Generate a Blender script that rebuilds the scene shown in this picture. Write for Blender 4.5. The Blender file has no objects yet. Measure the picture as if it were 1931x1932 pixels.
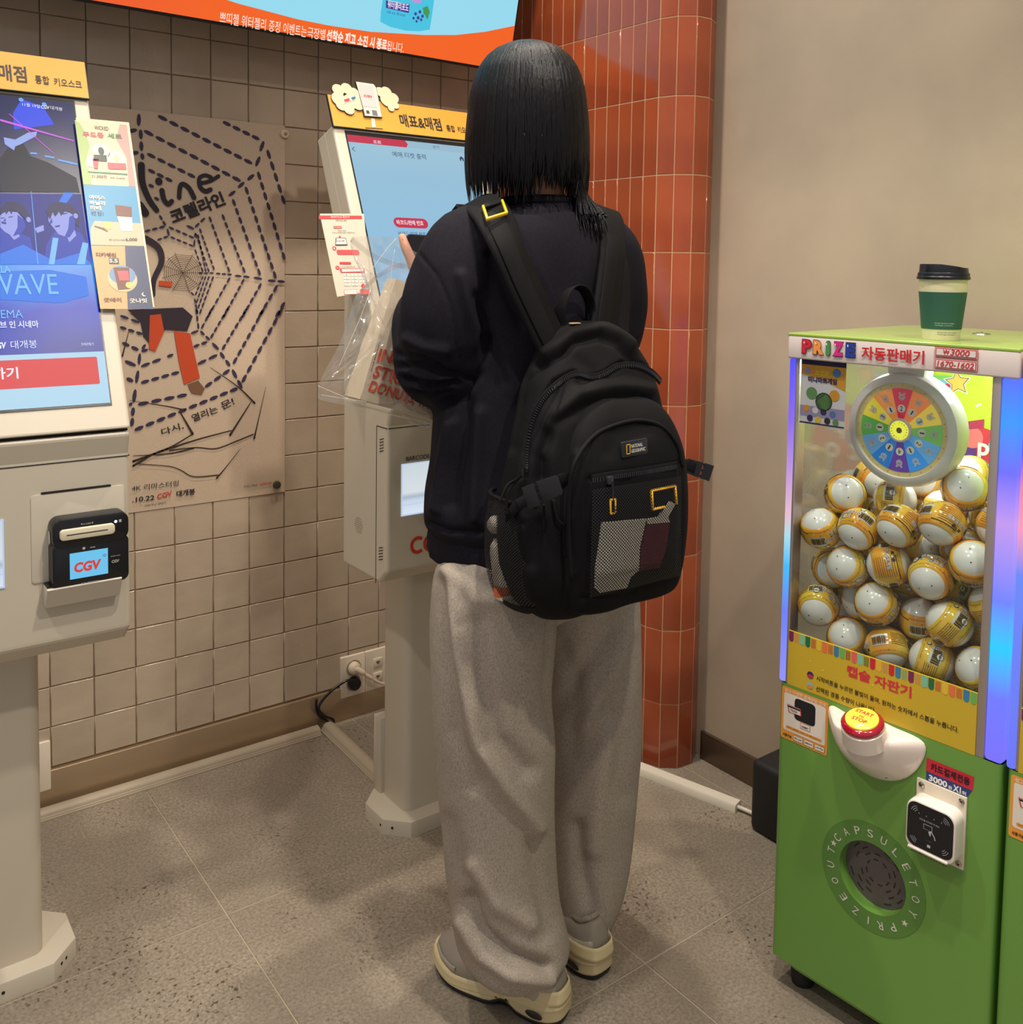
import bpy, bmesh, math, random
from mathutils import Vector, Matrix, noise
PI = math.pi
random.seed(7)
SC = bpy.context.scene
COL = SC.collection

# ------------------------------------------------------------------ camera
# the image is 1931 x 1932; focal length and principal point come from the tile grid
FPX, PPX, PPY = 1789.42, 964.24, 615.19
CAM = Vector((-1.16143, -2.44671, 1.33172))
RX = Vector((0.79989332, -0.59994948, 0.01520812))      # image right in the world
RY = Vector((-0.02538843, -0.059146, -0.99792644))      # image down
RZ = Vector((0.59960495, 0.79784859, -0.06254227))      # forward
cam_d = bpy.data.cameras.new('camera')
cam = bpy.data.objects.new('camera', cam_d)
COL.objects.link(cam)
cam.matrix_world = Matrix(((RX.x, -RY.x, -RZ.x, CAM.x), (RX.y, -RY.y, -RZ.y, CAM.y), (RX.z, -RY.z, -RZ.z, CAM.z), (0, 0, 0, 1)))
cam_d.sensor_fit = 'HORIZONTAL'
cam_d.sensor_width = 36
cam_d.lens = FPX / 1931 * 36
cam_d.shift_x = (965.5 - PPX) / 1931
cam_d.shift_y = (PPY - 966) / 1931
cam_d.clip_start = 0.05
SC.camera = cam

# ------------------------------------------------------------------ light
w = bpy.data.worlds.new('world')
SC.world = w
w.use_nodes = True
w.node_tree.nodes['Background'].inputs[0].default_value = (0.79, 0.77, 0.79, 1)
w.node_tree.nodes['Background'].inputs[1].default_value = 0.36
SC.view_settings.view_transform = 'Standard'
SC.view_settings.look = 'None'
SC.view_settings.exposure = 0.36
SC.view_settings.gamma = 1
SC.view_settings.use_curve_mapping = False

def lamp(name, loc, aim, power, col, size=0.05, angle=90, blend=0.5):
    d = bpy.data.lights.new(name, 'SPOT')
    d.energy = power; d.color = col; d.shadow_soft_size = size
    d.spot_size = math.radians(angle); d.spot_blend = blend
    o = bpy.data.objects.new(name, d); COL.objects.link(o)
    o.location = loc
    o.rotation_euler = (Vector(aim) - Vector(loc)).to_track_quat('-Z', 'Y').to_euler()
    return o
WARM = (1.0, 0.89, 0.76)
WHITE = (1.0, 0.92, 0.83)
lamp('ceiling_spot_wash', (0.20, -0.72, 3.40), (0.15, -0.30, 0), 84, WARM, 0.03, 105, 0.6)
lamp('ceiling_spot_left', (-0.75, -0.76, 3.40), (-0.75, -0.35, 0), 76, WARM, 0.03, 105, 0.6)
lamp('ceiling_spot_front', (-0.35, -1.75, 2.95), (-0.25, -1.3, 0), 66, WHITE, 0.04, 84, 0.35)
lamp('ceiling_spot_right', (-0.25, -2.5, 2.95), (0.55, -1.5, 0.6), 67, WARM, 0.04, 100, 0.6)
lamp('ceiling_spot_far', (-1.7, -1.5, 2.95), (-1.0, -1.0, 0), 46, WHITE, 0.04, 90, 0.5)

# ------------------------------------------------------------------ helpers
def ray(x, y):
    return RX * ((x - PPX) / FPX) + RY * ((y - PPY) / FPX) + RZ
def atz(x, y, z):
    d = ray(x, y); return CAM + d * ((z - CAM.z) / d.z)
def aty(x, y, Y):
    d = ray(x, y); return CAM + d * ((Y - CAM.y) / d.y)
def atx(x, y, X):
    d = ray(x, y); return CAM + d * ((X - CAM.x) / d.x)

def S(r, g, b, a=1.0):
    def f(c):
        c /= 255.0
        return c / 12.92 if c <= 0.04045 else ((c + 0.055) / 1.055) ** 2.4
    return (f(r), f(g), f(b), a)

class Fr:                                   # a flat frame: point = O + u*U + v*V + n*N
    def __init__(s, O, U, V):
        s.O = Vector(O); s.U = Vector(U).normalized(); s.V = Vector(V).normalized(); s.N = s.U.cross(s.V).normalized()
    def p(s, u, v, n=0.0):
        return s.O + s.U * u + s.V * v + s.N * n
    def px(s, x, y, n=0.0):                 # where a line of sight meets the plane
        d = ray(x, y); o = s.O + s.N * n
        t = (o - CAM).dot(s.N) / d.dot(s.N)
        P = CAM + d * t - s.O
        return (P.dot(s.U), P.dot(s.V))
    def sub(s, u, v, n=0.0, rot=0.0):
        c, k = math.cos(rot), math.sin(rot)
        return Fr(s.p(u, v, n), s.U * c + s.V * k, s.V * c - s.U * k)

ORG = {}
class MB:
    def __init__(s):
        s.v = []; s.f = []; s.m = []; s.s = []
    def add(s, vs, fs, mat=0, smooth=False):
        b = len(s.v)
        s.v += [Vector(p) for p in vs]
        for f in fs:
            s.f.append([b + i for i in f]); s.m.append(mat); s.s.append(smooth)
    def bm(s, bm_, mat=0, smooth=False, fr=None):
        bm_.verts.index_update()
        vs = [fr.p(*v.co) if fr else v.co.copy() for v in bm_.verts]
        s.add(vs, [[v.index for v in f.verts] for f in bm_.faces], mat, smooth)
        bm_.free()
    def box(s, c, d, bev=0.0, mat=0, fr=None, seg=2, smooth=False):
        b = bmesh.new()
        bmesh.ops.create_cube(b, size=1)
        for v in b.verts: v.co = Vector((v.co.x * d[0] + c[0], v.co.y * d[1] + c[1], v.co.z * d[2] + c[2]))
        if bev: bmesh.ops.bevel(b, geom=b.edges[:], offset=bev, segments=seg, profile=0.5, affect='EDGES')
        s.bm(b, mat, smooth or bev > 0, fr)
    def prism(s, poly, fr, n0, n1, mat=0, bev=0.0, smooth=False):
        b = bmesh.new()
        vs = [b.verts.new((u, v, n0)) for u, v in poly]
        f = b.faces.new(vs)
        r = bmesh.ops.extrude_face_region(b, geom=[f])
        top = [g for g in r['geom'] if isinstance(g, bmesh.types.BMVert)]
        for v in top: v.co.z = n1
        bmesh.ops.recalc_face_normals(b, faces=b.faces[:])
        if bev:
            tf = [g for g in r['geom'] if isinstance(g, bmesh.types.BMFace)][0]
            bmesh.ops.bevel(b, geom=list(tf.edges), offset=bev, segments=2, profile=0.5, affect='EDGES')
        s.bm(b, mat, smooth, fr)
    def flat(s, poly, fr, n=0.0, mat=0):
        vs = [fr.p(u, v, n) for u, v in poly]
        s.add(vs, [list(range(len(vs)))], mat)
    def rect(s, fr, u0, v0, u1, v1, n=0.0, mat=0):
        s.flat([(u0, v0), (u1, v0), (u1, v1), (u0, v1)], fr, n, mat)
    def disc(s, fr, u, v, r, n=0.0, mat=0, k=24, ry=None, rot=0.0):
        ry = ry or r
        P = []
        for i in range(k):
            a = 2 * PI * i / k; x = r * math.cos(a); y = ry * math.sin(a)
            P.append((u + x * math.cos(rot) - y * math.sin(rot), v + x * math.sin(rot) + y * math.cos(rot)))
        s.flat(P, fr, n, mat)
    def lathe(s, fr, prof, k=32, mat=0, smooth=True, cap=True):   # prof: (radius, height along N)
        vs = []; fs = []
        for r, h in prof:
            for i in range(k):
                a = 2 * PI * i / k; vs.append(fr.p(r * math.cos(a), r * math.sin(a), h))
        for j in range(len(prof) - 1):
            for i in range(k):
                fs.append([j * k + i, j * k + (i + 1) % k, (j + 1) * k + (i + 1) % k, (j + 1) * k + i])
        s.add(vs, fs, mat, smooth)
        if cap:
            n = len(prof)
            b = len(s.v) - len(vs)
            s.f.append([b + i for i in range(k)][::-1]); s.m.append(mat); s.s.append(False)
            s.f.append([b + (n - 1) * k + i for i in range(k)]); s.m.append(mat); s.s.append(False)
    def tube(s, pts, rad, k=10, mat=0, flatten=1.0, cap=True):
        pts = [Vector(p) for p in pts]
        n = len(pts)
        if not isinstance(rad, (list, tuple)): rad = [rad] * n
        rings = []; up = Vector((0, 0, 1)); prev = None
        for i, p in enumerate(pts):
            t = (pts[min(i + 1, n - 1)] - pts[max(i - 1, 0)]).normalized()
            if prev is None:
                a = up if abs(t.z) < 0.9 else Vector((1, 0, 0))
                x = t.cross(a).normalized()
            else:
                x = (prev - t * prev.dot(t)).normalized()
            prev = x
            y = t.cross(x).normalized()
            rings.append([p + x * (rad[i] * math.cos(2 * PI * j / k)) + y * (rad[i] * flatten * math.sin(2 * PI * j / k)) for j in range(k)])
        s.loft(rings, mat, True, cap)
    def loft(s, rings, mat=0, smooth=True, cap=True, closed=True):
        k = len(rings[0]); vs = [p for r in rings for p in r]; fs = []
        for j in range(len(rings) - 1):
            for i in range(k if closed else k - 1):
                i2 = (i + 1) % k
                fs.append([j * k + i, j * k + i2, (j + 1) * k + i2, (j + 1) * k + i])
        if cap and closed:
            fs.append(list(range(k))[::-1]); fs.append([(len(rings) - 1) * k + i for i in range(k)])
        s.add(vs, fs, mat, smooth)
    def ribbon(s, pts, widths, side, thick, mat=0):       # a flat strap: side = lateral vector per point
        rings = []
        for i, p in enumerate(pts):
            p = Vector(p)
            t = (Vector(pts[min(i + 1, len(pts) - 1)]) - Vector(pts[max(i - 1, 0)])).normalized()
            sd = Vector(side[i] if isinstance(side, list) else side)
            sd = (sd - t * sd.dot(t)).normalized()
            nn = t.cross(sd).normalized()
            wd = widths[i] if isinstance(widths, (list, tuple)) else widths
            h = thick / 2; q = wd / 2; e = min(h, q) * 0.7
            rings.append([p + sd * a + nn * b for a, b in ((-q, -h + e), (-q + e, -h), (q - e, -h), (q, -h + e), (q, h - e), (q - e, h), (-q + e, h), (-q, h - e))])
        s.loft(rings, mat, True, True)
    def txt(s, string, fr, u0, v0, wd, ht, n=0.0, mat=0, bold=0.0, shear=0.0, rot=0.0, keep=False):
        vs, fs, (x0, y0, x1, y1) = glyphs(string, bold, shear)
        sx = wd / max(x1 - x0, 1e-6); sy = ht / max(y1 - y0, 1e-6)
        if keep: sx = sy = min(sx, sy)
        c, k = math.cos(rot), math.sin(rot)
        P = []
        for x, y in vs:
            a = (x - x0) * sx; b = (y - y0) * sy
            P.append(fr.p(u0 + a * c - b * k, v0 + a * k + b * c, n))
        s.add(P, fs, mat)
    def build(s, name, mats, parent=None, loc=None, sharp=None, local=False, recalc=False):
        if not isinstance(mats, (list, tuple)): mats = [mats]
        if parent is not None:
            o0 = Vector((0, 0, 0)) if local else ORG.get(parent.name, Vector((0, 0, 0)))
        elif loc is not None: o0 = Vector(loc)
        else:
            xs = [p.x for p in s.v]; ys = [p.y for p in s.v]; zs = [p.z for p in s.v]
            o0 = Vector(((min(xs) + max(xs)) / 2, (min(ys) + max(ys)) / 2, min(zs)))
        me = bpy.data.meshes.new(name)
        me.from_pydata([tuple(p - o0) for p in s.v], [], s.f)
        for m in mats: me.materials.append(m)
        me.polygons.foreach_set('material_index', s.m)
        me.polygons.foreach_set('use_smooth', s.s)
        me.update()
        if recalc:
            b = bmesh.new(); b.from_mesh(me); bmesh.ops.recalc_face_normals(b, faces=b.faces[:]); b.to_mesh(me); b.free()
        if sharp is not None:
            me.set_sharp_from_angle(angle=math.radians(sharp))
        o = bpy.data.objects.new(name, me)
        COL.objects.link(o)
        if parent is None: o.location = o0
        else: o.parent = parent
        ORG[o.name] = o0 if not local else Vector((0, 0, 0))
        return o

GC = {}
def glyphs(string, bold, shear):
    k = (string, bold, shear)
    if k in GC: return GC[k]
    cu = bpy.data.curves.new('lettering', 'FONT')
    cu.body = string; cu.size = 1.0; cu.resolution_u = 3; cu.offset = bold; cu.shear = shear
    o = bpy.data.objects.new('lettering', cu)
    me = bpy.data.meshes.new_from_object(o)
    vs = [(v.co.x, v.co.y) for v in me.vertices]
    fs = [list(p.vertices) for p in me.polygons]
    bpy.data.meshes.remove(me); bpy.data.objects.remove(o); bpy.data.curves.remove(cu)
    if not vs: vs = [(0, 0)]; fs = []
    xs = [a for a, b in vs]; ys = [b for a, b in vs]
    GC[k] = (vs, fs, (min(xs), min(ys), max(xs), max(ys)))
    return GC[k]

glyphs('₩≈▼가개거게결경고관굿극금급기나내네누는능니닐다대데도돌동된됩두드등디떼뜨띠라람량런렐력료르를릅리링마매며면모몬무문미바방배버번법벤별보봉불브빛쁘사삼상서선성세소수순숫쉽슐스시신심아안양에열예오옵요용우워원월을음의이인일임입잇자작장재전점정제젤조종주증진착체첼출치칭카캔캡켓코콤크키택터토톱통트튼티판페포표품하한합해호회', 0.0, 0.0)
def tag(o, label=None, cat=None, group=None, kind=None):
    if label: o['label'] = label
    if cat: o['category'] = cat
    if group: o['group'] = group
    if kind: o['kind'] = kind
    return o
def thing(name, label, cat, loc=(0, 0, 0), group=None):
    o = bpy.data.objects.new(name, None)
    o.empty_display_size = 0.05
    COL.objects.link(o); o.location = loc
    ORG[o.name] = Vector(loc)
    return tag(o, label, cat, group)

def rrect(w_, h_, r, k=5, cx=0.0, cy=0.0):
    P = []
    for sx, sy, a0 in ((1, 1, 0), (-1, 1, 90), (-1, -1, 180), (1, -1, 270)):
        for i in range(k + 1):
            a = math.radians(a0 + 90 * i / k)
            P.append((cx + sx * (w_ / 2 - r) + r * math.cos(a), cy + sy * (h_ / 2 - r) + r * math.sin(a)))
    return P
def catmull(P, n):
    P = [Vector(p) for p in P]; out = []
    for i in range(len(P) - 1):
        p0 = P[max(i - 1, 0)]; p1 = P[i]; p2 = P[i + 1]; p3 = P[min(i + 2, len(P) - 1)]
        for j in range(n):
            t = j / n
            out.append(0.5 * ((2 * p1) + (p2 - p0) * t + (2 * p0 - 5 * p1 + 4 * p2 - p3) * t * t + (3 * p1 - p0 - 3 * p2 + p3) * t ** 3))
    out.append(P[-1]); return out

# ------------------------------------------------------------------ materials
def mat(name, col, rough=0.5, metal=0.0, bump=0.0, bscale=50.0, var=0.0, vscale=8.0, emit=0.0, ecol=None, coat=0.0, spec=None,
        trans=0.0, alpha=None, col2=None, stretch=None, detail=4.0, objvar=0.0, sheen=0.0, bdist=0.002, rvar=0.0):
    m = bpy.data.materials.new(name); m.use_nodes = True
    nt = m.node_tree; b = nt.nodes['Principled BSDF']; L = nt.links
    b.inputs['Base Color'].default_value = col
    b.inputs['Roughness'].default_value = rough
    b.inputs['Metallic'].default_value = metal
    if spec is not None: b.inputs['Specular IOR Level'].default_value = spec
    if coat: b.inputs['Coat Weight'].default_value = coat; b.inputs['Coat Roughness'].default_value = 0.08
    if sheen: b.inputs['Sheen Weight'].default_value = sheen
    if trans: b.inputs['Transmission Weight'].default_value = trans
    if alpha is not None: b.inputs['Alpha'].default_value = alpha
    if emit: b.inputs['Emission Color'].default_value = ecol or col; b.inputs['Emission Strength'].default_value = emit
    vec = None
    if bump or var or rvar:
        tc = nt.nodes.new('ShaderNodeTexCoord'); vec = tc.outputs['Object']
        if stretch:
            mp = nt.nodes.new('ShaderNodeMapping'); mp.inputs['Scale'].default_value = stretch
            L.new(vec, mp.inputs[0]); vec = mp.outputs[0]
    if var:
        n = nt.nodes.new('ShaderNodeTexNoise'); n.inputs['Scale'].default_value = vscale; n.inputs['Detail'].default_value = detail
        L.new(vec, n.inputs['Vector'])
        r = nt.nodes.new('ShaderNodeMapRange'); r.inputs[1].default_value = 0.3; r.inputs[2].default_value = 0.7
        L.new(n.outputs[0], r.inputs[0])
        mx = nt.nodes.new('ShaderNodeMix'); mx.data_type = 'RGBA'
        c2 = col2 or tuple(c * (1 - var) for c in col[:3]) + (1,)
        mx.inputs[6].default_value = col; mx.inputs[7].default_value = c2
        L.new(r.outputs[0], mx.inputs[0]); cur = mx.outputs[2]
        L.new(cur, b.inputs['Base Color'])
    if objvar:
        oi = nt.nodes.new('ShaderNodeObjectInfo')
        hs = nt.nodes.new('ShaderNodeHueSaturation')
        r2 = nt.nodes.new('ShaderNodeMapRange'); r2.inputs[3].default_value = 1 - objvar; r2.inputs[4].default_value = 1 + objvar
        L.new(oi.outputs['Random'], r2.inputs[0]); L.new(r2.outputs[0], hs.inputs['Value'])
        if var: L.new(cur, hs.inputs['Color'])
        else: hs.inputs['Color'].default_value = col
        L.new(hs.outputs[0], b.inputs['Base Color'])
    if bump:
        n2 = nt.nodes.new('ShaderNodeTexNoise'); n2.inputs['Scale'].default_value = bscale; n2.inputs['Detail'].default_value = 3
        L.new(vec, n2.inputs['Vector'])
        bp = nt.nodes.new('ShaderNodeBump'); bp.inputs['Strength'].default_value = bump; bp.inputs['Distance'].default_value = bdist
        L.new(n2.outputs[0], bp.inputs['Height']); L.new(bp.outputs[0], b.inputs['Normal'])
    return m
MC = {}
EM = 0.76
def ink(r, g, b, rough=0.5, emit=0.0):
    k = (r, g, b, rough, emit)
    if k not in MC:
        MC[k] = mat('ink', S(r, g, b), rough, emit=emit * EM)
        if emit: MC[k].node_tree.nodes['Principled BSDF'].inputs['Base Color'].default_value = (0.01, 0.01, 0.01, 1); MC[k].node_tree.nodes['Principled BSDF'].inputs['Specular IOR Level'].default_value = 0.2
    return MC[k]
def glow(r, g, b, e=1.0, rough=0.4):
    return ink(r, g, b, rough, e)
def screen_mat(name, stops, axis='Y', scale=1.0, off=0.0, emit=1.0, wave=0.0):
    """emissive display with a soft gradient along one object axis"""
    m = bpy.data.materials.new(name); m.use_nodes = True; nt = m.node_tree; L = nt.links
    b = nt.nodes['Principled BSDF']; b.inputs['Base Color'].default_value = (0.01, 0.01, 0.01, 1); b.inputs['Roughness'].default_value = 0.3; b.inputs['Specular IOR Level'].default_value = 0.25
    tc = nt.nodes.new('ShaderNodeTexCoord'); sp = nt.nodes.new('ShaderNodeSeparateXYZ')
    L.new(tc.outputs['Object'], sp.inputs[0])
    ma = nt.nodes.new('ShaderNodeMath'); ma.operation = 'MULTIPLY_ADD'; ma.inputs[1].default_value = scale; ma.inputs[2].default_value = off
    L.new(sp.outputs['XYZ'.index(axis)], ma.inputs[0])
    src = ma.outputs[0]
    if wave:
        n = nt.nodes.new('ShaderNodeTexNoise'); n.inputs['Scale'].default_value = 6; n.inputs['Detail'].default_value = 2
        L.new(tc.outputs['Object'], n.inputs['Vector'])
        m2 = nt.nodes.new('ShaderNodeMath'); m2.operation = 'MULTIPLY_ADD'; m2.inputs[1].default_value = wave
        L.new(n.outputs[0], m2.inputs[0]); L.new(src, m2.inputs[2]); src = m2.outputs[0]
    cr = nt.nodes.new('ShaderNodeValToRGB')
    while len(cr.color_ramp.elements) < len(stops): cr.color_ramp.elements.new(0.5)
    for e, (p, c) in zip(cr.color_ramp.elements, stops): e.position = p; e.color = c
    L.new(src, cr.inputs[0]); L.new(cr.outputs[0], b.inputs['Emission Color'])
    b.inputs['Emission Strength'].default_value = emit * EM
    return m

M = {}
M['kiosk'] = mat('kiosk_paint', S(204, 194, 174), 0.42, bump=0.02, bscale=900)
M['black'] = mat('black_plastic', S(22, 22, 26), 0.28)
M['black_matte'] = mat('black_matte', S(26, 26, 28), 0.6, bump=0.05, bscale=500)
M['gap'] = mat('dark_gap', S(30, 27, 24), 0.8)
M['white'] = mat('white_plastic', S(228, 220, 206), 0.35)
M['plate'] = mat('socket_plastic', S(226, 214, 192), 0.35)
M['steel'] = mat('brushed_steel', S(176, 154, 124), 0.33, 0.55, bump=0.05, bscale=300, stretch=(0.02, 1, 1))
M['steel_dark'] = mat('brushed_steel_dark', S(120, 104, 88), 0.4, 0.8, bump=0.05, bscale=300, stretch=(0.02, 1, 1))
M['screw'] = mat('screw_metal', S(190, 180, 160), 0.3, 1.0)
# ================================================================== the setting
def tri_shade(o):
    return o
# --- floor: 600 mm tiles
fl = MB()
fl.box((-0.9, -1.8, -0.0242), (4.6, 4.4, 0.046))
M['grout'] = mat('floor_grout', S(176, 162, 138), 0.9)
floor = tag(fl.build('floor', M['grout'], loc=(0, 0, 0)), kind='structure')

def floor_mat():
    m = bpy.data.materials.new('stone_tile'); m.use_nodes = True; nt = m.node_tree; L = nt.links
    b = nt.nodes['Principled BSDF']
    g = nt.nodes.new('ShaderNodeNewGeometry')
    def nz(sc, det, rough=0.6):
        n = nt.nodes.new('ShaderNodeTexNoise'); n.inputs['Scale'].default_value = sc; n.inputs['Detail'].default_value = det
        n.inputs['Roughness'].default_value = rough; L.new(g.outputs['Position'], n.inputs['Vector']); return n.outputs[0]
    def rng(src, a, b_, c=0.0, d=1.0):
        r = nt.nodes.new('ShaderNodeMapRange'); r.inputs[1].default_value = a; r.inputs[2].default_value = b_
        r.inputs[3].default_value = c; r.inputs[4].default_value = d; L.new(src, r.inputs[0]); return r.outputs[0]
    def mixc(fac, c1, c2):
        x = nt.nodes.new('ShaderNodeMix'); x.data_type = 'RGBA'
        L.new(fac, x.inputs[0])
        for i, c in ((6, c1), (7, c2)):
            if isinstance(c, tuple): x.inputs[i].default_value = c
            else: L.new(c, x.inputs[i])
        return x.outputs[2]
    base = mixc(rng(nz(3.0, 5), 0.35, 0.65), S(168, 157, 141), S(139, 129, 115))
    fine = mixc(rng(nz(160, 3), 0.35, 0.7), base, S(120, 108, 90))
    # worn pits: small dark specks gathered in patches
    pit = nt.nodes.new('ShaderNodeMath'); pit.operation = 'MULTIPLY'
    L.new(rng(nz(95, 2, 0.5), 0.60, 0.66), pit.inputs[0]); L.new(rng(nz(4.0, 2), 0.5, 0.62), pit.inputs[1])
    c = mixc(pit.outputs[0], fine, S(84, 72, 56))
    oi = nt.nodes.new('ShaderNodeObjectInfo'); hs = nt.nodes.new('ShaderNodeHueSaturation')
    r2 = nt.nodes.new('ShaderNodeMapRange'); r2.inputs[3].default_value = 0.95; r2.inputs[4].default_value = 1.06
    L.new(oi.outputs['Random'], r2.inputs[0]); L.new(r2.outputs[0], hs.inputs['Value']); L.new(c, hs.inputs['Color'])
    L.new(hs.outputs[0], b.inputs['Base Color'])
    b.inputs['Roughness'].default_value = 0.48
    bp = nt.nodes.new('ShaderNodeBump'); bp.inputs['Strength'].default_value = 0.25; bp.inputs['Distance'].default_value = 0.002
    L.new(nz(60, 5), bp.inputs['Height']); L.new(bp.outputs[0], b.inputs['Normal'])
    return m
M['floor'] = floor_mat()
def tile_mesh(name, w_, h_, t, bev, m, wob=0.0, n=3, seed=0):
    """square tile lying in the x-y plane, origin at its centre, raised face toward +z"""
    rnd = random.Random(seed)
    b = MB(); g = []
    for j in range(n + 1):
        for i in range(n + 1):
            x = (i / n - 0.5) * (w_ - 2 * bev); y = (j / n - 0.5) * (h_ - 2 * bev)
            z = t + (rnd.uniform(-wob, wob) if 0 < i < n and 0 < j < n else rnd.uniform(-wob, wob) * 0.5)
            g.append((x, y, z))
    fs = []
    for j in range(n):
        for i in range(n):
            a = j * (n + 1) + i; fs.append([a, a + 1, a + n + 2, a + n + 1])
    b.add(g, fs, 0, True)
    edge = [i for i in range(n + 1)] + [(j + 1) * (n + 1) - 1 for j in range(1, n + 1)] + [n * (n + 1) + i for i in range(n - 1, -1, -1)] + [j * (n + 1) for j in range(n - 1, 0, -1)]
    up = [g[i] for i in edge]; q = len(up); low = []; mid = []
    for x, y, z in up:
        sx = w_ / (w_ - 2 * bev); sy = h_ / (h_ - 2 * bev)
        jx = rnd.uniform(-1, 1) * wob * 0.7; jy = rnd.uniform(-1, 1) * wob * 0.7
        mid.append((x * sx + jx, y * sy + jy, z - bev)); low.append((x * sx + jx, y * sy + jy, 0))
    b.add(up + mid + low, [[i, q + i, q + (i + 1) % q, (i + 1) % q] for i in range(q)] + [[q + i, 2 * q + i, 2 * q + (i + 1) % q, q + (i + 1) % q] for i in range(q)], 0, True)
    me = bpy.data.meshes.new(name); me.from_pydata([tuple(p) for p in b.v], [], b.f)
    me.polygons.foreach_set('use_smooth', b.s); me.materials.append(m); me.update()
    me.set_sharp_from_angle(angle=math.radians(60))
    return me
ft = tile_mesh('tile', 0.5972, 0.5972, 0.0035, 0.0007, M['floor'], 0, 2)
for i in range(-6, 3):
    for j in range(0, 7):
        o = bpy.data.objects.new('tile', ft); COL.objects.link(o); o.parent = floor
        o.location = (0.107 + 0.6 * i - 0.3, -0.02 - 0.6 * j - 0.3, -0.0035)
# narrow cut pieces against the tiled wall
cut = tile_mesh('tile', 0.5965, 0.016, 0.0035, 0.0007, M['floor'], 0, 1)
for i in range(-6, 2):
    o = bpy.data.objects.new('tile', cut); COL.objects.link(o); o.parent = floor
    o.location = (0.107 + 0.6 * i - 0.3, -0.0095, -0.0035)

# --- back wall with 100 mm glazed tiles
wb = MB()
wb.box((-0.85, 0.0535, 1.4), (4.2, 0.10, 2.8))
M['mortar'] = mat('wall_grout', S(146, 122, 96), 0.9)
wall_back = tag(wb.build('wall_back', M['mortar'], loc=(0, 0, 0)), kind='structure')
M['tile'] = mat('glazed_tile', S(192, 176, 153), 0.16, bump=0.30, bscale=26, var=1, vscale=6, col2=S(180, 163, 142), objvar=0.05, bdist=0.004, detail=3)
variants = [tile_mesh('tile', 0.0975, 0.0975, 0.0085, 0.0012, M['tile'], 0.0006, 3, seed=k) for k in range(10)]
rt = Matrix.Rotation(PI / 2, 4, 'X')          # tile face (+z) toward -y
rest = MB()
def hidden_tile(x, z):
    if z > 1.93: return True
    if -0.60 < x < -0.11 and 0.72 < z < 1.68: return True
    if x < -1.32: return True
    return False
vis = []
for i in range(-23, 7):
    for j in range(0, 27):
        x = i * 0.1 - 0.05; z = 0.1 + j * 0.1 + 0.05
        if x > 0.62: continue
        # how large the tile shows and whether something stands right in front of it
        P = Vector((x, 0, z)); d = P - CAM; cx = PPX + FPX * d.dot(RX) / d.dot(RZ); cy = PPY + FPX * d.dot(RY) / d.dot(RZ)
        front = (cx > 905 and cy > 60) or (cx < 150 and 150 < cy < 1230) or (655 < cx < 900 and 250 < cy < 1060) or (830 < cx) or cx < -40
        vis.append((1 if (hidden_tile(x, z) or front) else 0, -FPX / d.dot(RZ), x, z))
vis.sort()
for n_, (hid, sz, x, z) in enumerate(vis):
    k = random.randrange(10); rot = random.randrange(4)
    mw = Matrix.Translation((x, 0.008, z)) @ rt @ Matrix.Rotation(rot * PI / 2, 4, 'Z') @ Matrix.Rotation(random.uniform(-0.006, 0.006), 4, 'X') @ Matrix.Rotation(random.uniform(-0.006, 0.006), 4, 'Y')
    if n_ < 298 and not hid:
        o = bpy.data.objects.new('tile', variants[k]); COL.objects.link(o); o.parent = wall_back
        o.matrix_local = mw
    else:
        me = variants[k]
        rest.add([mw @ v.co for v in me.vertices], [list(p.vertices) for p in me.polygons], 0, True)
ct = tile_mesh('tile', 0.0275, 0.0975, 0.0085, 0.0012, M['tile'], 0.0004, 2, seed=3)
for j in range(0, 27): rest.add([Matrix.Translation((0.6155, 0.008, 0.15 + 0.1 * j)) @ rt @ v.co for v in ct.vertices], [list(p.vertices) for p in ct.polygons], 0, True)
o = rest.build('tiles', M['tile'], wall_back); o['kind'] = 'stuff'; o.data.set_sharp_from_angle(angle=math.radians(60))

bs = MB()
bs.box((-0.85, -0.0005, 0.048), (4.2, 0.017, 0.096), 0.001)
tag(bs.build('baseboard_back', M['steel']), kind='structure')

# --- terracotta clad wall end, 50 x 200 mm tiles, rounded end
VERT = [(0.63, 0.0), (0.63, -0.683), (0.645, -0.731), (0.683, -0.762), (0.732, -0.767), (0.775, -0.745)]
wc = MB()
base = Fr((0, 0, 0), (1, 0, 0), (0, 1, 0))
core = [(0.6312, 0.0), (0.6312, -0.6825), (0.6462, -0.7300), (0.6835, -0.7606), (0.7317, -0.7655), (0.7740, -0.7440), (0.781, -0.735), (0.781, 0)]
wc.prism(core, base, 0.0, 2.8)
M['tgrout'] = mat('pale_grout', S(206, 168, 132), 0.85)
wall_center = tag(wc.build('wall_center', M['tgrout'], loc=(0, 0, 0)), kind='structure')
M['terra'] = mat('terracotta_glaze', S(172, 84, 48), 0.12, bump=0.05, bscale=9, var=1, vscale=5, col2=S(146, 66, 40), objvar=0.10, coat=0.3, bdist=0.003)
facets = []
ncol = 14
for i in range(ncol):
    y0 = -0.683 + i * 0.0488; facets.append(((0.63, y0 + 0.0488), (0.63, y0)))
for a, b in zip(VERT[1:], VERT[2:]): facets.append((a, b))
TV = {}
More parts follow.
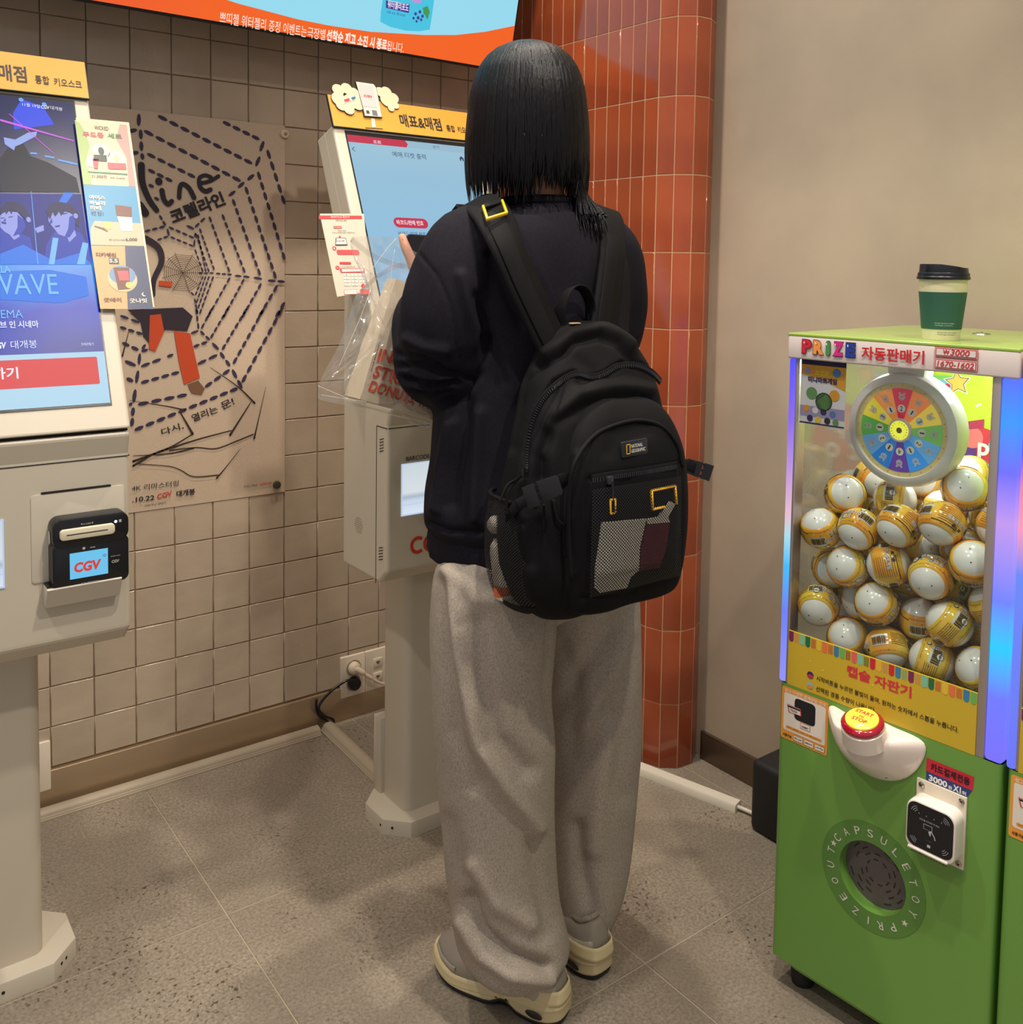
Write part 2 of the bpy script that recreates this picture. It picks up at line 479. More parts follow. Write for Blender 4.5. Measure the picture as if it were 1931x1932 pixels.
for ci, (a, b) in enumerate(facets):
    ax, ay = a; bx, by = b
    ln = math.hypot(bx - ax, by - ay)
    dx, dy = (bx - ax) / ln, (by - ay) / ln
    key = round(ln, 3)
    if key not in TV: TV[key] = [tile_mesh('tile', ln - 0.0028, 0.1972, 0.007, 0.0008, M['terra'], 0.0002, 2, seed=50 + k) for k in range(3)]
    if key not in TV or True:
        low = tile_mesh('tile', ln - 0.0028, 0.1722, 0.007, 0.0008, M['terra'], 0.0002, 2, seed=9) if (key, 'l') not in TV else TV[(key, 'l')]
        TV[(key, 'l')] = low
    # basis: local x along facet, local y up, local z outward
    out = Vector((dy, -dx, 0)); 
    mx = (ax + bx) / 2; my = (ay + by) / 2
    for r in range(-1, 10):
        z = 0.175 + 0.2 * r + 0.1
        me = random.choice(TV[key]) if r >= 0 else low
        if r < 0: z = 0.175 / 2 + 0.0005
        X = Vector((dx, dy, 0)); Y = Vector((0, 0, 1)); Zv = X.cross(Y)
        if Zv.dot(Vector((-0.8, -0.6, 0))) < 0 and ci < ncol: X = -X; Zv = X.cross(Y)
        if ci >= ncol:
            cvec = Vector((mx - 0.72, my + 0.66, 0))
            if Zv.dot(cvec) < 0: X = -X; Zv = X.cross(Y)
        c = Vector((mx, my, z)) - Zv * 0.007
        mw = Matrix(((X.x, Y.x, Zv.x, c.x), (X.y, Y.y, Zv.y, c.y), (X.z, Y.z, Zv.z, c.z), (0, 0, 0, 1)))
        o = bpy.data.objects.new('tile', me); COL.objects.link(o); o.parent = wall_center; o.matrix_local = mw

# --- plaster wall on the right
def plaster():
    m = mat('trowelled_plaster', S(181, 163, 140), 0.75, bump=0.12, bscale=14, var=1, vscale=3.2, col2=S(163, 147, 128), detail=8, bdist=0.004)
    return m
M['plaster'] = plaster()
wr = MB()
wr.box((0.834, -1.9, 1.4), (0.10, 4.0, 2.8))
tag(wr.build('wall_right', M['plaster'], loc=(0.834, -1.9, 0)), kind='structure')
bb = MB()
bb.box((0.780, -2.33, 0.037), (0.012, 3.14, 0.074), 0.001)
bb.box((0.779, -2.33, 0.075), (0.010, 3.14, 0.004), 0.0008)
tag(bb.build('baseboard_right', M['steel_dark']), kind='structure')

# --- floor cable covers
def dome(pts, wdt, ht, m, name, label, cat, flatt=False):
    b = MB()
    prof = []
    if flatt:
        prof = [(-wdt / 2, 0), (-wdt / 2, ht * 0.8), (-wdt / 2 + 0.003, ht), (wdt / 2 - 0.003, ht), (wdt / 2, ht * 0.8), (wdt / 2, 0)]
    else:
        prof = [(-wdt / 2, 0), (-wdt / 2, ht * 0.16), (-wdt / 2 + 0.003, ht * 0.2), (-wdt / 2 + 0.004, ht * 0.35)]
        for i in range(9):
            a = PI - PI * i / 8
            prof.append(((wdt / 2 - 0.006) * math.cos(a), ht * 0.4 + ht * 0.6 * math.sin(a)))
        prof += [(wdt / 2 - 0.004, ht * 0.35), (wdt / 2 - 0.003, ht * 0.2), (wdt / 2, ht * 0.16), (wdt / 2, 0)]
    for p, q in zip(pts, pts[1:]):
        p = Vector(p); q = Vector(q); t = (q - p).normalized(); sd = Vector((t.y, -t.x, 0))
        rings = [[e + sd * u + Vector((0, 0, v)) for u, v in prof] for e in (p, q)]
        b.loft(rings, 0, True, True)
    o = b.build(name, m, sharp=40)
    return tag(o, label, cat)
M['race'] = mat('grey_cable_cover', S(170, 156, 134), 0.5, bump=0.03, bscale=200)
M['race_w'] = mat('white_cable_cover', S(226, 218, 200), 0.4)
dome([(-1.30, -0.036, 0), (-0.012, -0.034, 0)], 0.046, 0.022, M['race'], 'cable_cover', 'long grey domed cable cover on the floor along the tiled wall', 'cable cover')
dome([(0.022, -0.030, 0), (0.012, -0.415, 0)], 0.048, 0.022, M['race'], 'cable_cover', 'short grey domed cable cover running out from the wall to the kiosk behind the person', 'cable cover')
dome([(0.515, -0.44, 0), (0.662, -0.985, 0)], 0.034, 0.020, M['race_w'], 'cable_cover', 'white flat cable cover on the floor beside the terracotta column', 'cable cover', True)
b = MB(); b.tube([(0.657, -0.975, 0.010), (0.665, -1.0, 0.009), (0.672, -1.04, 0.009)], 0.005, 8)
tag(b.build('cable', M['race_w']), 'short white cable end leaving the white cable cover at the black box', 'cable')

# --- small black box behind the machine
bx = MB()
bx.box((0.685, -1.175, 0.086), (0.125, 0.25, 0.172), 0.014, seg=3)
tag(bx.build('storage_box', M['black_matte'], sharp=50), 'matt black box on the floor beside the green machine', 'box')

# --- wall sockets
WF = Fr((0, -0.001, 0), (1, 0, 0), (0, 0, 1))      # tile face plane, N toward the room
def plate(u, v, w_, h_, label, kindp):
    t = thing('wall_socket', label, 'socket', (u + w_ / 2, -0.001, v))
    b = MB(); b.prism(rrect(w_, h_, 0.003, 3, u + w_ / 2, v + h_ / 2), WF, 0, 0.0085, bev=0.0012)
    b.build('face_plate', M['plate'], t, sharp=40)
    if kindp == 'socket':
        for k in (0, 1):
            cv = v + h_ * (0.70 - 0.38 * k)
            r = MB(); fr = WF.sub(u + w_ / 2, cv, 0.0086)
            r.lathe(fr, [(0.0235, -0.001), (0.0235, 0.0012), (0.0205, 0.0012), (0.0195, -0.002)], 32, cap=False)
            r.disc(fr, 0, 0, 0.0196, 0.0002, 0)
            r.build('socket_ring', mat('socket_recess', S(170, 156, 132), 0.5), t)
    if kindp == 'data':
        for k in (0, 1):
            cv = v + h_ * (0.67 - 0.36 * k)
            r = MB(); r.box((u + w_ / 2, cv, 0.0095), (0.030, 0.026, 0.003), 0.0008, fr=WF)
            r.build('data_jack', M['plate'], t, sharp=40)
            r = MB(); r.prism([(u + w_ / 2 - 0.006, cv + 0.005), (u + w_ / 2 + 0.006, cv + 0.005), (u + w_ / 2 + 0.006, cv), (u + w_ / 2, cv - 0.006), (u + w_ / 2 - 0.006, cv)], WF, 0.0105, 0.0114)
            r.build('jack_port', ink(120, 108, 90), t)
    return t
plate(0.072, 0.067, 0.079, 0.121, 'cream double power socket with two plugs on the tiled wall, left of the data socket', 'socket')
plate(0.1525, 0.067, 0.079, 0.121, 'cream data socket with two network jacks beside the power socket', 'data')
q0 = aty(66, 1480, -0.001); 
plate(q0.x - 0.045, 0.05, 0.079, 0.121, 'cream wall plate low on the tiled wall behind the left kiosk post', 'blank')
# plugs and cords
cx_ = 0.072 + 0.0395
pl = thing('power_plug', 'white round power plug and cord in the upper hole of the power socket', 'plug', (cx_, -0.01, 0.152))
b = MB(); fr = Fr((cx_, -0.0105, 0.067 + 0.121 * 0.70), (1, 0, 0), (0, 0, 1))
b.lathe(fr, [(0.0185, 0), (0.0185, 0.010), (0.017, 0.013), (0.010, 0.018), (0.002, 0.019)], 24); b.build('plug_body', mat('cream_rubber', S(216, 200, 176), 0.5), pl, sharp=50)
b = MB(); z0 = 0.067 + 0.121 * 0.70
P = catmull([(cx_, -0.024, z0 + 0.002), (cx_ + 0.018, -0.030, z0 - 0.012), (cx_ + 0.040, -0.034, z0 - 0.030), (cx_ + 0.075, -0.040, z0 - 0.055), (cx_ + 0.11, -0.05, z0 - 0.064), (cx_ + 0.14, -0.09, z0 - 0.07), (cx_ + 0.10, -0.25, z0 - 0.09), (cx_, -0.40, z0 - 0.10)], 6)
b.tube(P, [0.0085 if i < 8 else (0.0055 if i < 14 else 0.0035) for i in range(len(P))], 10); b.build('cord', bpy.data.materials['cream_rubber'], pl)
z1 = 0.067 + 0.121 * 0.32
pl = thing('power_plug', 'black round power plug and looping black cord in the lower hole of the power socket', 'plug', (cx_, -0.01, z1))
b = MB(); fr = Fr((cx_, -0.0105, z1), (1, 0, 0), (0, 0, 1))
b.lathe(fr, [(0.0190, 0), (0.0190, 0.012), (0.017, 0.016), (0.005, 0.018)], 24); b.build('plug_body', M['black'], pl, sharp=50)
b = MB()
P = catmull([(cx_ + 0.002, -0.024, z1 + 0.003), (cx_ - 0.020, -0.026, z1 + 0.018), (cx_ - 0.036, -0.026, z1 + 0.019), (cx_ - 0.075, -0.026, z1 + 0.004), (cx_ - 0.110, -0.026, z1 - 0.022), (cx_ - 0.118, -0.028, z1 - 0.042), (cx_ - 0.100, -0.030, z1 - 0.066), (cx_ - 0.075, -0.032, z1 - 0.082), (cx_ - 0.082, -0.034, z1 - 0.096), (cx_ - 0.095, -0.035, 0.008)], 6)
b.tube(P, [0.006 if i < 6 else 0.0038 for i in range(len(P))], 10); b.build('cord', M['black'], pl)
b = MB()
P = catmull([(cx_ - 0.122, -0.020, 0.094), (cx_ - 0.124, -0.022, 0.070), (cx_ - 0.116, -0.024, 0.045), (cx_ - 0.090, -0.028, 0.020), (cx_ - 0.082, -0.032, 0.006)], 6)
b.tube(P, 0.0038, 10); tag(b.build('electric_cord', M['black']), 'second black cord hanging from behind the tiles down to the cable covers', 'cord')
# ================================================================== film poster on the tiled wall
PF = Fr((0, -0.0015, 0), (1, 0, 0), (0, 0, 1))
def z5(x, y): return (240 + x / 4.831, 200 + y / 4.831)
def z6(x, y): return (220 + x / 4.83, 580 + y / 4.83)
poster = thing('film_poster', 'beige film poster with a dashed spider web, between the two kiosks', 'poster', (-0.35, -0.001, 0.70))
M['paper'] = mat('poster_paper', S(204, 184, 160), 0.55, bump=0.25, bscale=5, var=1, vscale=300, col2=S(196, 175, 150), bdist=0.004)
b = MB()
nx_, nz_ = 12, 24
fr_ = []; bk = []
for j in range(nz_ + 1):
    for i in range(nx_ + 1):
        u = -0.599 + 0.5 * i / nx_; v = 0.70 + 1.002 * j / nz_
        lift = 0.0 if 0 < j < nz_ else 0.0
        wv = 0.0011 * (1 + math.sin(v * 9 + u * 3)) * (1 if j > 1 else 1.6)
        fr_.append(PF.p(u, v, wv)); bk.append(PF.p(u, v, wv - 0.0004))
fs = []
for j in range(nz_):
    for i in range(nx_):
        a = j * (nx_ + 1) + i; fs.append([a, a + 1, a + nx_ + 2, a + nx_ + 1])
b.add(fr_, fs, 0, True); b.add(bk, [f[::-1] for f in fs], 0, True)
b.build('sheet', M['paper'], poster)
PN = 0.0038
def inside(u, v): return -0.598 < u < -0.1 and 0.701 < v < 1.700
web = MB()
HUB = PF.px(*z5(505, 1520))
segs5 = [((105, 60), (100, 195)), ((118, 205), (128, 420)), ((130, 425), (140, 495)),
 ((0, 235), (95, 215)), ((30, 435), (108, 420)), ((268, 85), (1145, 530)), ((860, 140), (1210, 310)), ((140, 220), (1040, 690)),
 ((170, 430), (625, 655)), ((180, 575), (415, 690)), ((185, 715), (245, 740)), ((240, 830), (292, 860)),
 ((1245, 310), (1205, 425)), ((1210, 450), (1165, 560)), ((1160, 620), (1085, 680)), ((1070, 690), (1000, 750)), ((990, 770), (915, 825)),
 ((710, 1015), (610, 1110)), ((530, 1085), (615, 1125)), ((1270, 390), (1435, 905)), ((1185, 590), (1435, 1410)), ((1072, 728), (1355, 1580)),
 ((955, 840), (1212, 1550)), ((860, 980), (1072, 1525)), ((742, 1000), (932, 1520)), ((655, 1110), (792, 1500)),
 ((620, 1155), (745, 1520)), ((640, 1165), (715, 1520)), ((612, 1300), (690, 1520)),
 ((1440, 1603), (1270, 1590)), ((1235, 1578), (1140, 1562)), ((1120, 1560), (970, 1545)), ((955, 1537), (800, 1525)), ((790, 1522), (640, 1522)),
 ((288, 990), (350, 1095)), ((360, 1110), (380, 1190)), ((150, 1145), (345, 1095)), ((370, 1100), (610, 1205)), ((265, 1225), (375, 1185)), ((385, 1190), (605, 1280)),
 ((612, 1210), (605, 1290)), ((620, 1150), (612, 1200)),
 ((1370, 1625), (1190, 1932)), ((1222, 1610), (1040, 1932)), ((1065, 1570), (870, 1932)), ((938, 1555), (725, 1932)), ((785, 1545), (655, 1900)), ((745, 1545), (640, 1850)), ((715, 1545), (625, 1800)), ((690, 1545), (615, 1730)),
 ((1436, 1780), (1345, 1932)), ((570, 1690), (610, 1730)), ((610, 1750), (640, 1900))]
segs6 = [((1510, 0), (1135, 690)), ((1345, 0), (1055, 520)), ((1185, 5), (955, 390)), ((1015, 0), (850, 285)), ((870, 0), (765, 200)), ((720, 0), (745, 200)),
 ((755, 210), (850, 300)), ((860, 315), (935, 390)), ((935, 400), (1035, 540)), ((1045, 555), (1145, 745)),
 ((665, 240), (750, 208)), ((290, 382), (215, 398)), ((450, 450), (520, 425)), ((410, 465), (210, 540)), ((690, 360), (830, 310)), ((725, 520), (925, 425)), ((575, 585), (210, 688)),
 ((1035, 560), (795, 730)), ((650, 790), (180, 885)), ((1110, 730), (150, 1120)), ((265, 330), (225, 385)), ((210, 405), (200, 530)), ((195, 560), (175, 700)), ((170, 730), (150, 880)), ((150, 900), (135, 1090)),
 ((20, 70), (215, 140)), ((20, 175), (240, 245)), ((40, 315), (205, 390)), ((60, 480), (185, 535)), ((80, 640), (155, 675)), ((110, 870), (140, 890))]
def stitches(P, Q):
    P = Vector(P); Q = Vector(Q); L_ = (Q - P).length
    d0 = min((P - Vector(HUB)).length, (Q - Vector(HUB)).length)
    st = max(0.014, min(0.030, 0.012 + 0.06 * d0))
    n = max(1, round(L_ / st)); ang = math.atan2(Q.y - P.y, Q.x - P.x)
    for i in range(n):
        c = P + (Q - P) * ((i + 0.5) / n)
        if inside(c.x, c.y): web.disc(PF, c.x, c.y, L_ / n * 0.43, PN, 0, 8, ry=0.0018 + 0.0105 * min(d0, 0.30), rot=ang)
for a, c in segs5: stitches(PF.px(*z5(*a)), PF.px(*z5(*c)))
for a, c in segs6: stitches(PF.px(*z6(*a)), PF.px(*z6(*c)))
o = web.build('web_stitches', ink(52, 44, 72, 0.6), poster); o['kind'] = 'stuff'
fine = MB()
def thin(P, Q, w_=0.0006):
    P = Vector(P); Q = Vector(Q); d = (Q - P).normalized() * 1; n_ = Vector((-d.y, d.x)) * w_
    fine.flat([P + n_, P - n_, Q - n_, Q + n_], PF, PN, 0)
spk = [math.radians(a) for a in (90 + 22, 62, 25, 0, -38, -72, -120, -165, 160, 135)]
H = Vector(HUB)
for ri in range(9):
    r = 0.006 + 0.0046 * ri
    P = [H + Vector((math.cos(a), math.sin(a))) * r * 1.15 for a in spk]
    for p_, q_ in zip(P, P[1:] + P[:1]): thin(p_, q_)
for a in spk: thin(H, H + Vector((math.cos(a), math.sin(a))) * 0.055)
o = fine.build('web_centre', ink(86, 66, 58, 0.6), poster); o['kind'] = 'stuff'
# lettering
lt = MB()
def brush(pts, wd, n=PN + 0.0003, mb=None, m=0):
    mb = mb or lt
    P = catmull([(PF.px(*p)[0], PF.px(*p)[1], 0) for p in pts], 5)
    for i, p in enumerate(P):
        mb.disc(PF, p.x, p.y, wd[0] + (wd[1] - wd[0]) * i / (len(P) - 1), n + 0.00001 * i, m, 10)
        if i:
            q = P[i - 1]; d = (p - q)
            if d.length > 0:
                d.normalize(); k = Vector((-d.y, d.x, 0)); w0 = wd[0] + (wd[1] - wd[0]) * (i - 1) / (len(P) - 1); w1 = wd[0] + (wd[1] - wd[0]) * i / (len(P) - 1)
                mb.flat([(q + k * w0)[:2], (q - k * w0)[:2], (p - k * w1)[:2], (p + k * w1)[:2]], PF, n, m)
brush([z5(125, 540), z5(135, 700), z5(195, 850), z5(265, 950)], (0.0085, 0.0065))
brush([z5(284, 685), z5(286, 690)], (0.009, 0.009))
brush([z5(313, 770), z5(330, 850), z5(370, 895), z5(402, 868)], (0.0065, 0.006))
brush([z5(470, 835), z5(478, 740), z5(505, 712), z5(560, 750), z5(605, 835)], (0.0055, 0.0065))
brush([z5(828, 640), z5(760, 680), z5(690, 700), z5(652, 690), z5(660, 650), z5(710, 632), z5(760, 650)], (0.005, 0.005))
brush([z5(652, 690), z5(665, 745), z5(710, 778), z5(755, 762)], (0.006, 0.006))
brush([z5(115, 900), z5(160, 975)], (0.008, 0.010))
def wtxt(s_, p0, p1, ht, bold=0.02, rot=None):
    a = Vector(PF.px(*p0)); c = Vector(PF.px(*p1)); d = c - a
    lt.txt(s_, PF, a.x, a.y, d.length, ht, PN + 0.0003, 0, bold, 0, math.atan2(d.y, d.x))
wtxt('코렐라인', z5(420, 1085), z5(900, 900), 0.038, 0.035)
wtxt('다시,', z6(415, 1170), z6(610, 1105), 0.019, 0.012)
wtxt('열리는', z6(695, 1045), z6(925, 955), 0.021, 0.012)
wtxt('문!', z6(965, 935), z6(1075, 880), 0.021, 0.012)
wtxt('4K 리마스터링', z6(135, 1675), z6(562, 1625), 0.015, 0.0)
wtxt('.10.22', z6(140, 1775), z6(342, 1750), 0.0125, 0.02)
wtxt('대개봉', z6(543, 1725), z6(712, 1700), 0.016, 0.03)
wtxt('12세 이상 관람가', z6(255, 1815), z6(450, 1788), 0.006, 0.0)
wtxt('수입 | 배급', z6(1155, 1645), z6(1280, 1630), 0.007, 0.0)
tag(lt.build('lettering', ink(34, 30, 38, 0.6), poster), kind='stuff')
lt = MB()
wtxt('CGV', z6(370, 1745), z6(505, 1710), 0.013, 0.03); wtxt('LOCUS', z6(1305, 1622), z6(1408, 1608), 0.0065, 0.03)
tag(lt.build('red_lettering', ink(196, 62, 50, 0.6), poster), kind='stuff')
# thin dark thorn-like branches printed across the foot
br = MB()
for pts, wd in (([z6(150, 1440), z6(320, 1340), z6(510, 1260), z6(690, 1150)], (0.0028, 0.0015)), ([z6(690, 1150), z6(575, 950), ], (0.003, 0.0013)), ([z6(620, 935), z6(460, 900), z6(115, 845)], (0.0022, 0.0004)),
    ([z6(150, 1400), z6(430, 1300), z6(740, 1200), z6(1040, 1120)], (0.003, 0.0014)), ([z6(1030, 1160), z6(1220, 860)], (0.0028, 0.001)), ([z6(1255, 870), z6(1100, 720), z6(850, 545)], (0.0024, 0.0004)),
    ([z6(480, 1300), z6(720, 1275), z6(900, 1285), z6(1080, 1220), z6(1240, 1155)], (0.0014, 0.0018)), ([z6(1250, 1190), z6(1275, 1080), z6(1355, 725)], (0.0028, 0.0004)),
    ([z6(200, 1425), z6(470, 1445), z6(580, 1480), z6(700, 1540), z6(920, 1525)], (0.0010, 0.0016)), ([z6(910, 1550), z6(980, 1470), z6(1125, 1285)], (0.0024, 0.0004)),
    ([z6(150, 1350), z6(470, 1330), z6(700, 1280)], (0.0008, 0.0022)), ([z6(50, 440), z6(112, 200)], (0.002, 0.0004))):
    brush(pts, wd, PN + 0.0002, br)
tag(br.build('branches', ink(58, 46, 42, 0.4), poster), kind='stuff')
# plain colour shapes in the middle of the print
ab = MB()
def blob(pts, m, n=PN + 0.0004):
    ab.flat([PF.px(*p) for p in pts], PF, n, m)
blob([z6(95, 20), z6(600, 0), z6(690, 80), z6(640, 215), z6(440, 200), z6(330, 370), z6(240, 260), z6(215, 130)], 1)
blob([z6(300, 70), z6(400, 60), z6(430, 220), z6(350, 400), z6(290, 380)], 0, PN + 0.0005)
blob([z6(520, 215), z6(665, 235), z6(720, 480), z6(755, 640), z6(610, 700), z6(560, 480)], 0, PN + 0.0005)
blob([z6(640, 700), z6(740, 665), z6(800, 740), z6(770, 795), z6(680, 780)], 2, PN + 0.0006)
blob([z5(285, 1590), z5(410, 1600), z5(400, 1650), z5(280, 1635)], 0)
brush([z5(165, 1210), z5(280, 1290), z5(310, 1420), z5(240, 1580), z5(230, 1720)], (0.0085, 0.006), PN + 0.0003, ab, 1)
ab.build('colour_shapes', [ink(196, 72, 34, 0.6), ink(46, 36, 46, 0.6), ink(120, 84, 60, 0.6)], poster)
# magnets holding the poster
def magnet(px, py, r, m, label, two=False):
    u, v = PF.px(px, py)
    b = MB(); fr = PF.sub(u, v, 0.003)
    b.lathe(fr, [(r, 0), (r, 0.006), (r * 0.93, 0.0078), (r * 0.6, 0.0085), (0.001, 0.0087)], 28)
    t = b.build('magnet', m, loc=PF.p(u, v, 0.003), sharp=50)
    tag(t, label, 'magnet')
    if two:
        c = MB(); c.lathe(fr, [(r * 0.42, 0.0086), (r * 0.42, 0.0100), (r * 0.30, 0.0106), (0.001, 0.0106)], 20); c.build('centre_stud', M['steel'], t)
magnet(535.5, 253, 0.0115, mat('cream_magnet', S(222, 206, 176), 0.3), 'cream round magnet with a dark centre at the top right corner of the film poster', True)
magnet(521, 914, 0.0108, mat('green_magnet', S(66, 66, 48), 0.3), 'dark green round magnet at the bottom right corner of the film poster')

# ================================================================== television above
tvn = Vector((0, -1, -0.22)).normalized()
TF = Fr(aty(962, 138, -0.19), (1, 0, 0), (0, -0.215, 0.976))       # right bottom corner of the panel
TW, TH = 1.96, 1.10
tv = thing('television', 'large wall display showing an orange and pale blue advert above the tiled wall', 'television', tuple(TF.p(-TW / 2, 0, -0.05)))
b = MB(); b.box((-TW / 2, TH / 2, -0.027), (TW, TH, 0.054), 0.002, fr=TF)
b.build('casing', M['black_matte'], tv, sharp=40)
b = MB(); b.rect(TF, -TW + 0.006, 0.006, -0.006, TH - 0.006, 0.0006)
b.box((-TW / 2, 0.4, -0.085), (0.9, 0.45, 0.06), 0.003, fr=TF) if False else None
sk = screen_mat('advert_sky', [(0.0, S(142, 206, 226)), (0.45, S(160, 214, 232)), (0.7, S(170, 222, 200)), (1.0, S(200, 226, 170))], 'X', -1.0, 0.05, 1.15)
b.build('screen', sk, tv)
br = MB()
br.box((-TW / 2, 0.35, -0.085), (0.5, 0.40, 0.062), 0.002, fr=TF)
br.build('wall_bracket', M['black_matte'], tv)
ad = MB()
band = [(-TW + 0.006, 0.006), (-0.006, 0.006)]
prof = [(981 - 12, 48), (915, 60), (860, 66), (800, 66), (700, 60), (620, 48), (560, 36), (500, 20), (450, 7), (410, -6), (300, -45), (100, -120), (0, -160)]
top = [TF.px(x, y) for x, y in prof]
top[0] = (-0.006, top[0][1])
top = [p for p in top if p[0] > -TW + 0.01 and p[1] < TH - 0.02] + [(-TW + 0.006, top[-1][1])]
ad.flat(band + [(-0.006, top[0][1])] + top[1:], TF, 0.0012, 0)
ad.txt('쁘띠첼 워터젤리 증정 이벤트는 극장별 ', TF, *TF.px(412, 44), 0.40, 0.026, 0.0018, 1, 0.0)
o = ad.build('advert_band', [screen_mat('advert_orange', [(0.0, S(255, 112, 30)), (0.5, S(250, 96, 50)), (1.0, S(255, 130, 70))], 'X', -1.0, 0.1, 1.1), glow(250, 240, 226, 1.0)], tv)
# (the strings are laid out again below so that their lengths follow the photograph)
for i in range(len(o.data.polygons)): pass
bpy.data.objects.remove(o)
ad = MB()
ad.flat(band + [(-0.006, top[0][1])] + top[1:], TF, 0.0012, 0)
def tvt(s_, p0, p1, ht, bold):
    a = Vector(TF.px(*p0)); c = Vector(TF.px(*p1)); d = c - a
    ad.txt(s_, TF, a.x, a.y, d.length, ht, 0.0018, 1, bold, 0, math.atan2(d.y, d.x))
def q7(x, y): return (340 + x / 2.682, y / 2.682)
tvt('쁘띠첼 워터젤리 증정 이벤트는', q7(198, 116), q7(636, 190), 0.027, 0.0)
tvt('극장별', q7(642, 192), q7(732, 204), 0.027, 0.0)
tvt('선착순 재고 소진 시 종료', q7(738, 206), q7(1042, 256), 0.029, 0.035)
tvt('됩니다.', q7(1044, 256), q7(1128, 270), 0.026, 0.0)
ad.build('advert_band', [screen_mat('advert_orange_band', [(0.0, S(240, 98, 34)), (0.5, S(232, 84, 50)), (1.0, S(236, 120, 74))], 'X', -1.0, 0.1, 1.05), glow(252, 240, 226, 1.0)], tv)
pk = MB()
def tpx(l): return [TF.px(*q7(*p)) for p in l]
pk.flat(tpx([(1030, -40), (1015, 60), (1012, 110), (1060, 135), (1140, 155), (1210, 158), (1262, 150), (1272, 90), (1290, -40)]), TF, 0.0014, 0)
for cx2, cy2, r in [(1190, 70, 14), (1212, 60, 14), (1225, 82, 14), (1203, 90, 15), (1180, 92, 12), (1218, 100, 12), (1195, 108, 11), (1235, 66, 10)]:
    u, v = TF.px(*q7(cx2, cy2)); pk.disc(TF, u, v, r * 0.00031, 0.0020, 1, 14)
pk.flat(tpx([(1225, 40), (1250, 30), (1262, 60), (1250, 100), (1232, 66)]), TF, 0.0022, 2)
pk.flat(tpx([(1175, -30), (1235, -30), (1215, 18), (1170, 10)]), TF, 0.0018, 3)
u, v = TF.px(*q7(1044, 44)); pk.flat(tpx([(1040, 2), (1160, 22), (1156, 66), (1040, 40)]), TF, 0.0019, 4)
a = Vector(TF.px(*q7(1046, 38))); c = Vector(TF.px(*q7(1152, 60))); pk.txt('워터젤리포도', TF, a.x, a.y, (c - a).length, 0.020, 0.0024, 5, 0.02, 0, math.atan2((c - a).y, (c - a).x))
a = Vector(TF.px(*q7(1044, 66))); c = Vector(TF.px(*q7(1135, 84))); pk.txt('130 mL 95 kcal', TF, a.x, a.y, (c - a).length, 0.007, 0.0024, 1, 0.0, 0, math.atan2((c - a).y, (c - a).x))
pk.build('advert_pouch', [glow(70, 196, 226), glow(60, 62, 150), glow(70, 150, 80), glow(190, 150, 214), glow(70, 52, 150), glow(240, 236, 246)], tv)

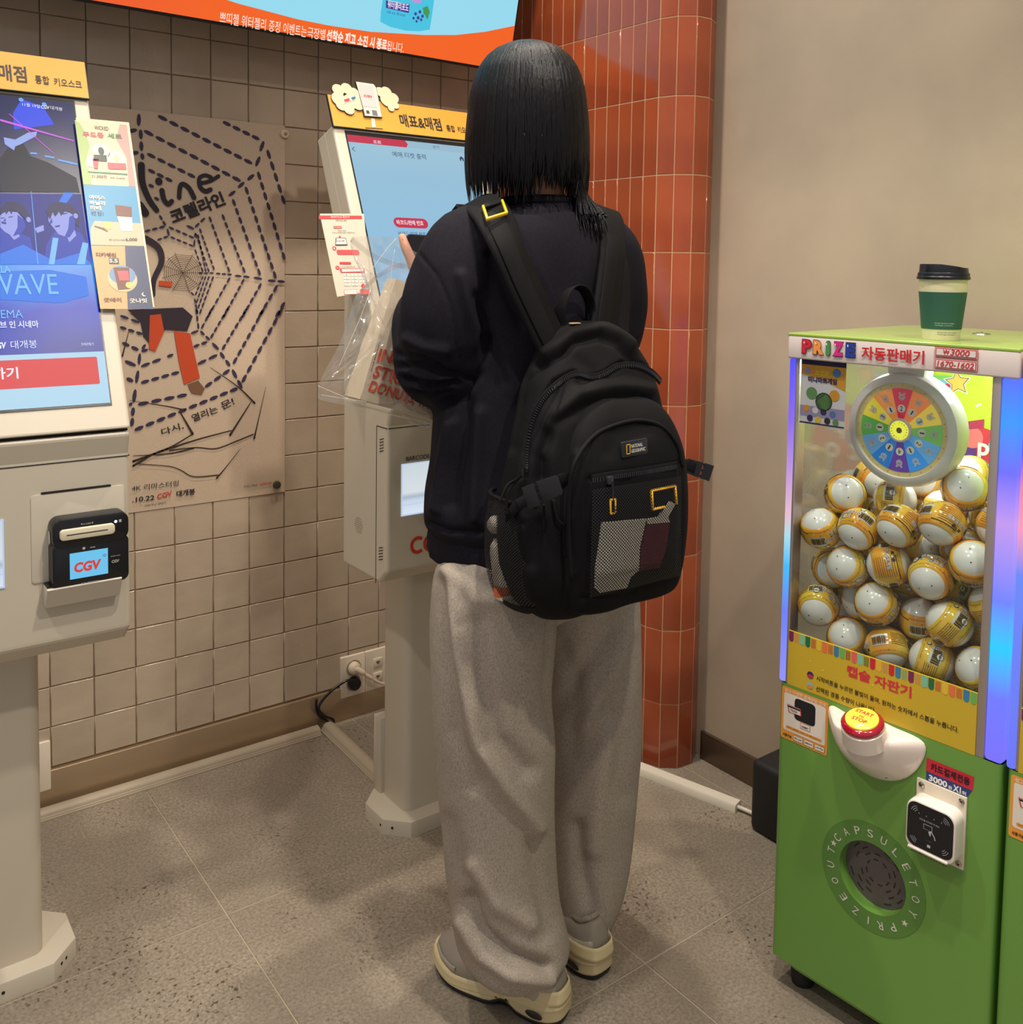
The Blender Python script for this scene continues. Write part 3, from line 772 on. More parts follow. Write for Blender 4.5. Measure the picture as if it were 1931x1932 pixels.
# ================================================================== ticket kiosks
FU = Vector((0, 0.41098599, 0.91164166))
def kiosk(xl, label, first):
    t = thing('ticket_kiosk', label, 'kiosk', (xl + 0.2035, -0.52, 0))
    t_w = 0.407; cx0 = xl + t_w / 2
    side = Fr((xl, 0, 0), (0, 1, 0), (0, 0, 1))        # profile plane, extruded along +x (N = y x z = x)
    FF = Fr((xl, -0.715, 1.035), (1, 0, 0), FU)        # the tilted face, u from the left edge
    LF = Fr((xl, -0.70, 0), (1, 0, 0), (0, 0, 1))      # lower front face
    # upper head: tilted slab with a side seam
    b = MB()
    f0 = (-0.7145, 1.036); f1 = (-0.436, 1.652); b1 = (-0.354, 1.623)
    b.prism([(-0.7145, 1.036), (-0.4955, 1.036), (-0.4955, 1.31), (-0.354, 1.623), (-0.436, 1.652)], side, 0, t_w)
    o = b.build('head', M['kiosk'], t); 
    bv = o.modifiers.new('edge', 'BEVEL'); bv.width = 0.006; bv.segments = 3; bv.limit_method = 'ANGLE'; bv.harden_normals = False
    # lower box
    b = MB()
    b.prism([(-0.700, 0.672), (-0.668, 0.642), (-0.4955, 0.642), (-0.4955, 1.030), (-0.7125, 1.030), (-0.700, 0.990)], side, 0, t_w)
    o = b.build('body', M['kiosk'], t)
    bv = o.modifiers.new('edge', 'BEVEL'); bv.width = 0.008; bv.segments = 3; bv.limit_method = 'ANGLE'
    # dark seams: between head and body, around the access door
    b = MB()
    b.box((t_w / 2, 0.985, 0.0003), (t_w - 0.004, 0.0016, 0.001), fr=LF)
    b.box((t_w / 2, 1.0325, -0.004), (t_w - 0.006, 0.004, 0.012), fr=LF)
    sd = Fr((xl, 0, 0), (0, -1, 0), (0, 0, 1))         # left side face, N = -x
    for s_, X0 in ((-1, xl), (1, xl + t_w)):
        sd = Fr((X0, 0, 0), (0, s_ * 1.0, 0), (0, 0, 1))
        sg = s_
        b.box((sg * -0.6545, 0.812, 0.0002), (0.0016, 0.345, 0.001), fr=sd)
        b.box((sg * -0.677, 0.985, 0.0002), (0.045, 0.0016, 0.001), fr=sd)
    b.build('seam', M['gap'], t)
    b = MB()
    for s_, X0 in ((-1, xl), (1, xl + t_w)):
        sd = Fr((X0, 0, 0), (0, s_ * 1.0, 0), (0, 0, 1)); P_, Q_ = Vector((-0.6655, 1.04)), Vector((-0.395, 1.640)); 
        b.flat([(s_ * P_.x, P_.y), (s_ * (P_.x + 0.0022), P_.y), (s_ * (Q_.x + 0.0022), Q_.y), (s_ * Q_.x, Q_.y)], sd, 0.0004, 0)
    tag(b.build('head_seam', mat('seam_light', S(236, 228, 210), 0.4), t), kind='stuff')
    # side vents
    for s_, X0 in ((-1, xl), (1, xl + t_w)):
        sd = Fr((X0, 0, 0), (0, float(s_), 0), (0, 0, 1))
        for zc in (0.945, 0.709):
            v = MB()
            for k in range(5):
                zz = zc - 0.013 + k * 0.0065
                v.flat([(s_ * -0.686, zz + 0.0030), (s_ * -0.686, zz + 0.0050), (s_ * -0.668, zz - 0.0005), (s_ * -0.668, zz - 0.0025)][::1], sd, 0.0009, 0)
            v.build('vent_slots', M['gap'], t)
        v = MB()
        for r_ in range(7):
            m_ = 7 - abs(r_ - 3)
            for c_ in range(m_):
                v.disc(sd, s_ * (-0.575 + (c_ - (m_ - 1) / 2) * 0.0062), 0.749 + (r_ - 3) * 0.0052, 0.0012, 0.0009, 0, 6)
        v.build('speaker_holes', M['gap'], t)
    # pole and foot
    b = MB(); fz = Fr((cx0, -0.515, 0), (1, 0, 0), (0, 1, 0))
    b.prism(rrect(0.152, 0.118, 0.022, 6), fz, 0.037, 0.66, smooth=True)
    b.build('pole', M['kiosk'], t, sharp=50)
    b = MB(); b.box((0, 0.066, 0.13), (0.168, 0.034, 0.19), 0.002, fr=fz); b.build('cable_hatch', M['kiosk'], t, sharp=40)
    F = [(-0.132, -0.050), (-0.132, 0.034), (-0.082, 0.084), (0.082, 0.084), (0.132, 0.034), (0.132, -0.050), (0.084, -0.10), (-0.084, -0.10)]
    b = MB(); b.prism(F, fz, 0.0, 0.037, bev=0.0025); b.build('foot', M['kiosk'], t, sharp=30)
    for (x, y, nx, ny) in ((-0.132, -0.04, -1, 0), (-0.116, -0.067, -1, -1), (0.10, -0.083, 1, -1), (0.0, -0.10, 0, -1), (0.11, -0.0725, 1, -1)):
        n_ = Vector((nx, ny, 0)).normalized(); U = Vector((n_.y, -n_.x, 0)) * -1
        sf = Fr(fz.p(x, y, 0.019), U, (0, 0, 1))
        if sf.N.dot(n_) < 0: sf = Fr(fz.p(x, y, 0.019), -U, (0, 0, 1))
        s_ = MB(); s_.lathe(sf, [(0.0030, -0.0005), (0.0030, 0.0008), (0.0012, 0.001)], 10); s_.build('foot_screw', M['gap'], t)
    # black glass panel and display
    b = MB(); b.box((t_w / 2, 0.3545, 0.0006), (0.352, 0.617, 0.0016), fr=FF); b.build('glass_panel', M['black'], t)
    # yellow header board
    b = MB()
    x0, x1, y0, y1 = -0.003, t_w - 0.0, 0.667, 0.751
    b.box(((x0 + x1) / 2, (y0 + y1) / 2, 0.004), (x1 - x0, y1 - y0, 0.0055), fr=FF)
    hd = b.build('header_board', M['black_matte'], t)
    b = MB(); b.rect(FF, x0 + 0.0015, y0 + 0.0015, x1 - 0.0015, y1 - 0.0005, 0.0072, 0)
    b.build('header_face', mat('header_yellow', S(216, 158, 54), 0.5), hd)
    g = MB()
    g.txt('매표&매점', FF, 0.180, 0.6865, 0.118, 0.036, 0.0080, 0, 0.018)
    g.txt('통합', FF, 0.312, 0.6880, 0.025, 0.019, 0.0080, 0, 0.010); g.txt('키오스크', FF, 0.345, 0.6880, 0.050, 0.018, 0.0080, 0, 0.010)
    g.build('header_lettering', ink(36, 28, 30), hd)
    # cut-out art on the header: puffs, little kiosk drawing, 3-D glasses
    c = MB()
    def e8(x, y): return (580 + x / 4.39, 140 + y / 4.39)
    K = 0.175
    def ffp(x, y):
        u, v = KF.px(*e8(x, y)); return (u, v)
    KF = Fr((-0.172, -0.715, 1.035), (1, 0, 0), FU)
    puffs = [[(240, 150, 46), (310, 140, 45), (370, 175, 42), (425, 220, 38), (350, 245, 60), (245, 225, 55), (270, 275, 45), (330, 310, 42), (405, 275, 42)],
             [(590, 165, 40), (640, 165, 44), (700, 215, 42), (715, 275, 30), (650, 230, 60), (680, 300, 26)]]
    def cutout(circs, m, n0, n1, outline=True):
        if outline:
            for (x, y, r) in circs:
                u, v = ffp(x, y); fr2 = FF.sub(u, v, 0)
                c.lathe(fr2, [(r * 0.00033 + 0.0006, n0), (r * 0.00033 + 0.0006, n1)], 16, m + 1)
        for k, (x, y, r) in enumerate(circs):
            u, v = ffp(x, y); fr2 = FF.sub(u, v, 0)
            c.lathe(fr2, [(r * 0.00033, n0), (r * 0.00033, n1 + 0.0006 + 0.00003 * k)], 16, m)
    cutout(puffs[0], 0, 0.006, 0.0105); cutout(puffs[1], 0, 0.006, 0.0095)
    body = [ffp(*p) for p in [(385, 85), (530, 105), (552, 135), (600, 375), (460, 365), (455, 340), (445, 300)]]
    c.prism([ffp(*p) for p in [(383, 80), (532, 100), (556, 135), (604, 380), (455, 370), (440, 300)]], FF, 0.006, 0.0115, 1)
    c.flat(body[::-1], FF, 0.0121, 2)
    c.flat([ffp(*p) for p in [(400, 105), (520, 118), (565, 300), (440, 290)]], FF, 0.0126, 3)
    c.flat([ffp(*p) for p in [(515, 378), (545, 382), (555, 455), (525, 455)]][::-1], FF, 0.0082, 2)
    c.flat([ffp(*p) for p in [(468, 322), (492, 325), (498, 350), (472, 348)]][::-1], FF, 0.0127, 1)
    c.flat([ffp(*p) for p in [(515, 318), (555, 325), (566, 368), (522, 362)]][::-1], FF, 0.0127, 4)
    c.flat([ffp(*p) for p in [(470, 455), (615, 465), (615, 470), (470, 462)]][::-1], FF, 0.0080, 1)
    c.flat([ffp(*p) for p in [(270, 228), (380, 198), (388, 228), (350, 246), (335, 238), (318, 252), (284, 268)]][::-1], FF, 0.0122, 5)
    c.flat([ffp(*p) for p in [(284, 232), (330, 220), (332, 240), (318, 248), (292, 256)]][::-1], FF, 0.0126, 6)
    c.flat([ffp(*p) for p in [(342, 216), (380, 206), (382, 226), (356, 238)]][::-1], FF, 0.0126, 7)
    a = ffp(452, 212); e = ffp(520, 214)
    c.txt('CGV', FF, a[0], a[1], e[0] - a[0], 0.0065, 0.0130, 8, 0.03)
    c.build('header_cutouts', [mat('puff_cream', S(222, 206, 172), 0.6), ink(70, 54, 40), ink(226, 218, 200), ink(196, 196, 192), ink(110, 112, 116), ink(240, 236, 224), ink(206, 74, 62), ink(60, 104, 138), ink(206, 40, 48)], hd)
    return t, FF, LF, cx0

# ---- left kiosk
k1, F1, L1, c1 = kiosk(-1.104, 'white ticket kiosk at the left edge showing a blue concert on its screen', True)
sc = MB()
SX0, SX1, SY0, SY1 = 0.031, 0.377, 0.050, 0.657
sc.rect(F1, SX0, SY0, SX1, SY1, 0.0018)
sc.build('screen', screen_mat('concert_glow', [(0.0, S(14, 16, 40)), (0.30, S(30, 60, 190)), (0.45, S(40, 140, 230)), (0.55, S(36, 70, 200)), (0.75, S(20, 24, 90)), (1.0, S(12, 14, 40))], 'Z', 2.0, -2.33, 1.0, 0.35), k1)
def f1(x, y): return F1.px(x, y)
def za(x, y): return (x / 4.6, 80 + y / 4.6)
def zb(x, y): return (x / 6.034, 480 + y / 6.034)
a = MB()
def P1(pts, m, n): a.flat([f1(*p) for p in pts], F1, n, m)
ul, vl = SX0, f1(*zb(600, 1130))[1]
a.rect(F1, SX0, SY0, SX1, vl, 0.0022, 0)                                   # pale blue foot of the page
lo = f1(*zb(600, 1510))[1]; hi = f1(*zb(600, 1190))[1]; rgt = f1(*zb(1115, 1300))[0]
bp_ = rrect(rgt - (SX0 + 0.015), hi - lo, 0.003, 3, (rgt + SX0 + 0.015) / 2, (hi + lo) / 2)
a.flat(bp_, F1, 0.0026, 1)
d_ = f1(*zb(210, 1420)); a.txt('예매하기', F1, d_[0] - 0.082, d_[1], 0.082, 0.021, 0.0030, 2, 0.02)
# the concert picture
mid = f1(*za(350, 1305))[1]
a.rect(F1, SX0, mid, SX1, SY1, 0.0022, 3)
P1([za(180, 505), za(110, 620), za(120, 760), za(470, 720), za(370, 560), za(200, 505)][::-1], 4, 0.0024)
for p in (za(180, 505), za(382, 545)): u, v = f1(*p); a.disc(F1, u, v, 0.0042, 0.0032, 5, 14)
P1([za(0, 672), za(0, 690), za(640, 868), za(640, 858)], 6, 0.0030); P1([za(80, 625), za(76, 629), za(460, 972), za(466, 970)], 6, 0.0030)
P1([za(30, 830), za(130, 850), za(240, 790), za(320, 780), za(310, 820), za(180, 890), za(130, 910), za(120, 945), za(40, 890)], 7, 0.0029)
for q in ([(262, 960), (318, 964), (318, 980), (262, 976)], [(385, 985), (470, 1000), (470, 1016), (385, 1000)], [(500, 1018), (665, 1055), (668, 1074), (500, 1034)]):
    P1([za(*p) for p in q], 5, 0.0029)
P1([za(0, 1010), za(60, 930), za(200, 880), za(260, 990), za(420, 1050), za(660, 1180), za(690, 1310), za(0, 1300)], 8, 0.0026)
# two singers, as simple shapes
P1([za(0, 1320), za(700, 1322), za(770, 1800), za(780, 1932), za(0, 1932)], 9, 0.0023)
P1([za(264, 1300), za(270, 1300), za(330, 1932), za(322, 1932)], 5, 0.0034)
def head(cx2, cy2, s_, m_skin, m_hair, n):
    u, v = f1(*za(cx2, cy2))
    a.disc(F1, u, v, 0.021 * s_, n, m_skin, 20, ry=0.028 * s_, rot=0.25)
    a.disc(F1, u + 0.006 * s_, v + 0.021 * s_, 0.026 * s_, n + 0.0002, m_hair, 20, ry=0.019 * s_, rot=0.3)
    a.disc(F1, u + 0.024 * s_, v + 0.002 * s_, 0.006 * s_, n + 0.0003, m_skin, 12, ry=0.010 * s_)
P1([za(0, 1600), za(120, 1640), za(260, 1700), za(310, 1932), za(0, 1932)], 10, 0.0026)
P1([za(470, 1650), za(560, 1600), za(700, 1660), za(780, 1800), za(790, 1932), za(380, 1932), za(400, 1760)], 10, 0.0026)
P1([za(20, 1600), za(120, 1570), za(170, 1690), za(120, 1720)], 11, 0.0027); P1([za(540, 1600), za(620, 1560), za(660, 1680), za(600, 1740)], 11, 0.0027)
P1([za(*p) for p in [(0, 1500), (60, 1470), (150, 1480), (200, 1540), (222, 1600), (190, 1660), (110, 1690), (40, 1650), (0, 1610)]], 11, 0.0028)
P1([za(*p) for p in [(150, 1500), (200, 1540), (222, 1600), (190, 1660), (110, 1690), (150, 1610)]], 10, 0.0029)
P1([za(*p) for p in [(0, 1440), (60, 1390), (140, 1390), (220, 1440), (262, 1520), (245, 1570), (205, 1525), (165, 1485), (110, 1470), (95, 1500), (80, 1465), (50, 1500), (40, 1470), (0, 1510)]], 12, 0.0030)
P1([za(*p) for p in [(415, 1500), (432, 1480), (560, 1460), (640, 1500), (652, 1560), (640, 1640), (600, 1700), (560, 1690), (505, 1670), (470, 1625), (440, 1590), (420, 1560)]], 11, 0.0028)
P1([za(*p) for p in [(600, 1520), (640, 1500), (652, 1560), (640, 1640), (600, 1700), (560, 1690), (590, 1620)]], 10, 0.0029)
P1([za(*p) for p in [(398, 1470), (430, 1410), (500, 1388), (600, 1405), (665, 1460), (695, 1540), (680, 1610), (655, 1585), (645, 1510), (600, 1485), (560, 1475), (528, 1512), (508, 1475), (478, 1520), (455, 1480), (432, 1545), (412, 1510)]], 12, 0.0030)
for (x, y, w2) in ((480, 1498, 18), (560, 1492, 20), (90, 1520, 18), (20, 1530, 14)): P1([za(x - w2, y), za(x + w2, y - 6), za(x + w2, y + 2), za(x - w2, y + 8)], 12, 0.0031)
for (x, y) in ((655, 1512), (245, 1545)): u, v = f1(*za(x, y)); a.disc(F1, u, v, 0.0038, 0.0031, 11, 12, ry=0.0055)
for q_ in ([(470, 1600), (520, 1590), (515, 1606), (480, 1612)], [(10, 1560), (55, 1570), (50, 1585), (12, 1578)]): P1([za(*p) for p in q_], 9, 0.0031)
for q_ in ([(445, 1530), (455, 1570), (430, 1585), (425, 1575)], [(45, 1530), (50, 1560), (25, 1560)]): P1([za(*p) for p in q_], 10, 0.0031)
P1([za(*p) for p in [(560, 1300), (640, 1310), (560, 1420), (500, 1500), (470, 1460)]], 14, 0.00245)
P1([za(*p) for p in [(0, 1840), (200, 1760), (460, 1900), (700, 1830), (790, 1932), (0, 1932)]], 14, 0.00265)
P1([za(300, 1620), za(375, 1590), za(380, 1640), za(320, 1660)], 11, 0.0029)
for q in ([(455, 1700), (505, 1705), (470, 1932), (420, 1932)], [(715, 1740), (765, 1750), (735, 1932), (665, 1932)]): P1([za(*p) for p in q], 13, 0.0030)
# titles
def t1(s_, p0, p1, ht, m_, bold=0.0, shear=0.0):
    A = Vector(f1(*p0)); B = Vector(f1(*p1)); d = B - A
    a.txt(s_, F1, A.x, A.y, d.length, ht, 0.0036, m_, bold, shear, math.atan2(d.y, d.x))
t1('11월 19일', za(192, 560), za(345, 580), 0.0075, 2); t1('CGV', za(355, 583), za(430, 590), 0.0075, 2, 0.03, 0.2); t1('대개봉', za(435, 590), za(540, 605), 0.008, 2)
P1([zb(0, 200), zb(560, 180), zb(980, 260), zb(1010, 470), zb(700, 560), zb(0, 520)], 14, 0.0024)
t1('ILLA', zb(-60, 222), zb(118, 216), 0.0135, 13, 0.02)
t1('WAVE', zb(-150, 468), zb(665, 462), 0.039, 13, 0.0)
t1('CINEMA', zb(-230, 742), zb(260, 732), 0.0155, 13, 0.0)
t1('라이브 인 시네마', zb(-160, 855), zb(438, 842), 0.0135, 2, 0.02)
t1('CGV', zb(-90, 1090), zb(75, 1080), 0.012, 2, 0.04, 0.2); t1('대개봉', zb(122, 1085), zb(422, 1072), 0.0150, 2, 0.0)
t1('전체관람가', zb(922, 1048), zb(1066, 1044), 0.0055, 2, 0.0)
a.build('screen_page', [glow(178, 216, 238), glow(222, 76, 78), glow(236, 240, 250), screen_mat('stage_dark', [(0, S(18, 20, 48)), (0.4, S(20, 22, 60)), (0.75, S(24, 30, 90)), (1, S(26, 32, 70))], 'Z', 3.0, -4.2, 1.0, 0.3),
    glow(44, 76, 232), glow(110, 170, 246), glow(214, 96, 232), glow(148, 168, 232), glow(24, 26, 46), glow(28, 40, 136), glow(42, 66, 178), glow(150, 158, 230), glow(40, 38, 84), glow(120, 190, 240), glow(40, 120, 232)], k1)

# card terminal on the left kiosk
LF = L1
def zc(x, y): return (x / 3.8625, 780 + y / 3.8625)
def lf(x, y): return LF.px(*zc(x, y))
tm = thing('card_terminal', 'black card payment terminal with a lit blue display on the left kiosk', 'card terminal', tuple(LF.p(0.33, 0.76, 0)))
pn = MB(); p0 = lf(225, 1245); p1 = lf(912, 520)
pn.prism(rrect(0.152, 0.152, 0.006, 4, 0.322, 0.8575), LF, 0.0, 0.0022, bev=0.0006)
pn.build('access_panel', M['kiosk'], k1, sharp=40)
pn = MB(); u0, v0 = lf(300, 580); pn.box((0.3185, 0.9355, 0.001), (0.112, 0.003, 0.004), fr=LF); pn.build('panel_slot', M['gap'], k1)
b = MB()
b.prism(rrect(0.124, 0.050, 0.016, 6, 0.334, 0.8690), LF, 0.0, 0.036, bev=0.004)
b.prism(rrect(0.124, 0.082, 0.012, 6, 0.334, 0.812), LF, 0.0, 0.034, bev=0.003)
b.build('terminal_body', M['black'], tm, sharp=35)
b = MB(); b.prism(rrect(0.088, 0.018, 0.006, 5, 0.327, 0.868), LF, 0.034, 0.043, bev=0.0015); cs = b.build('card_slot', mat('slot_cream', S(222, 212, 184), 0.25), tm, sharp=40)
b = MB(); b.box((0.326, 0.868, 0.0432), (0.066, 0.0014, 0.0006), fr=LF); b.build('slot_line', M['gap'], cs)
b = MB(); b.rect(LF, 0.299, 0.7885, 0.3605, 0.8335, 0.0346); b.build('display', glow(110, 196, 238), tm)
g = MB()
g.txt('CGV', LF, 0.3055, 0.799, 0.044, 0.0175, 0.0352, 0, 0.05, 0.12)
for k in range(8):
    fr2 = LF.sub(0.3548, 0.8215, 0.0352, k * PI / 4); g.rect(fr2, 0.0011, -0.0004, 0.0030, 0.0004, 0, 1)
g.txt('CGV', LF, 0.3665, 0.8055, 0.0125, 0.0052, 0.0352, 2, 0.03, 0.1); g.txt('SMART PAY', LF, 0.3650, 0.8165, 0.016, 0.002, 0.0352, 2)
g.txt('NK-2500GN', LF, 0.3170, 0.7765, 0.028, 0.0036, 0.0352, 2, 0.0); g.txt('▼ IC CARD ▼', LF, 0.317, 0.8805, 0.020, 0.0028, 0.0366, 2)
g.disc(LF, 0.3735, 0.8785, 0.0026, 0.0368, 3, 14); g.rect(LF, 0.3790, 0.8765, 0.3830, 0.8812, 0.0366, 2)
g.disc(LF, 0.3215, 0.8395, 0.0024, 0.0352, 2, 12); g.rect(LF, 0.3315, 0.8385, 0.3400, 0.8397, 0.0352, 2)
tag(g.build('markings', [glow(214, 66, 56), glow(90, 84, 110), ink(196, 194, 190), glow(236, 240, 250, 1.5)], tm), kind='stuff')
b = MB(); sf = Fr(LF.p(0.2715, 0.862, 0.016), (0, -1, 0), (0, 0, 1)); 
sf = Fr(LF.p(0.2716, 0.862, 0.016), (0, 1, 0), (0, 0, 1)) if sf.N.x > 0 else sf
sf = Fr(LF.p(0.2716, 0.862, 0.016), Vector((0, -1, 0)), (0, 0, 1)); b.disc(sf, 0, 0, 0.007, 0.0006, 0, 16, ry=0.012); b.build('side_badge', ink(206, 200, 190), tm)
b = MB()
b.prism([(0.268, 0.744), (0.383, 0.744), (0.383, 0.778), (0.268, 0.778)], LF, 0.0, 0.004)
pr = Fr(LF.p(0.263, 0, 0), (0, -1, 0), (0, 0, 1))
b.prism([(0, 0.742), (0.020, 0.742), (0.036, 0.776), (0.034, 0.778), (0.0, 0.778)], Fr(LF.p(0.383, 0, 0), (0, -1, 0), (0, 0, 1)), 0.0, 0.120, bev=0.001)
b.build('holder_tray', M['kiosk'], tm, sharp=35)
b = MB(); b.box((0.272, 0.7792, 0.016), (0.016, 0.0025, 0.028), fr=LF); b.build('tray_gap', M['black'], tm)
# lit window of the scanner at the left edge
def scanner(LF, k, u0, u1, v0, v1):
    b = MB()
    b.box(((u0 + u1) / 2, (v0 + v1) / 2, 0.0003), (u1 - u0, v1 - v0, 0.001), fr=LF, mat=0)
    o = b.build('scanner_window', screen_mat('scanner_light', [(0.0, S(226, 236, 252)), (0.25, S(206, 220, 238)), (0.32, S(176, 190, 206)), (0.40, S(222, 230, 236)), (1.0, S(206, 220, 226))], 'Z', 8.3, -8.3 * v0, 0.95), k)
    f = MB()
    for (a_, b_, c_, d_2) in ((u0 - 0.0015, v0 - 0.0015, u1 + 0.0015, v0 + 0.0015), (u0 - 0.0015, v1 - 0.001, u1 + 0.0015, v1 + 0.001), (u0 - 0.0015, v0, u0 + 0.001, v1), (u1 - 0.001, v0, u1 + 0.0015, v1)):
        f.box(((a_ + c_) / 2, (b_ + d_2) / 2, 0.001), (c_ - a_, d_2 - b_, 0.002), fr=LF)
    f.box(((u0 + u1) / 2, v0 + 0.022, 0.0015), (u1 - u0, 0.0012, 0.001), fr=LF)
    f.build('window_frame', glow(196, 214, 240, 0.9), k)
scanner(LF, k1, 0.070, 0.2035, 0.785, 0.899)
g = MB(); g.txt('BARCODE SCANNER', LF, 0.076, 0.912, 0.122, 0.0095, 0.0008, 0, 0.01); g.build('scanner_lettering', ink(70, 62, 52), k1)

# ---- second kiosk
k2, F2, L2, c2 = kiosk(-0.172, 'white ticket kiosk with a pale blue screen and yellow header in front of the person', False)
SXa, SXb = 0.030, 0.377
u = MB(); u.rect(F2, SXa, 0.050, SXb, 0.652, 0.0018)
u.build('screen', screen_mat('ticket_page', [(0.0, S(166, 206, 240)), (0.5, S(146, 196, 230)), (0.85, S(150, 194, 220)), (1.0, S(160, 200, 220))], 'Z', 1.75, -1.85, 0.95), k2)
a = MB()
def e8(x, y): return (580 + x / 4.39, 140 + y / 4.39)
def f2(x, y): return F2.px(*e8(x, y))
yt = 0.652; yb = 0.633
xm = f2(830, 585)[0]
a.flat([(SXa, yb), (xm - 0.006, yb), (xm, (yb + yt) / 2), (xm - 0.006, yt), (SXa, yt)], F2, 0.0022, 0)
a.rect(F2, xm - 0.006, yb, SXb, yt, 0.0020, 1); 
def t2(s_, p0, p1, ht, m_, bold=0.0):
    A = Vector(f2(*p0)); B = Vector(f2(*p1)); d = B - A
    a.txt(s_, F2, A.x, A.y, d.length, ht, 0.0030, m_, bold, 0, 0)
t2('조회', (545, 580), (607, 585), 0.0098, 2, 0.01); t2('출력', (1037, 618), (1090, 622), 0.0085, 3)
t2('예매 티켓 출력', (705, 688), (980, 704), 0.0148, 4, 0.0)
u_, v_ = f2(375, 625); a.flat([(u_ + 0.004, v_ + 0.0065), (u_ - 0.0035, v_), (u_ + 0.004, v_ - 0.0065), (u_ + 0.0052, v_ - 0.0055), (u_ - 0.001, v_), (u_ + 0.0052, v_ + 0.0055)][::-1], F2, 0.003, 4)
u_, v_ = f2(1274, 706); a.flat([(u_ - 0.006, v_ - 0.006), (u_ - 0.002, v_ - 0.006), (u_ - 0.002, v_ - 0.001), (u_ + 0.002, v_ - 0.001), (u_ + 0.002, v_ - 0.006), (u_ + 0.006, v_ - 0.006), (u_ + 0.006, v_ + 0.002), (u_, v_ + 0.0075), (u_ - 0.006, v_ + 0.002)], F2, 0.003, 4)
u0, v0 = f2(712, 1230); u1, v1 = f2(993, 1230)
a.flat(rrect(u1 - u0, 0.0255, 0.0125, 6, (u0 + u1) / 2, v0), F2, 0.0024, 0)
t2('바코드/판매 번호', (740, 1250), (962, 1262), 0.0125, 2, 0.02)
t2('바코드/판매 번호', (755, 1345), (985, 1358), 0.0125, 4, 0.0)
tag(a.build('screen_page', [glow(196, 40, 72), glow(150, 186, 206), glow(240, 226, 236), glow(110, 110, 150), glow(50, 60, 96), glow(196, 222, 244)], k2), kind='stuff')
g = MB(); g.txt('BARCODE SCANNER', L2, 0.0465, 0.9105, 0.122, 0.0095, 0.0008, 0, 0.01); g.build('scanner_lettering', ink(70, 62, 52), k2)
scanner(L2, k2, 0.0365, 0.170, 0.793, 0.904)
g = MB()
cg = L2.px(772, 1028)
def ring(fr, cu, cv, R, r, a0, a1, n, m=0, k=24):
    P = [(cu + R * math.cos(a0 + (a1 - a0) * i / k), cv + R * math.sin(a0 + (a1 - a0) * i / k)) for i in range(k + 1)]
    Q = [(cu + r * math.cos(a0 + (a1 - a0) * i / k), cv + r * math.sin(a0 + (a1 - a0) * i / k)) for i in range(k + 1)]
    for i in range(k): g.flat([P[i], P[i + 1], Q[i + 1], Q[i]], fr, n, m)
for LFk in (L2,):
    ring(LFk, 0.078, 0.722, 0.0195, 0.0120, math.radians(50), math.radians(310), 0.0008)
    ring(LFk, 0.111, 0.722, 0.0195, 0.0120, math.radians(50), math.radians(360), 0.0009)
    g.flat([(0.122, 0.725), (0.1305, 0.725), (0.1305, 0.712), (0.138, 0.704), (0.146, 0.704), (0.164, 0.748), (0.154, 0.748), (0.143, 0.718), (0.132, 0.748), (0.122, 0.748), (0.135, 0.716), (0.111, 0.716), (0.111, 0.725)][0:0] or [(0.124, 0.741), (0.133, 0.741), (0.142, 0.716), (0.155, 0.750), (0.165, 0.748), (0.147, 0.703), (0.137, 0.703)], LFk, 0.0010, 0); g.rect(LFk, 0.112, 0.7175, 0.1305, 0.7245, 0.0011, 0)
g.build('red_logo', mat('logo_red', S(206, 56, 38), 0.4), k2)
LM = {'F1': F1, 'F2': F2}

# ================================================================== paper sheets hanging on the kiosks
def card(name, label, cat, FF, corners, thick, m, rise=0.008, fold=0.0):
    """laminated sheet taped to the kiosk edge: corners TL, TR, BR, BL in face coordinates"""
    t = thing(name, label, cat, tuple(FF.p(*corners[0], rise)))
    b = MB(); n_ = 8; ft_ = []; bk_ = []
    for j in range(n_ + 1):
        for i in range(n_ + 1):
            s_ = i / n_; q = j / n_
            u_ = (1 - q) * ((1 - s_) * corners[0][0] + s_ * corners[1][0]) + q * ((1 - s_) * corners[3][0] + s_ * corners[2][0])
            v_ = (1 - q) * ((1 - s_) * corners[0][1] + s_ * corners[1][1]) + q * ((1 - s_) * corners[3][1] + s_ * corners[2][1])
            n0 = rise
            ft_.append(FF.p(u_, v_, n0)); bk_.append(FF.p(u_, v_, n0 - thick))
    fs = []
    for j in range(n_):
        for i in range(n_):
            a_ = j * (n_ + 1) + i; fs.append([a_, a_ + n_ + 1, a_ + n_ + 2, a_ + 1])
    b.add(ft_, fs, 0, False); b.add(bk_, [f[::-1] for f in fs], 0, False)
    bd = [i for i in range(n_ + 1)] + [(j + 1) * (n_ + 1) - 1 for j in range(1, n_ + 1)] + [n_ * (n_ + 1) + i for i in range(n_ - 1, -1, -1)] + [j * (n_ + 1) for j in range(n_ - 1, 0, -1)]
    k = len(bd); b.add([ft_[i] for i in bd] + [bk_[i] for i in bd], [[i, (i + 1) % k, k + (i + 1) % k, k + i] for i in range(k)], 0, False)
    b.build('sheet', m, t)
    return t
M['lam'] = mat('laminate', S(206, 197, 178), 0.2, coat=0.4)
c4 = [F2.px(600.5, 406.5), F2.px(683.5, 406.5), F2.px(697, 553), F2.px(633, 563)]
gd = card('instruction_sheet', 'white laminated instruction sheet with red buttons taped to the left edge of the second kiosk', 'notice', F2, c4, 0.0006, M['lam'], 0.009)
a = MB(); NN = 0.0096
def g2(x, y): return F2.px(580 + x / 4.39, 140 + y / 4.39, NN)
def G(pts, m, n=0): a.flat([g2(*p) for p in pts][::-1], F2, NN + n, m)
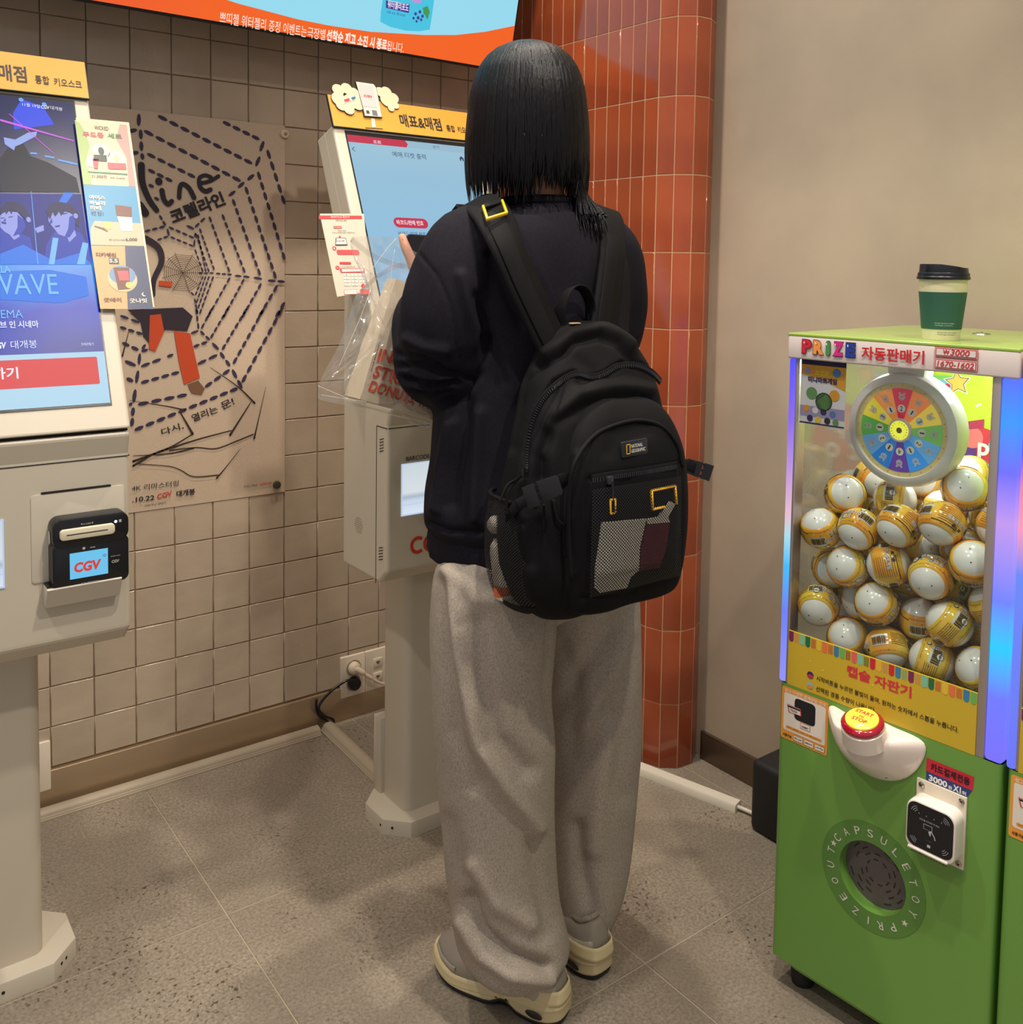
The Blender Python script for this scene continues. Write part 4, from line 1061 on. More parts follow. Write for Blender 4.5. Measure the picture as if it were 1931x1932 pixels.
def GT(s_, p0, p1, ht, m_, bold=0.0):
    A = Vector(g2(*p0)); B = Vector(g2(*p1)); d = B - A
    a.txt(s_, F2, A.x, A.y, d.length, ht, NN + 0.0006, m_, bold, 0, math.atan2(d.y, d.x))
G([(94, 1170), (452, 1172), (453, 1198), (98, 1200)], 0)
GT('SK/KT/LG 통신사', (198, 1193), (352, 1193), 0.0055, 1, 0.0); GT('예매 티켓 출력', (235, 1218), (328, 1220), 0.0045, 2)
GT('바코드/판매 번호', (222, 1275), (282, 1277), 0.003, 1)
def pill(x0, y, x1, h, m):
    A = Vector(g2(x0, y)); B = Vector(g2(x1, y)); fr2 = F2.sub(A.x, A.y, 0, math.atan2((B - A).y, (B - A).x)); L_ = (B - A).length
    a.flat(rrect(L_, h, h * 0.3, 3, L_ / 2, 0), fr2, NN + 0.0003, m)
pill(217, 1268, 286, 0.0055, 0); pill(268, 1565, 362, 0.0055, 0); pill(245, 1475, 430, 0.0115, 3); pill(270, 1625, 474, 0.0105, 3)
a.flat([(p[0], p[1]) for p in [g2(285, 1614), g2(462, 1612), g2(464, 1632), g2(288, 1637)]][::-1], F2, NN + 0.0005, 1)
for (x, y) in ((224, 1442), (250, 1602), (463, 1752)): u_, v_ = g2(x, y); a.disc(F2, u_, v_, 0.0047, NN + 0.0004, 0, 14)
GT('1', (219, 1452), (229, 1452), 0.0045, 1); GT('2', (244, 1612), (256, 1612), 0.0045, 1)
G([(236, 1355), (318, 1356), (335, 1418), (232, 1420)], 2, 0.0002); G([(242, 1360), (314, 1361), (328, 1408), (238, 1410)], 1, 0.0004)
G([(262, 1340), (276, 1340), (276, 1356), (262, 1356)], 0, 0.0004)
G([(436, 1782), (510, 1782), (514, 1822), (440, 1822)], 3, 0.0003)
for r in range(4):
    for c_ in range(3):
        x0 = 298 + c_ * 63 + r * 2; y0 = 1650 + r * 27
        G([(x0, y0), (x0 + 52, y0), (x0 + 54, y0 + 22), (x0 + 2, y0 + 22)], 4, 0.0002); 
        GT('123456789*0#'[r * 3 + c_], (x0 + 24, y0 + 16), (x0 + 30, y0 + 16), 0.0022, 2)
G([(303, 1788), (410, 1784), (412, 1822), (307, 1826)], 0, 0.0002); G([(306, 1791), (408, 1787), (410, 1819), (310, 1823)], 1, 0.0004)
GT('바코드 스캔하기', (322, 1812), (410, 1808), 0.0035, 0)
GT('예매하신 정보를', (250, 1302), (322, 1302), 0.003, 2); GT('바코드/판매번호를 스캔해주세요', (210, 1318), (395, 1318), 0.003, 2)
GT('바코드/판매 번호를 입력', (288, 1602), (395, 1600), 0.003, 2); GT('SCAN HERE', (246, 1390), (312, 1390), 0.005, 2, 0.02); GT('0000-0000-0000', (310, 1628), (430, 1624), 0.0025, 2)
a.build('print', [ink(218, 58, 66), ink(240, 232, 216), ink(60, 54, 50), ink(226, 70, 76), ink(214, 208, 196)], gd)

# menu strip on the left kiosk: three joined panels
mp = [F1.px(141, 227), F1.px(241, 236), F1.px(289, 583), F1.px(188, 582)]
mn = card('menu_sign', 'glossy three-panel snack menu sign hanging from the right edge of the left kiosk', 'sign', F1, mp, 0.0008, mat('menu_card', S(216, 196, 158), 0.3), 0.010)
a = MB(); NN = 0.0106
def m1(x, y): return F1.px(x / 4.6, 80 + y / 4.6, NN)
def m1b(x, y): return F1.px(x / 6.034, 480 + y / 6.034, NN)
def A1(pts, m, n=0.0, f=m1): a.flat([f(*p) for p in pts][::-1], F1, NN + n, m)
def AT(s_, p0, p1, ht, m_, bold=0.0, f=m1):
    A = Vector(f(*p0)); B = Vector(f(*p1)); d = B - A
    a.txt(s_, F1, A.x, A.y, d.length, ht, NN + 0.0009, m_, bold, 0, math.atan2(d.y, d.x))
A1([(648, 675), (1100, 716), (1178, 1252), (722, 1232)], 0)
A1([(648, 675), (690, 700), (740, 780), (780, 900), (740, 1040), (800, 1180), (790, 1235), (722, 1232)], 1, 0.0003); A1([(1040, 710), (1100, 716), (1178, 1252), (1120, 1250), (1100, 1000), (1010, 840)], 2, 0.0003)
A1([(722, 1232), (1178, 1252), (1252, 1770), (790, 1760)], 3); A1([(820, 1550), (1222, 1570), (1250, 1768), (790, 1758), (785, 1620)], 4, 0.0003)
A1([(790, 1762), (1252, 1770), (1320, 2220), (1330, 2315), (870, 2312)], 5)
A1([(1085, 1768), (1252, 1770), (1330, 2315), (1110, 2313)], 6, 0.0003)
AT('WICKED', (822, 756), (942, 768), 0.0085, 7, 0.0)
AT('무드등', (722, 822), (905, 832), 0.0115, 8, 0.02); AT('세트', (935, 832), (1062, 842), 0.0115, 9, 0.02)
for (x, y, m_) in ((878, 945, 10), (1010, 1010, 11)):
    u_, v_ = m1(x, y); a.disc(F1, u_, v_, 0.0165, NN + 0.0005, 12, 20, ry=0.0175)
    a.disc(F1, u_, v_, 0.0055, NN + 0.0007, m_, 12, ry=0.009)
A1([(815, 975), (925, 980), (928, 1035), (812, 1030)], 10, 0.0008); A1([(933, 1045), (1090, 1052), (1098, 1105), (940, 1100)], 8, 0.0008)
A1([(750, 990), (805, 985), (812, 1085), (765, 1080)], 12, 0.0006); A1([(800, 1010), (858, 1012), (850, 1100), (818, 1098)], 8, 0.0008)
A1([(765, 1118), (1105, 1140), (1108, 1152), (768, 1130)], 9, 0.0006)
AT('21,000원', (797, 1178), (930, 1184), 0.008, 7); AT('콤보 10,000원', (958, 1184), (1085, 1192), 0.0045, 7)
AT('아이스', (775, 1362), (915, 1370), 0.0095, 13, 0.04); AT('바닐라', (778, 1410), (920, 1418), 0.0095, 13, 0.04); AT('라떼', (785, 1456), (880, 1460), 0.0095, 13, 0.04); AT('런칭!', (795, 1502), (900, 1508), 0.009, 14, 0.0)
A1([(1000, 1410), (1142, 1430), (1145, 1520), (1015, 1510)], 15, 0.0006); A1([(1015, 1510), (1145, 1520), (1150, 1640), (1055, 1640)], 13, 0.0006)
u_, v_ = m1(935, 1590); a.disc(F1, u_, v_, 0.009, NN + 0.0006, 16, 7)
A1([(820, 1590), (900, 1612), (938, 1640), (930, 1645), (880, 1620), (820, 1600)], 15, 0.0008)
AT('6,000', (1092, 1730), (1195, 1730), 0.0075, 7, 0.02); AT('매주 금·토·일 시네마', (948, 1722), (1085, 1726), 0.0036, 7)
AT('디카페인', (835, 1862), (1010, 1866), 0.009, 15, 0.04); A1([(945, 1872), (1030, 1874), (1034, 1925), (950, 1922)], 7, 0.0006); AT('5.5', (950, 1912), (1022, 1914), 0.0075, 13, 0.03)
u_, v_ = m1b(1395, 280); a.disc(F1, u_, v_, 0.0262, NN + 0.0005, 17, 28, ry=0.0262)
u_, v_ = m1b(1395, 235); a.disc(F1, u_, v_, 0.0235, NN + 0.0006, 18, 28, ry=0.019)
A1([(1290, 150), (1470, 150), (1480, 395), (1345, 405)], 15, 0.0008, m1b); A1([(1330, 190), (1460, 190), (1470, 300), (1360, 300)], 8, 0.0010, m1b)
u_, v_ = m1b(1470, 352); a.disc(F1, u_, v_, 0.0065, NN + 0.0012, 16, 16)
AT('굿데이', (1185, 545), (1385, 542), 0.0085, 15, 0.03, m1b); AT('굿나잇', (1478, 555), (1678, 552), 0.009, 13, 0.03, m1b)
u_, v_ = m1b(1640, 455); a.disc(F1, u_, v_, 0.0042, NN + 0.0007, 13, 16); a.disc(F1, u_ + 0.0018, v_ + 0.001, 0.0036, NN + 0.0009, 6, 16)
a.build('print', [ink(198, 181, 149, 0.38), ink(146, 167, 98, 0.38), ink(204, 132, 123, 0.38), ink(56, 133, 172, 0.38), ink(181, 167, 137, 0.38), ink(190, 151, 96, 0.38), ink(44, 54, 88, 0.38), ink(52, 45, 40, 0.38), ink(188, 73, 80, 0.38),
    ink(56, 114, 66, 0.38), ink(35, 52, 38, 0.38), ink(211, 172, 132, 0.38), ink(207, 197, 181, 0.38), ink(211, 204, 188, 0.38), ink(35, 61, 96, 0.38), ink(102, 49, 29, 0.38), ink(204, 183, 96, 0.38), ink(198, 176, 132, 0.38), ink(105, 132, 167, 0.38)], mn)
# ================================================================== capsule vending machines
TH_ = 0.0796
MD = Vector((math.sin(TH_), -math.cos(TH_), 0)); ME = Vector((math.cos(TH_), math.sin(TH_), 0))
M['green'] = mat('green_paint', S(110, 158, 68), 0.38, bump=0.03, bscale=400, coat=0.2)
M['lime'] = mat('lime_top', S(150, 178, 82), 0.22, coat=0.3)
M['hdr'] = mat('header_white', S(226, 212, 206), 0.35)
M['alu'] = mat('aluminium', S(190, 178, 172), 0.35, 0.7)
def glass():
    m = bpy.data.materials.new('clear_glass'); m.use_nodes = True; nt = m.node_tree; L = nt.links
    for n in list(nt.nodes): nt.nodes.remove(n)
    o = nt.nodes.new('ShaderNodeOutputMaterial'); mx = nt.nodes.new('ShaderNodeMixShader')
    t = nt.nodes.new('ShaderNodeBsdfTransparent'); t.inputs[0].default_value = (0.93, 0.96, 0.95, 1)
    g = nt.nodes.new('ShaderNodeBsdfGlossy'); g.inputs['Roughness'].default_value = 0.02
    f = nt.nodes.new('ShaderNodeLayerWeight'); f.inputs[0].default_value = 0.5
    pw = nt.nodes.new('ShaderNodeMath'); pw.operation = 'POWER'; pw.inputs[1].default_value = 4.0; L.new(f.outputs['Facing'], pw.inputs[0])
    ma = nt.nodes.new('ShaderNodeMath'); ma.operation = 'MULTIPLY_ADD'; ma.inputs[1].default_value = 0.8; ma.inputs[2].default_value = 0.04; ma.use_clamp = True; L.new(pw.outputs[0], ma.inputs[0])
    L.new(ma.outputs[0], mx.inputs[0]); L.new(t.outputs[0], mx.inputs[1]); L.new(g.outputs[0], mx.inputs[2]); L.new(mx.outputs[0], o.inputs[0])
    return m
M['glass'] = glass()
LED = screen_mat('led_tube', [(0.0, S(120, 110, 250)), (0.17, S(110, 120, 250)), (0.30, S(40, 200, 250)), (0.42, S(110, 130, 250)), (0.62, S(190, 150, 235)), (0.75, S(110, 110, 250)), (0.88, S(60, 150, 255)), (1.0, S(90, 110, 250))], 'Z', 1.66, -0.96, 1.1)
LED2 = screen_mat('led_tube_left', [(0.0, S(150, 150, 250)), (0.22, S(110, 130, 250)), (0.36, S(70, 190, 255)), (0.45, S(170, 225, 240)), (0.52, S(235, 190, 210)), (0.66, S(190, 150, 225)), (0.80, S(140, 110, 240)), (1.0, S(80, 80, 250))], 'Z', 1.66, -0.96, 1.0)
LED3 = screen_mat('led_tube_right', [(0.0, S(110, 120, 250)), (0.5, S(110, 140, 250)), (0.62, S(255, 160, 190)), (0.72, S(240, 140, 170)), (0.80, S(110, 90, 250)), (1.0, S(70, 80, 240))], 'Z', 1.66, -0.96, 1.0)
SL, SR = -0.043, 0.348
def machine(off, label, full, DEP):
    O = Vector((0.27, -1.43, 0)) + MD * off
    base = O + MD * 0.155 + ME * 0.23
    t = thing('capsule_machine', label, 'vending machine', tuple(base))
    FF = Fr(O, MD, (0, 0, 1))                       # front face; N = MD x Z = toward -ME (room)
    top = Fr(O, MD, -FF.N)                          # plan frame, v = depth, N up or down
    if top.N.z < 0: top = None
    def pbox(u0, u1, e0, e1, z0, z1, bev, name, m, par=t, sharp=40):
        b = MB(); b.box(((u0 + u1) / 2, (z0 + z1) / 2, -(e0 + e1) / 2), (u1 - u0, z1 - z0, e1 - e0), bev, fr=FF, seg=3)
        return b.build(name, m, par, sharp=sharp)
    # cabinet, hollow prize chute ring on the front
    b = MB()
    cu, cv, R = 0.149, 0.2975, 0.0600
    k = 40
    # front panel with a round hole
    outer = []
    for i in range(k):
        a = 2 * PI * i / k; c_, s_ = math.cos(a), math.sin(a)
        # clip the ray to the rectangle of the cabinet front
        u0, u1, v0, v1 = SL + 0.012, SR - 0.008, 0.055, 0.578
        tt = min((u1 - cu) / c_ if c_ > 1e-6 else 1e9, (u0 - cu) / c_ if c_ < -1e-6 else 1e9, (v1 - cv) / s_ if s_ > 1e-6 else 1e9, (v0 - cv) / s_ if s_ < -1e-6 else 1e9)
        outer.append((cu + c_ * tt, cv + s_ * tt))
    inner = [(cu + R * math.cos(2 * PI * i / k), cv + R * math.sin(2 * PI * i / k)) for i in range(k)]
    cr = [(u0, v0), (u1, v0), (u1, v1), (u0, v1)]
    vs = [FF.p(*p, 0) for p in outer] + [FF.p(*p, 0) for p in inner] + [FF.p(*p, -0.030) for p in inner]
    fs = []
    for i in range(k):
        j = (i + 1) % k
        fs.append([i, j, k + j, k + i]); fs.append([k + i, k + j, 2 * k + j, 2 * k + i])
    b.add(vs, fs, 0, False)
    for c_ in cr:     # corner fillers between neighbouring outer points
        best = min(range(k), key=lambda i: (Vector(outer[i]) - Vector(c_)).length)
        for i in range(k):
            j = (i + 1) % k; p, q = outer[i], outer[j]
            if (abs(p[0] - q[0]) > 1e-6 and abs(p[1] - q[1]) > 1e-6):
                cc = min(cr, key=lambda r_: (Vector(r_) - (Vector(p) + Vector(q)) / 2).length)
                if cc == c_: b.add([FF.p(*p), FF.p(*cc), FF.p(*q)], [[0, 1, 2]], 0)
    r_ = 0.012
    # rounded vertical front corners, sides, top and back
    prof = [(SL + r_, 0.0)] + [(SL + r_ - r_ * math.sin(a), r_ - r_ * math.cos(a)) for a in [math.radians(x) for x in (22, 45, 67, 90)]] + [(SL, DEP)]
    for m_ in (1, -1):
        P = prof if m_ == 1 else [(SR + SL + 0.004 - u, e) for u, e in prof]
        if m_ == -1: P = [(SR - 0.008, 0.0)] + [(SR - 0.008 + 0.008 * math.sin(a), 0.008 - 0.008 * math.cos(a)) for a in [math.radians(x) for x in (22, 45, 67, 90)]] + [(SR, DEP)]
        rings = [[FF.p(u, z, -e) for u, e in P] for z in (0.055, 0.578)]
        b.loft(rings, 0, True, False, closed=False)
    b.add([FF.p(SL, 0.055, -DEP), FF.p(SR, 0.055, -DEP), FF.p(SR, 0.578, -DEP), FF.p(SL, 0.578, -DEP)], [[0, 1, 2, 3]], 0)
    for z in (0.055, 0.578): b.add([FF.p(SL + 0.003, z, -0.004), FF.p(SR - 0.003, z, -0.004), FF.p(SR, z, -DEP), FF.p(SL, z, -DEP)], [[0, 1, 2, 3]], 0)
    b.build('cabinet', M['green'], t, sharp=35)
    b = MB()
    b.prism([(SL + 0.018, 0.056), (SR - 0.012, 0.056), (SR - 0.012, 0.048), (SL + 0.05, 0.048), (SL + 0.05, 0.035), (SL + 0.018, 0.035)][:4], FF, -0.004, -DEP + 0.01)
    b.build('base_skirt', M['green'], t)
    for (u, e) in ((0.0, 0.045), (0.305, 0.045), (0.0, 0.40), (0.305, 0.40)):
        b = MB(); c = FF.p(u, 0, -e)
        fr2 = Fr(c, MD, ME); 
        if fr2.N.z < 0: fr2 = Fr(c, ME, MD)
        b.lathe(fr2, [(0.020, 0.0), (0.022, 0.010), (0.022, 0.030), (0.015, 0.036), (0.015, 0.05)], 18); b.build('caster', M['black_matte'], t, sharp=40)
    # top box
    pbox(SL - 0.003, SR, -0.004, DEP, 1.175, 1.2185, 0.003, 'header_box', M['hdr'])
    pbox(SL - 0.003, SR, -0.0045, DEP + 0.001, 1.2145, 1.221, 0.002, 'top_plate', M['lime'])
    b = MB(); c = FF.p(0.167, 1.221, -0.300); fr2 = Fr(c, ME, -MD)
    if fr2.N.z < 0: fr2 = Fr(c, MD, ME)
    b.lathe(fr2, [(0.016, 0), (0.0155, 0.001), (0.010, 0.0022), (0.0095, 0.0012), (0.004, 0.002), (0.001, 0.0045)], 24); b.build('top_fitting', M['screw'], t, sharp=40)
    # corner light tubes and aluminium posts
    pbox(SL - 0.002, SL + 0.012, 0.0, 0.035, 0.578, 1.176, 0.005, 'light_tube', LED2 if full else LED3, sharp=60)
    pbox(SR - 0.027, SR, 0.0, 0.035, 0.578, 1.176, 0.006, 'light_tube', LED, sharp=60)
    pbox(SL + 0.012, SL + 0.0165, 0.001, 0.03, 0.578, 1.176, 0.001, 'post', M['alu'])
    pbox(SR - 0.040, SR - 0.027, 0.0005, 0.03, 0.575, 1.176, 0.001, 'post', M['alu'])
    # back, floor of the display case, right inner wall, front glass, left glass
    pbox(SL + 0.008, SR - 0.012, DEP - 0.012, DEP - 0.002, 0.578, 1.176, 0, 'back_panel', mat('lime_panel', S(190, 214, 40), 0.5))
    pbox(SL + 0.006, SL + 0.010, 0.036, DEP - 0.012, 0.578, 1.176, 0, 'side_glass', M['glass'])
    pbox(SR - 0.010, SR - 0.004, 0.036, DEP - 0.012, 0.578, 1.176, 0, 'side_panel', mat('lime_side', S(186, 210, 60), 0.4))
    pbox(SL + 0.010, SR - 0.010, 0.010, DEP - 0.012, 0.618, 0.628, 0, 'case_floor', mat('case_floor', S(180, 170, 150), 0.5))
    pbox(SL + 0.0165, SR - 0.040, 0.004, 0.007, 0.578, 1.176, 0, 'front_glass', M['glass'])
    # yellow lower print
    Y = MB(); Y.box(((SL + SR - 0.0235) / 2, 0.6275, -0.0015), (SR - SL - 0.0565, 0.101 + 0.0, 0.003), fr=FF)
    Y.build('yellow_board', mat('yellow_board', S(208, 176, 48), 0.4), t)
    pr = MB(); U0, U1 = SL + 0.0165, SR - 0.040
    cols = [(124, 40, 90, 0), (214, 150, 110, 1), (130, 196, 160, 0), (30, 110, 80, 0), (206, 70, 60, 1), (230, 190, 60, 0), (232, 120, 70, 0), (210, 70, 60, 1), (60, 130, 170, 0), (110, 180, 90, 0), (150, 40, 50, 1), (234, 100, 100, 0), (130, 196, 170, 0), (30, 100, 70, 1), (206, 40, 54, 0), (234, 180, 60, 0), (214, 150, 110, 1), (206, 40, 54, 0), (60, 130, 170, 0), (120, 180, 130, 1)]
    pm = []; n_s = 30
    for i in range(n_s):
        c_ = cols[i % len(cols)]; w_ = (U1 - U0) / n_s; u = U0 + w_ * (i + 0.5)
        if not full and i > 6: break
        P = [(u - w_ * 0.42, 0.6775), (u - w_ * 0.42, 0.663)] + [(u - w_ * 0.42 * math.cos(PI * q / 6), 0.663 - w_ * 0.42 * math.sin(PI * q / 6)) for q in range(1, 6)] + [(u + w_ * 0.42, 0.663), (u + w_ * 0.42, 0.6775)]
        if c_[3]:
            for q in range(4):
                x = u - w_ * 0.36 + q * w_ * 0.2; pr.flat([(x, 0.676), (x + w_ * 0.10, 0.676), (x + w_ * 0.10, 0.660), (x, 0.660)][::-1], FF, 0.0004, len(pm))
        else: pr.flat(P, FF, 0.0004, len(pm))
        pm.append(ink(*c_[:3]))
    pr.build('scalloped_print', pm, t)
    def mt(s_, u0, v0, w_, h_, m_, bold=0.0, n=0.0006, rot=0.0, shear=0): pr.txt(s_, FF, u0, v0, w_, h_, n, m_, bold, shear, rot)
    # payment guide sticker
    st = MB()
    st.flat(rrect(0.0935, 0.0975, 0.004, 3, 0.011, 0.5235), FF, 0.0006, 0)
    st.flat(rrect(0.084, 0.070, 0.004, 3, 0.011, 0.5265), FF, 0.0009, 1)
    st.txt('쉽고 다양한 결제방법 안내', FF, -0.030, 0.5625, 0.082, 0.0068, 0.0012, 1, 0.02)
    st.flat(rrect(0.042, 0.040, 0.007, 4, 0.012, 0.538), FF, 0.0012, 2)
    st.flat([(-0.024, 0.541), (0.004, 0.541), (0.006, 0.528), (-0.020, 0.527)][::-1], FF, 0.0016, 3); st.flat([(-0.022, 0.540), (0.002, 0.540), (0.004, 0.529), (-0.018, 0.528)][::-1], FF, 0.0018, 1)
    st.flat([(-0.0225, 0.5395), (0.0025, 0.5395), (0.003, 0.5365), (-0.022, 0.5365)][::-1], FF, 0.0020, 2)
    st.txt('TOUCH', FF, -0.017, 0.5305, 0.014, 0.004, 0.0020, 2, 0.03)
    st.rect(FF, 0.004, 0.506, 0.024, 0.517, 0.0014, 3); st.rect(FF, 0.005, 0.5068, 0.023, 0.5162, 0.0016, 1); st.txt('INSERT', FF, 0.007, 0.5085, 0.014, 0.0035, 0.0018, 2, 0.03)
    st.flat(rrect(0.072, 0.0050, 0.002, 3, 0.011, 0.4985), FF, 0.0013, 0)
    st.txt('IC카드, 삼성페이, LG페이 모두 결제가능합니다', FF, -0.022, 0.4972, 0.066, 0.0028, 0.0016, 2)
    st.txt('사용가능', FF, -0.031, 0.4795, 0.018, 0.0058, 0.0012, 2, 0.03)
    for q, s_ in enumerate(('체크 CARD', 'SAMSUNG PAY', 'LG Pay')):
        st.rect(FF, -0.009 + q * 0.0215, 0.4785, 0.010 + q * 0.0215, 0.4885, 0.0012, 2); st.rect(FF, -0.0085 + q * 0.0215, 0.479, 0.0095 + q * 0.0215, 0.488, 0.0014, 1)
        st.txt(s_, FF, -0.007 + q * 0.0215, 0.4820, 0.015, 0.0032, 0.0016, 2, 0.03)
    st.build('payment_sticker', [ink(240, 160, 60), ink(236, 226, 210), ink(30, 28, 32), ink(206, 70, 60)], t)
    if not full:
        pr = MB(); return t, FF
    # printing on the yellow board
    pr = MB()
    mt('캡슐 자판기', 0.089, 0.6325, 0.115, 0.0195, 0, 0.03); 
    mt('시작버튼을 누르면 불빛이 돌며, 원하는 숫자에서 스톱을 누릅니다.', 0.032, 0.6035, 0.250, 0.0098, 1, 0.015)
    mt('선택된 경품 수량이 나옵니다.', 0.032, 0.5845, 0.112, 0.0095, 1, 0.015)
    for v_, m_ in ((0.6095, 2), (0.5905, 3)):
        pr.disc(FF, 0.020, v_, 0.0065, 0.0006, m_, 18); pr.disc(FF, 0.0205, v_ - 0.002, 0.0055, 0.0008, 4 if m_ == 3 else 5, 14, ry=0.0035)
    rnd = random.Random(3)
    for q in range(12): pr.disc(FF, rnd.uniform(0, 0.29), rnd.uniform(0.585, 0.65), rnd.uniform(0.0008, 0.0016), 0.0005, 6, 8)
    pr.build('board_lettering', [ink(216, 52, 66), ink(34, 28, 24), ink(46, 40, 110), ink(140, 190, 200), ink(226, 140, 60), ink(206, 50, 60), ink(236, 212, 100)], t)
    # header lettering
    pr = MB()
    def hz(x, y): return FF.px(1480 + x / 4.28, 600 + y / 4.28, 0.0075)
    lets = [('P', 142, 222, 235, 0), ('R', 232, 322, 240, 1), ('I', 332, 374, 248, 2), ('Z', 390, 480, 256, 3), ('E', 495, 575, 264, 4)]
    for ch, x0, x1, yc, m_ in lets:
        a0 = hz(x0, yc); a1 = hz(x1, yc)
        w_ = a1[0] - a0[0]
        if ch == 'I':
            pr.flat(rrect(w_ * 0.95, 0.0265, w_ * 0.4, 4, (a0[0] + a1[0]) / 2, 1.1985), FF, 0.0062, 5)
            pr.flat(rrect(w_ * 0.80, 0.0250, w_ * 0.38, 4, (a0[0] + a1[0]) / 2, 1.1985), FF, 0.0068, m_)
        else:
            pr.txt(ch, FF, a0[0] - 0.0008, 1.1852, w_ + 0.0012, 0.0266, 0.0062, 5, 0.085)
            pr.txt(ch, FF, a0[0] + 0.0004, 1.1864, w_ - 0.0012, 0.0242, 0.0068, m_, 0.065)
        pr.disc(FF, a0[0] + w_ * 0.22, 1.2055, 0.0010, 0.0072, 6, 10, ry=0.0022)
    pr.txt('자동판매기', FF, 0.0965, 1.1845, 0.1075, 0.0225, 0.0062, 7, 0.025)
    for v0, v1 in ((1.1995, 1.2155), (1.1805, 1.1975)):
        for q, (m_, n_) in enumerate(((7, 0.0060), (8, 0.0063), (7, 0.0066), (8, 0.0069))):
            e = 0.0009 * q + (0.0004 if q == 3 else 0); pr.rect(FF, 0.2205 + e, v0 + e, 0.2875 - e, v1 - e, n_, m_)
    pr.txt('₩', FF, 0.2345, 1.2040, 0.0095, 0.0082, 0.0074, 7, 0.0); pr.txt('3000', FF, 0.2455, 1.2035, 0.0300, 0.0090, 0.0074, 7, 0.015, 0.18); pr.txt('1670-1602', FF, 0.2255, 1.1845, 0.0570, 0.0092, 0.0074, 7, 0.015, 0.18)
    pr.build('header_lettering', [ink(206, 36, 56), ink(240, 150, 70), ink(70, 140, 70), ink(214, 40, 130), ink(34, 60, 150), ink(60, 36, 44), ink(250, 240, 236), ink(196, 40, 44), ink(226, 212, 206)], t)
    # small advert sheet behind the glass
    ps = MB(); NB = -0.0085
    ps.rect(FF, -0.0245, 1.0595, 0.0625, 1.1755, NB, 0); ps.rect(FF, -0.0245, 1.1655, 0.0625, 1.1755, NB + 0.0004, 1)
    ps.flat([(-0.0245, 1.1655), (-0.0245, 1.148), (0.02, 1.140), (0.0625, 1.124), (0.0625, 1.1655)], FF, NB + 0.0003, 2)
    ps.rect(FF, -0.0245, 1.0595, 0.0625, 1.0625, NB + 0.0004, 1); ps.rect(FF, -0.0245, 1.073, 0.0625, 1.092, NB + 0.0003, 3)
    ps.txt('포켓몬', FF, 0.003, 1.1475, 0.028, 0.0095, NB + 0.0008, 4, 0.05); ps.txt('미니마트게임', FF, -0.010, 1.1345, 0.056, 0.0105, NB + 0.0008, 1, 0.05)
    for (u, v, r, m_) in ((-0.002, 1.115, 0.011, 5), (0.022, 1.102, 0.0165, 6), (0.022, 1.102, 0.0145, 5), (0.042, 1.115, 0.010, 2), (0.045, 1.155, 0.008, 7), (-0.012, 1.155, 0.006, 3), (-0.012, 1.087, 0.006, 2), (0.006, 1.085, 0.006, 0), (0.022, 1.084, 0.006, 1), (0.040, 1.082, 0.006, 7), (-0.004, 1.070, 0.006, 1), (0.012, 1.069, 0.006, 4), (0.030, 1.069, 0.006, 6), (0.046, 1.068, 0.006, 5)):
        ps.disc(FF, u, v, r, NB + 0.0006, m_, 14)
    ps.build('game_sheet', [ink(226, 216, 222), ink(66, 56, 96), ink(226, 156, 60), ink(166, 150, 190), ink(236, 196, 70), ink(112, 150, 96), ink(60, 60, 50), ink(90, 130, 180)], t)
    # big prints on the back panel: star, circles and letters
    bp_ = MB(); BF = FF.sub(0, 0, -(DEP - 0.0125)); 
    def bx_(px, py): return BF.px(px, py)
    def B(px, py, r, m_, n=0.0006): u, v = bx_(px, py); bp_.disc(BF, u, v, r, n, m_, 30)
    B(1845, 880, 0.080, 0, 0.0005); B(1815, 850, 0.030, 1, 0.0008); B(1835, 825, 0.022, 2, 0.0011); B(1790, 905, 0.045, 3, 0.0007); B(1835, 905, 0.030, 4, 0.0010); B(1880, 845, 0.015, 5, 0.0012); B(1850, 763, 0.003, 6)
    def BT(s_, px, py, h_, m_, w_=None):
        u, v = bx_(px, py); bp_.txt(s_, BF, u, v, w_ or h_ * 0.62, h_, 0.0016, m_, 0.03)
    BT('p', 1845, 868, 0.036, 6); BT('t', 1802, 902, 0.046, 6); BT('o', 1852, 912, 0.036, 6, 0.036); BT('u', 1806, 845, 0.020, 6)
    a0 = bx_(1815, 806); a1 = bx_(1858, 800); bp_.flat([(a0[0], a0[1] - 0.006), (a1[0], a1[1] - 0.008), (a1[0], a1[1] + 0.010), (a0[0], a0[1] + 0.010)], BF, 0.0014, 7); bp_.txt('는', BF, a0[0] + 0.004, a0[1] - 0.002, 0.011, 0.011, 0.0018, 6, 0.02)
    su, sv = bx_(1808, 722)
    def star(u, v, R_, m_, n, rot=0.15): bp_.flat([(u + (R_ if q % 2 == 0 else R_ * 0.5) * math.cos(PI / 2 + rot + q * PI / 5), v + (R_ if q % 2 == 0 else R_ * 0.5) * math.sin(PI / 2 + rot + q * PI / 5)) for q in range(10)], BF, n, m_)
    for q, m_ in enumerate((8, 7, 5, 9)):
        bp_.flat([(su - 0.06, sv - 0.030 + q * 0.010), (su, sv - 0.014 + q * 0.007), (su, sv - 0.007 + q * 0.007), (su - 0.055, sv - 0.020 + q * 0.010)], BF, 0.0010, m_)
    star(su, sv, 0.030, 6, 0.0012); star(su, sv, 0.026, 10, 0.0014); star(su, sv, 0.023, 11, 0.0016)
    for q in range(6): bp_.disc(BF, rnd.uniform(0.0, 0.3), rnd.uniform(0.95, 1.15), 0.0028, 0.0006, 6, 10)
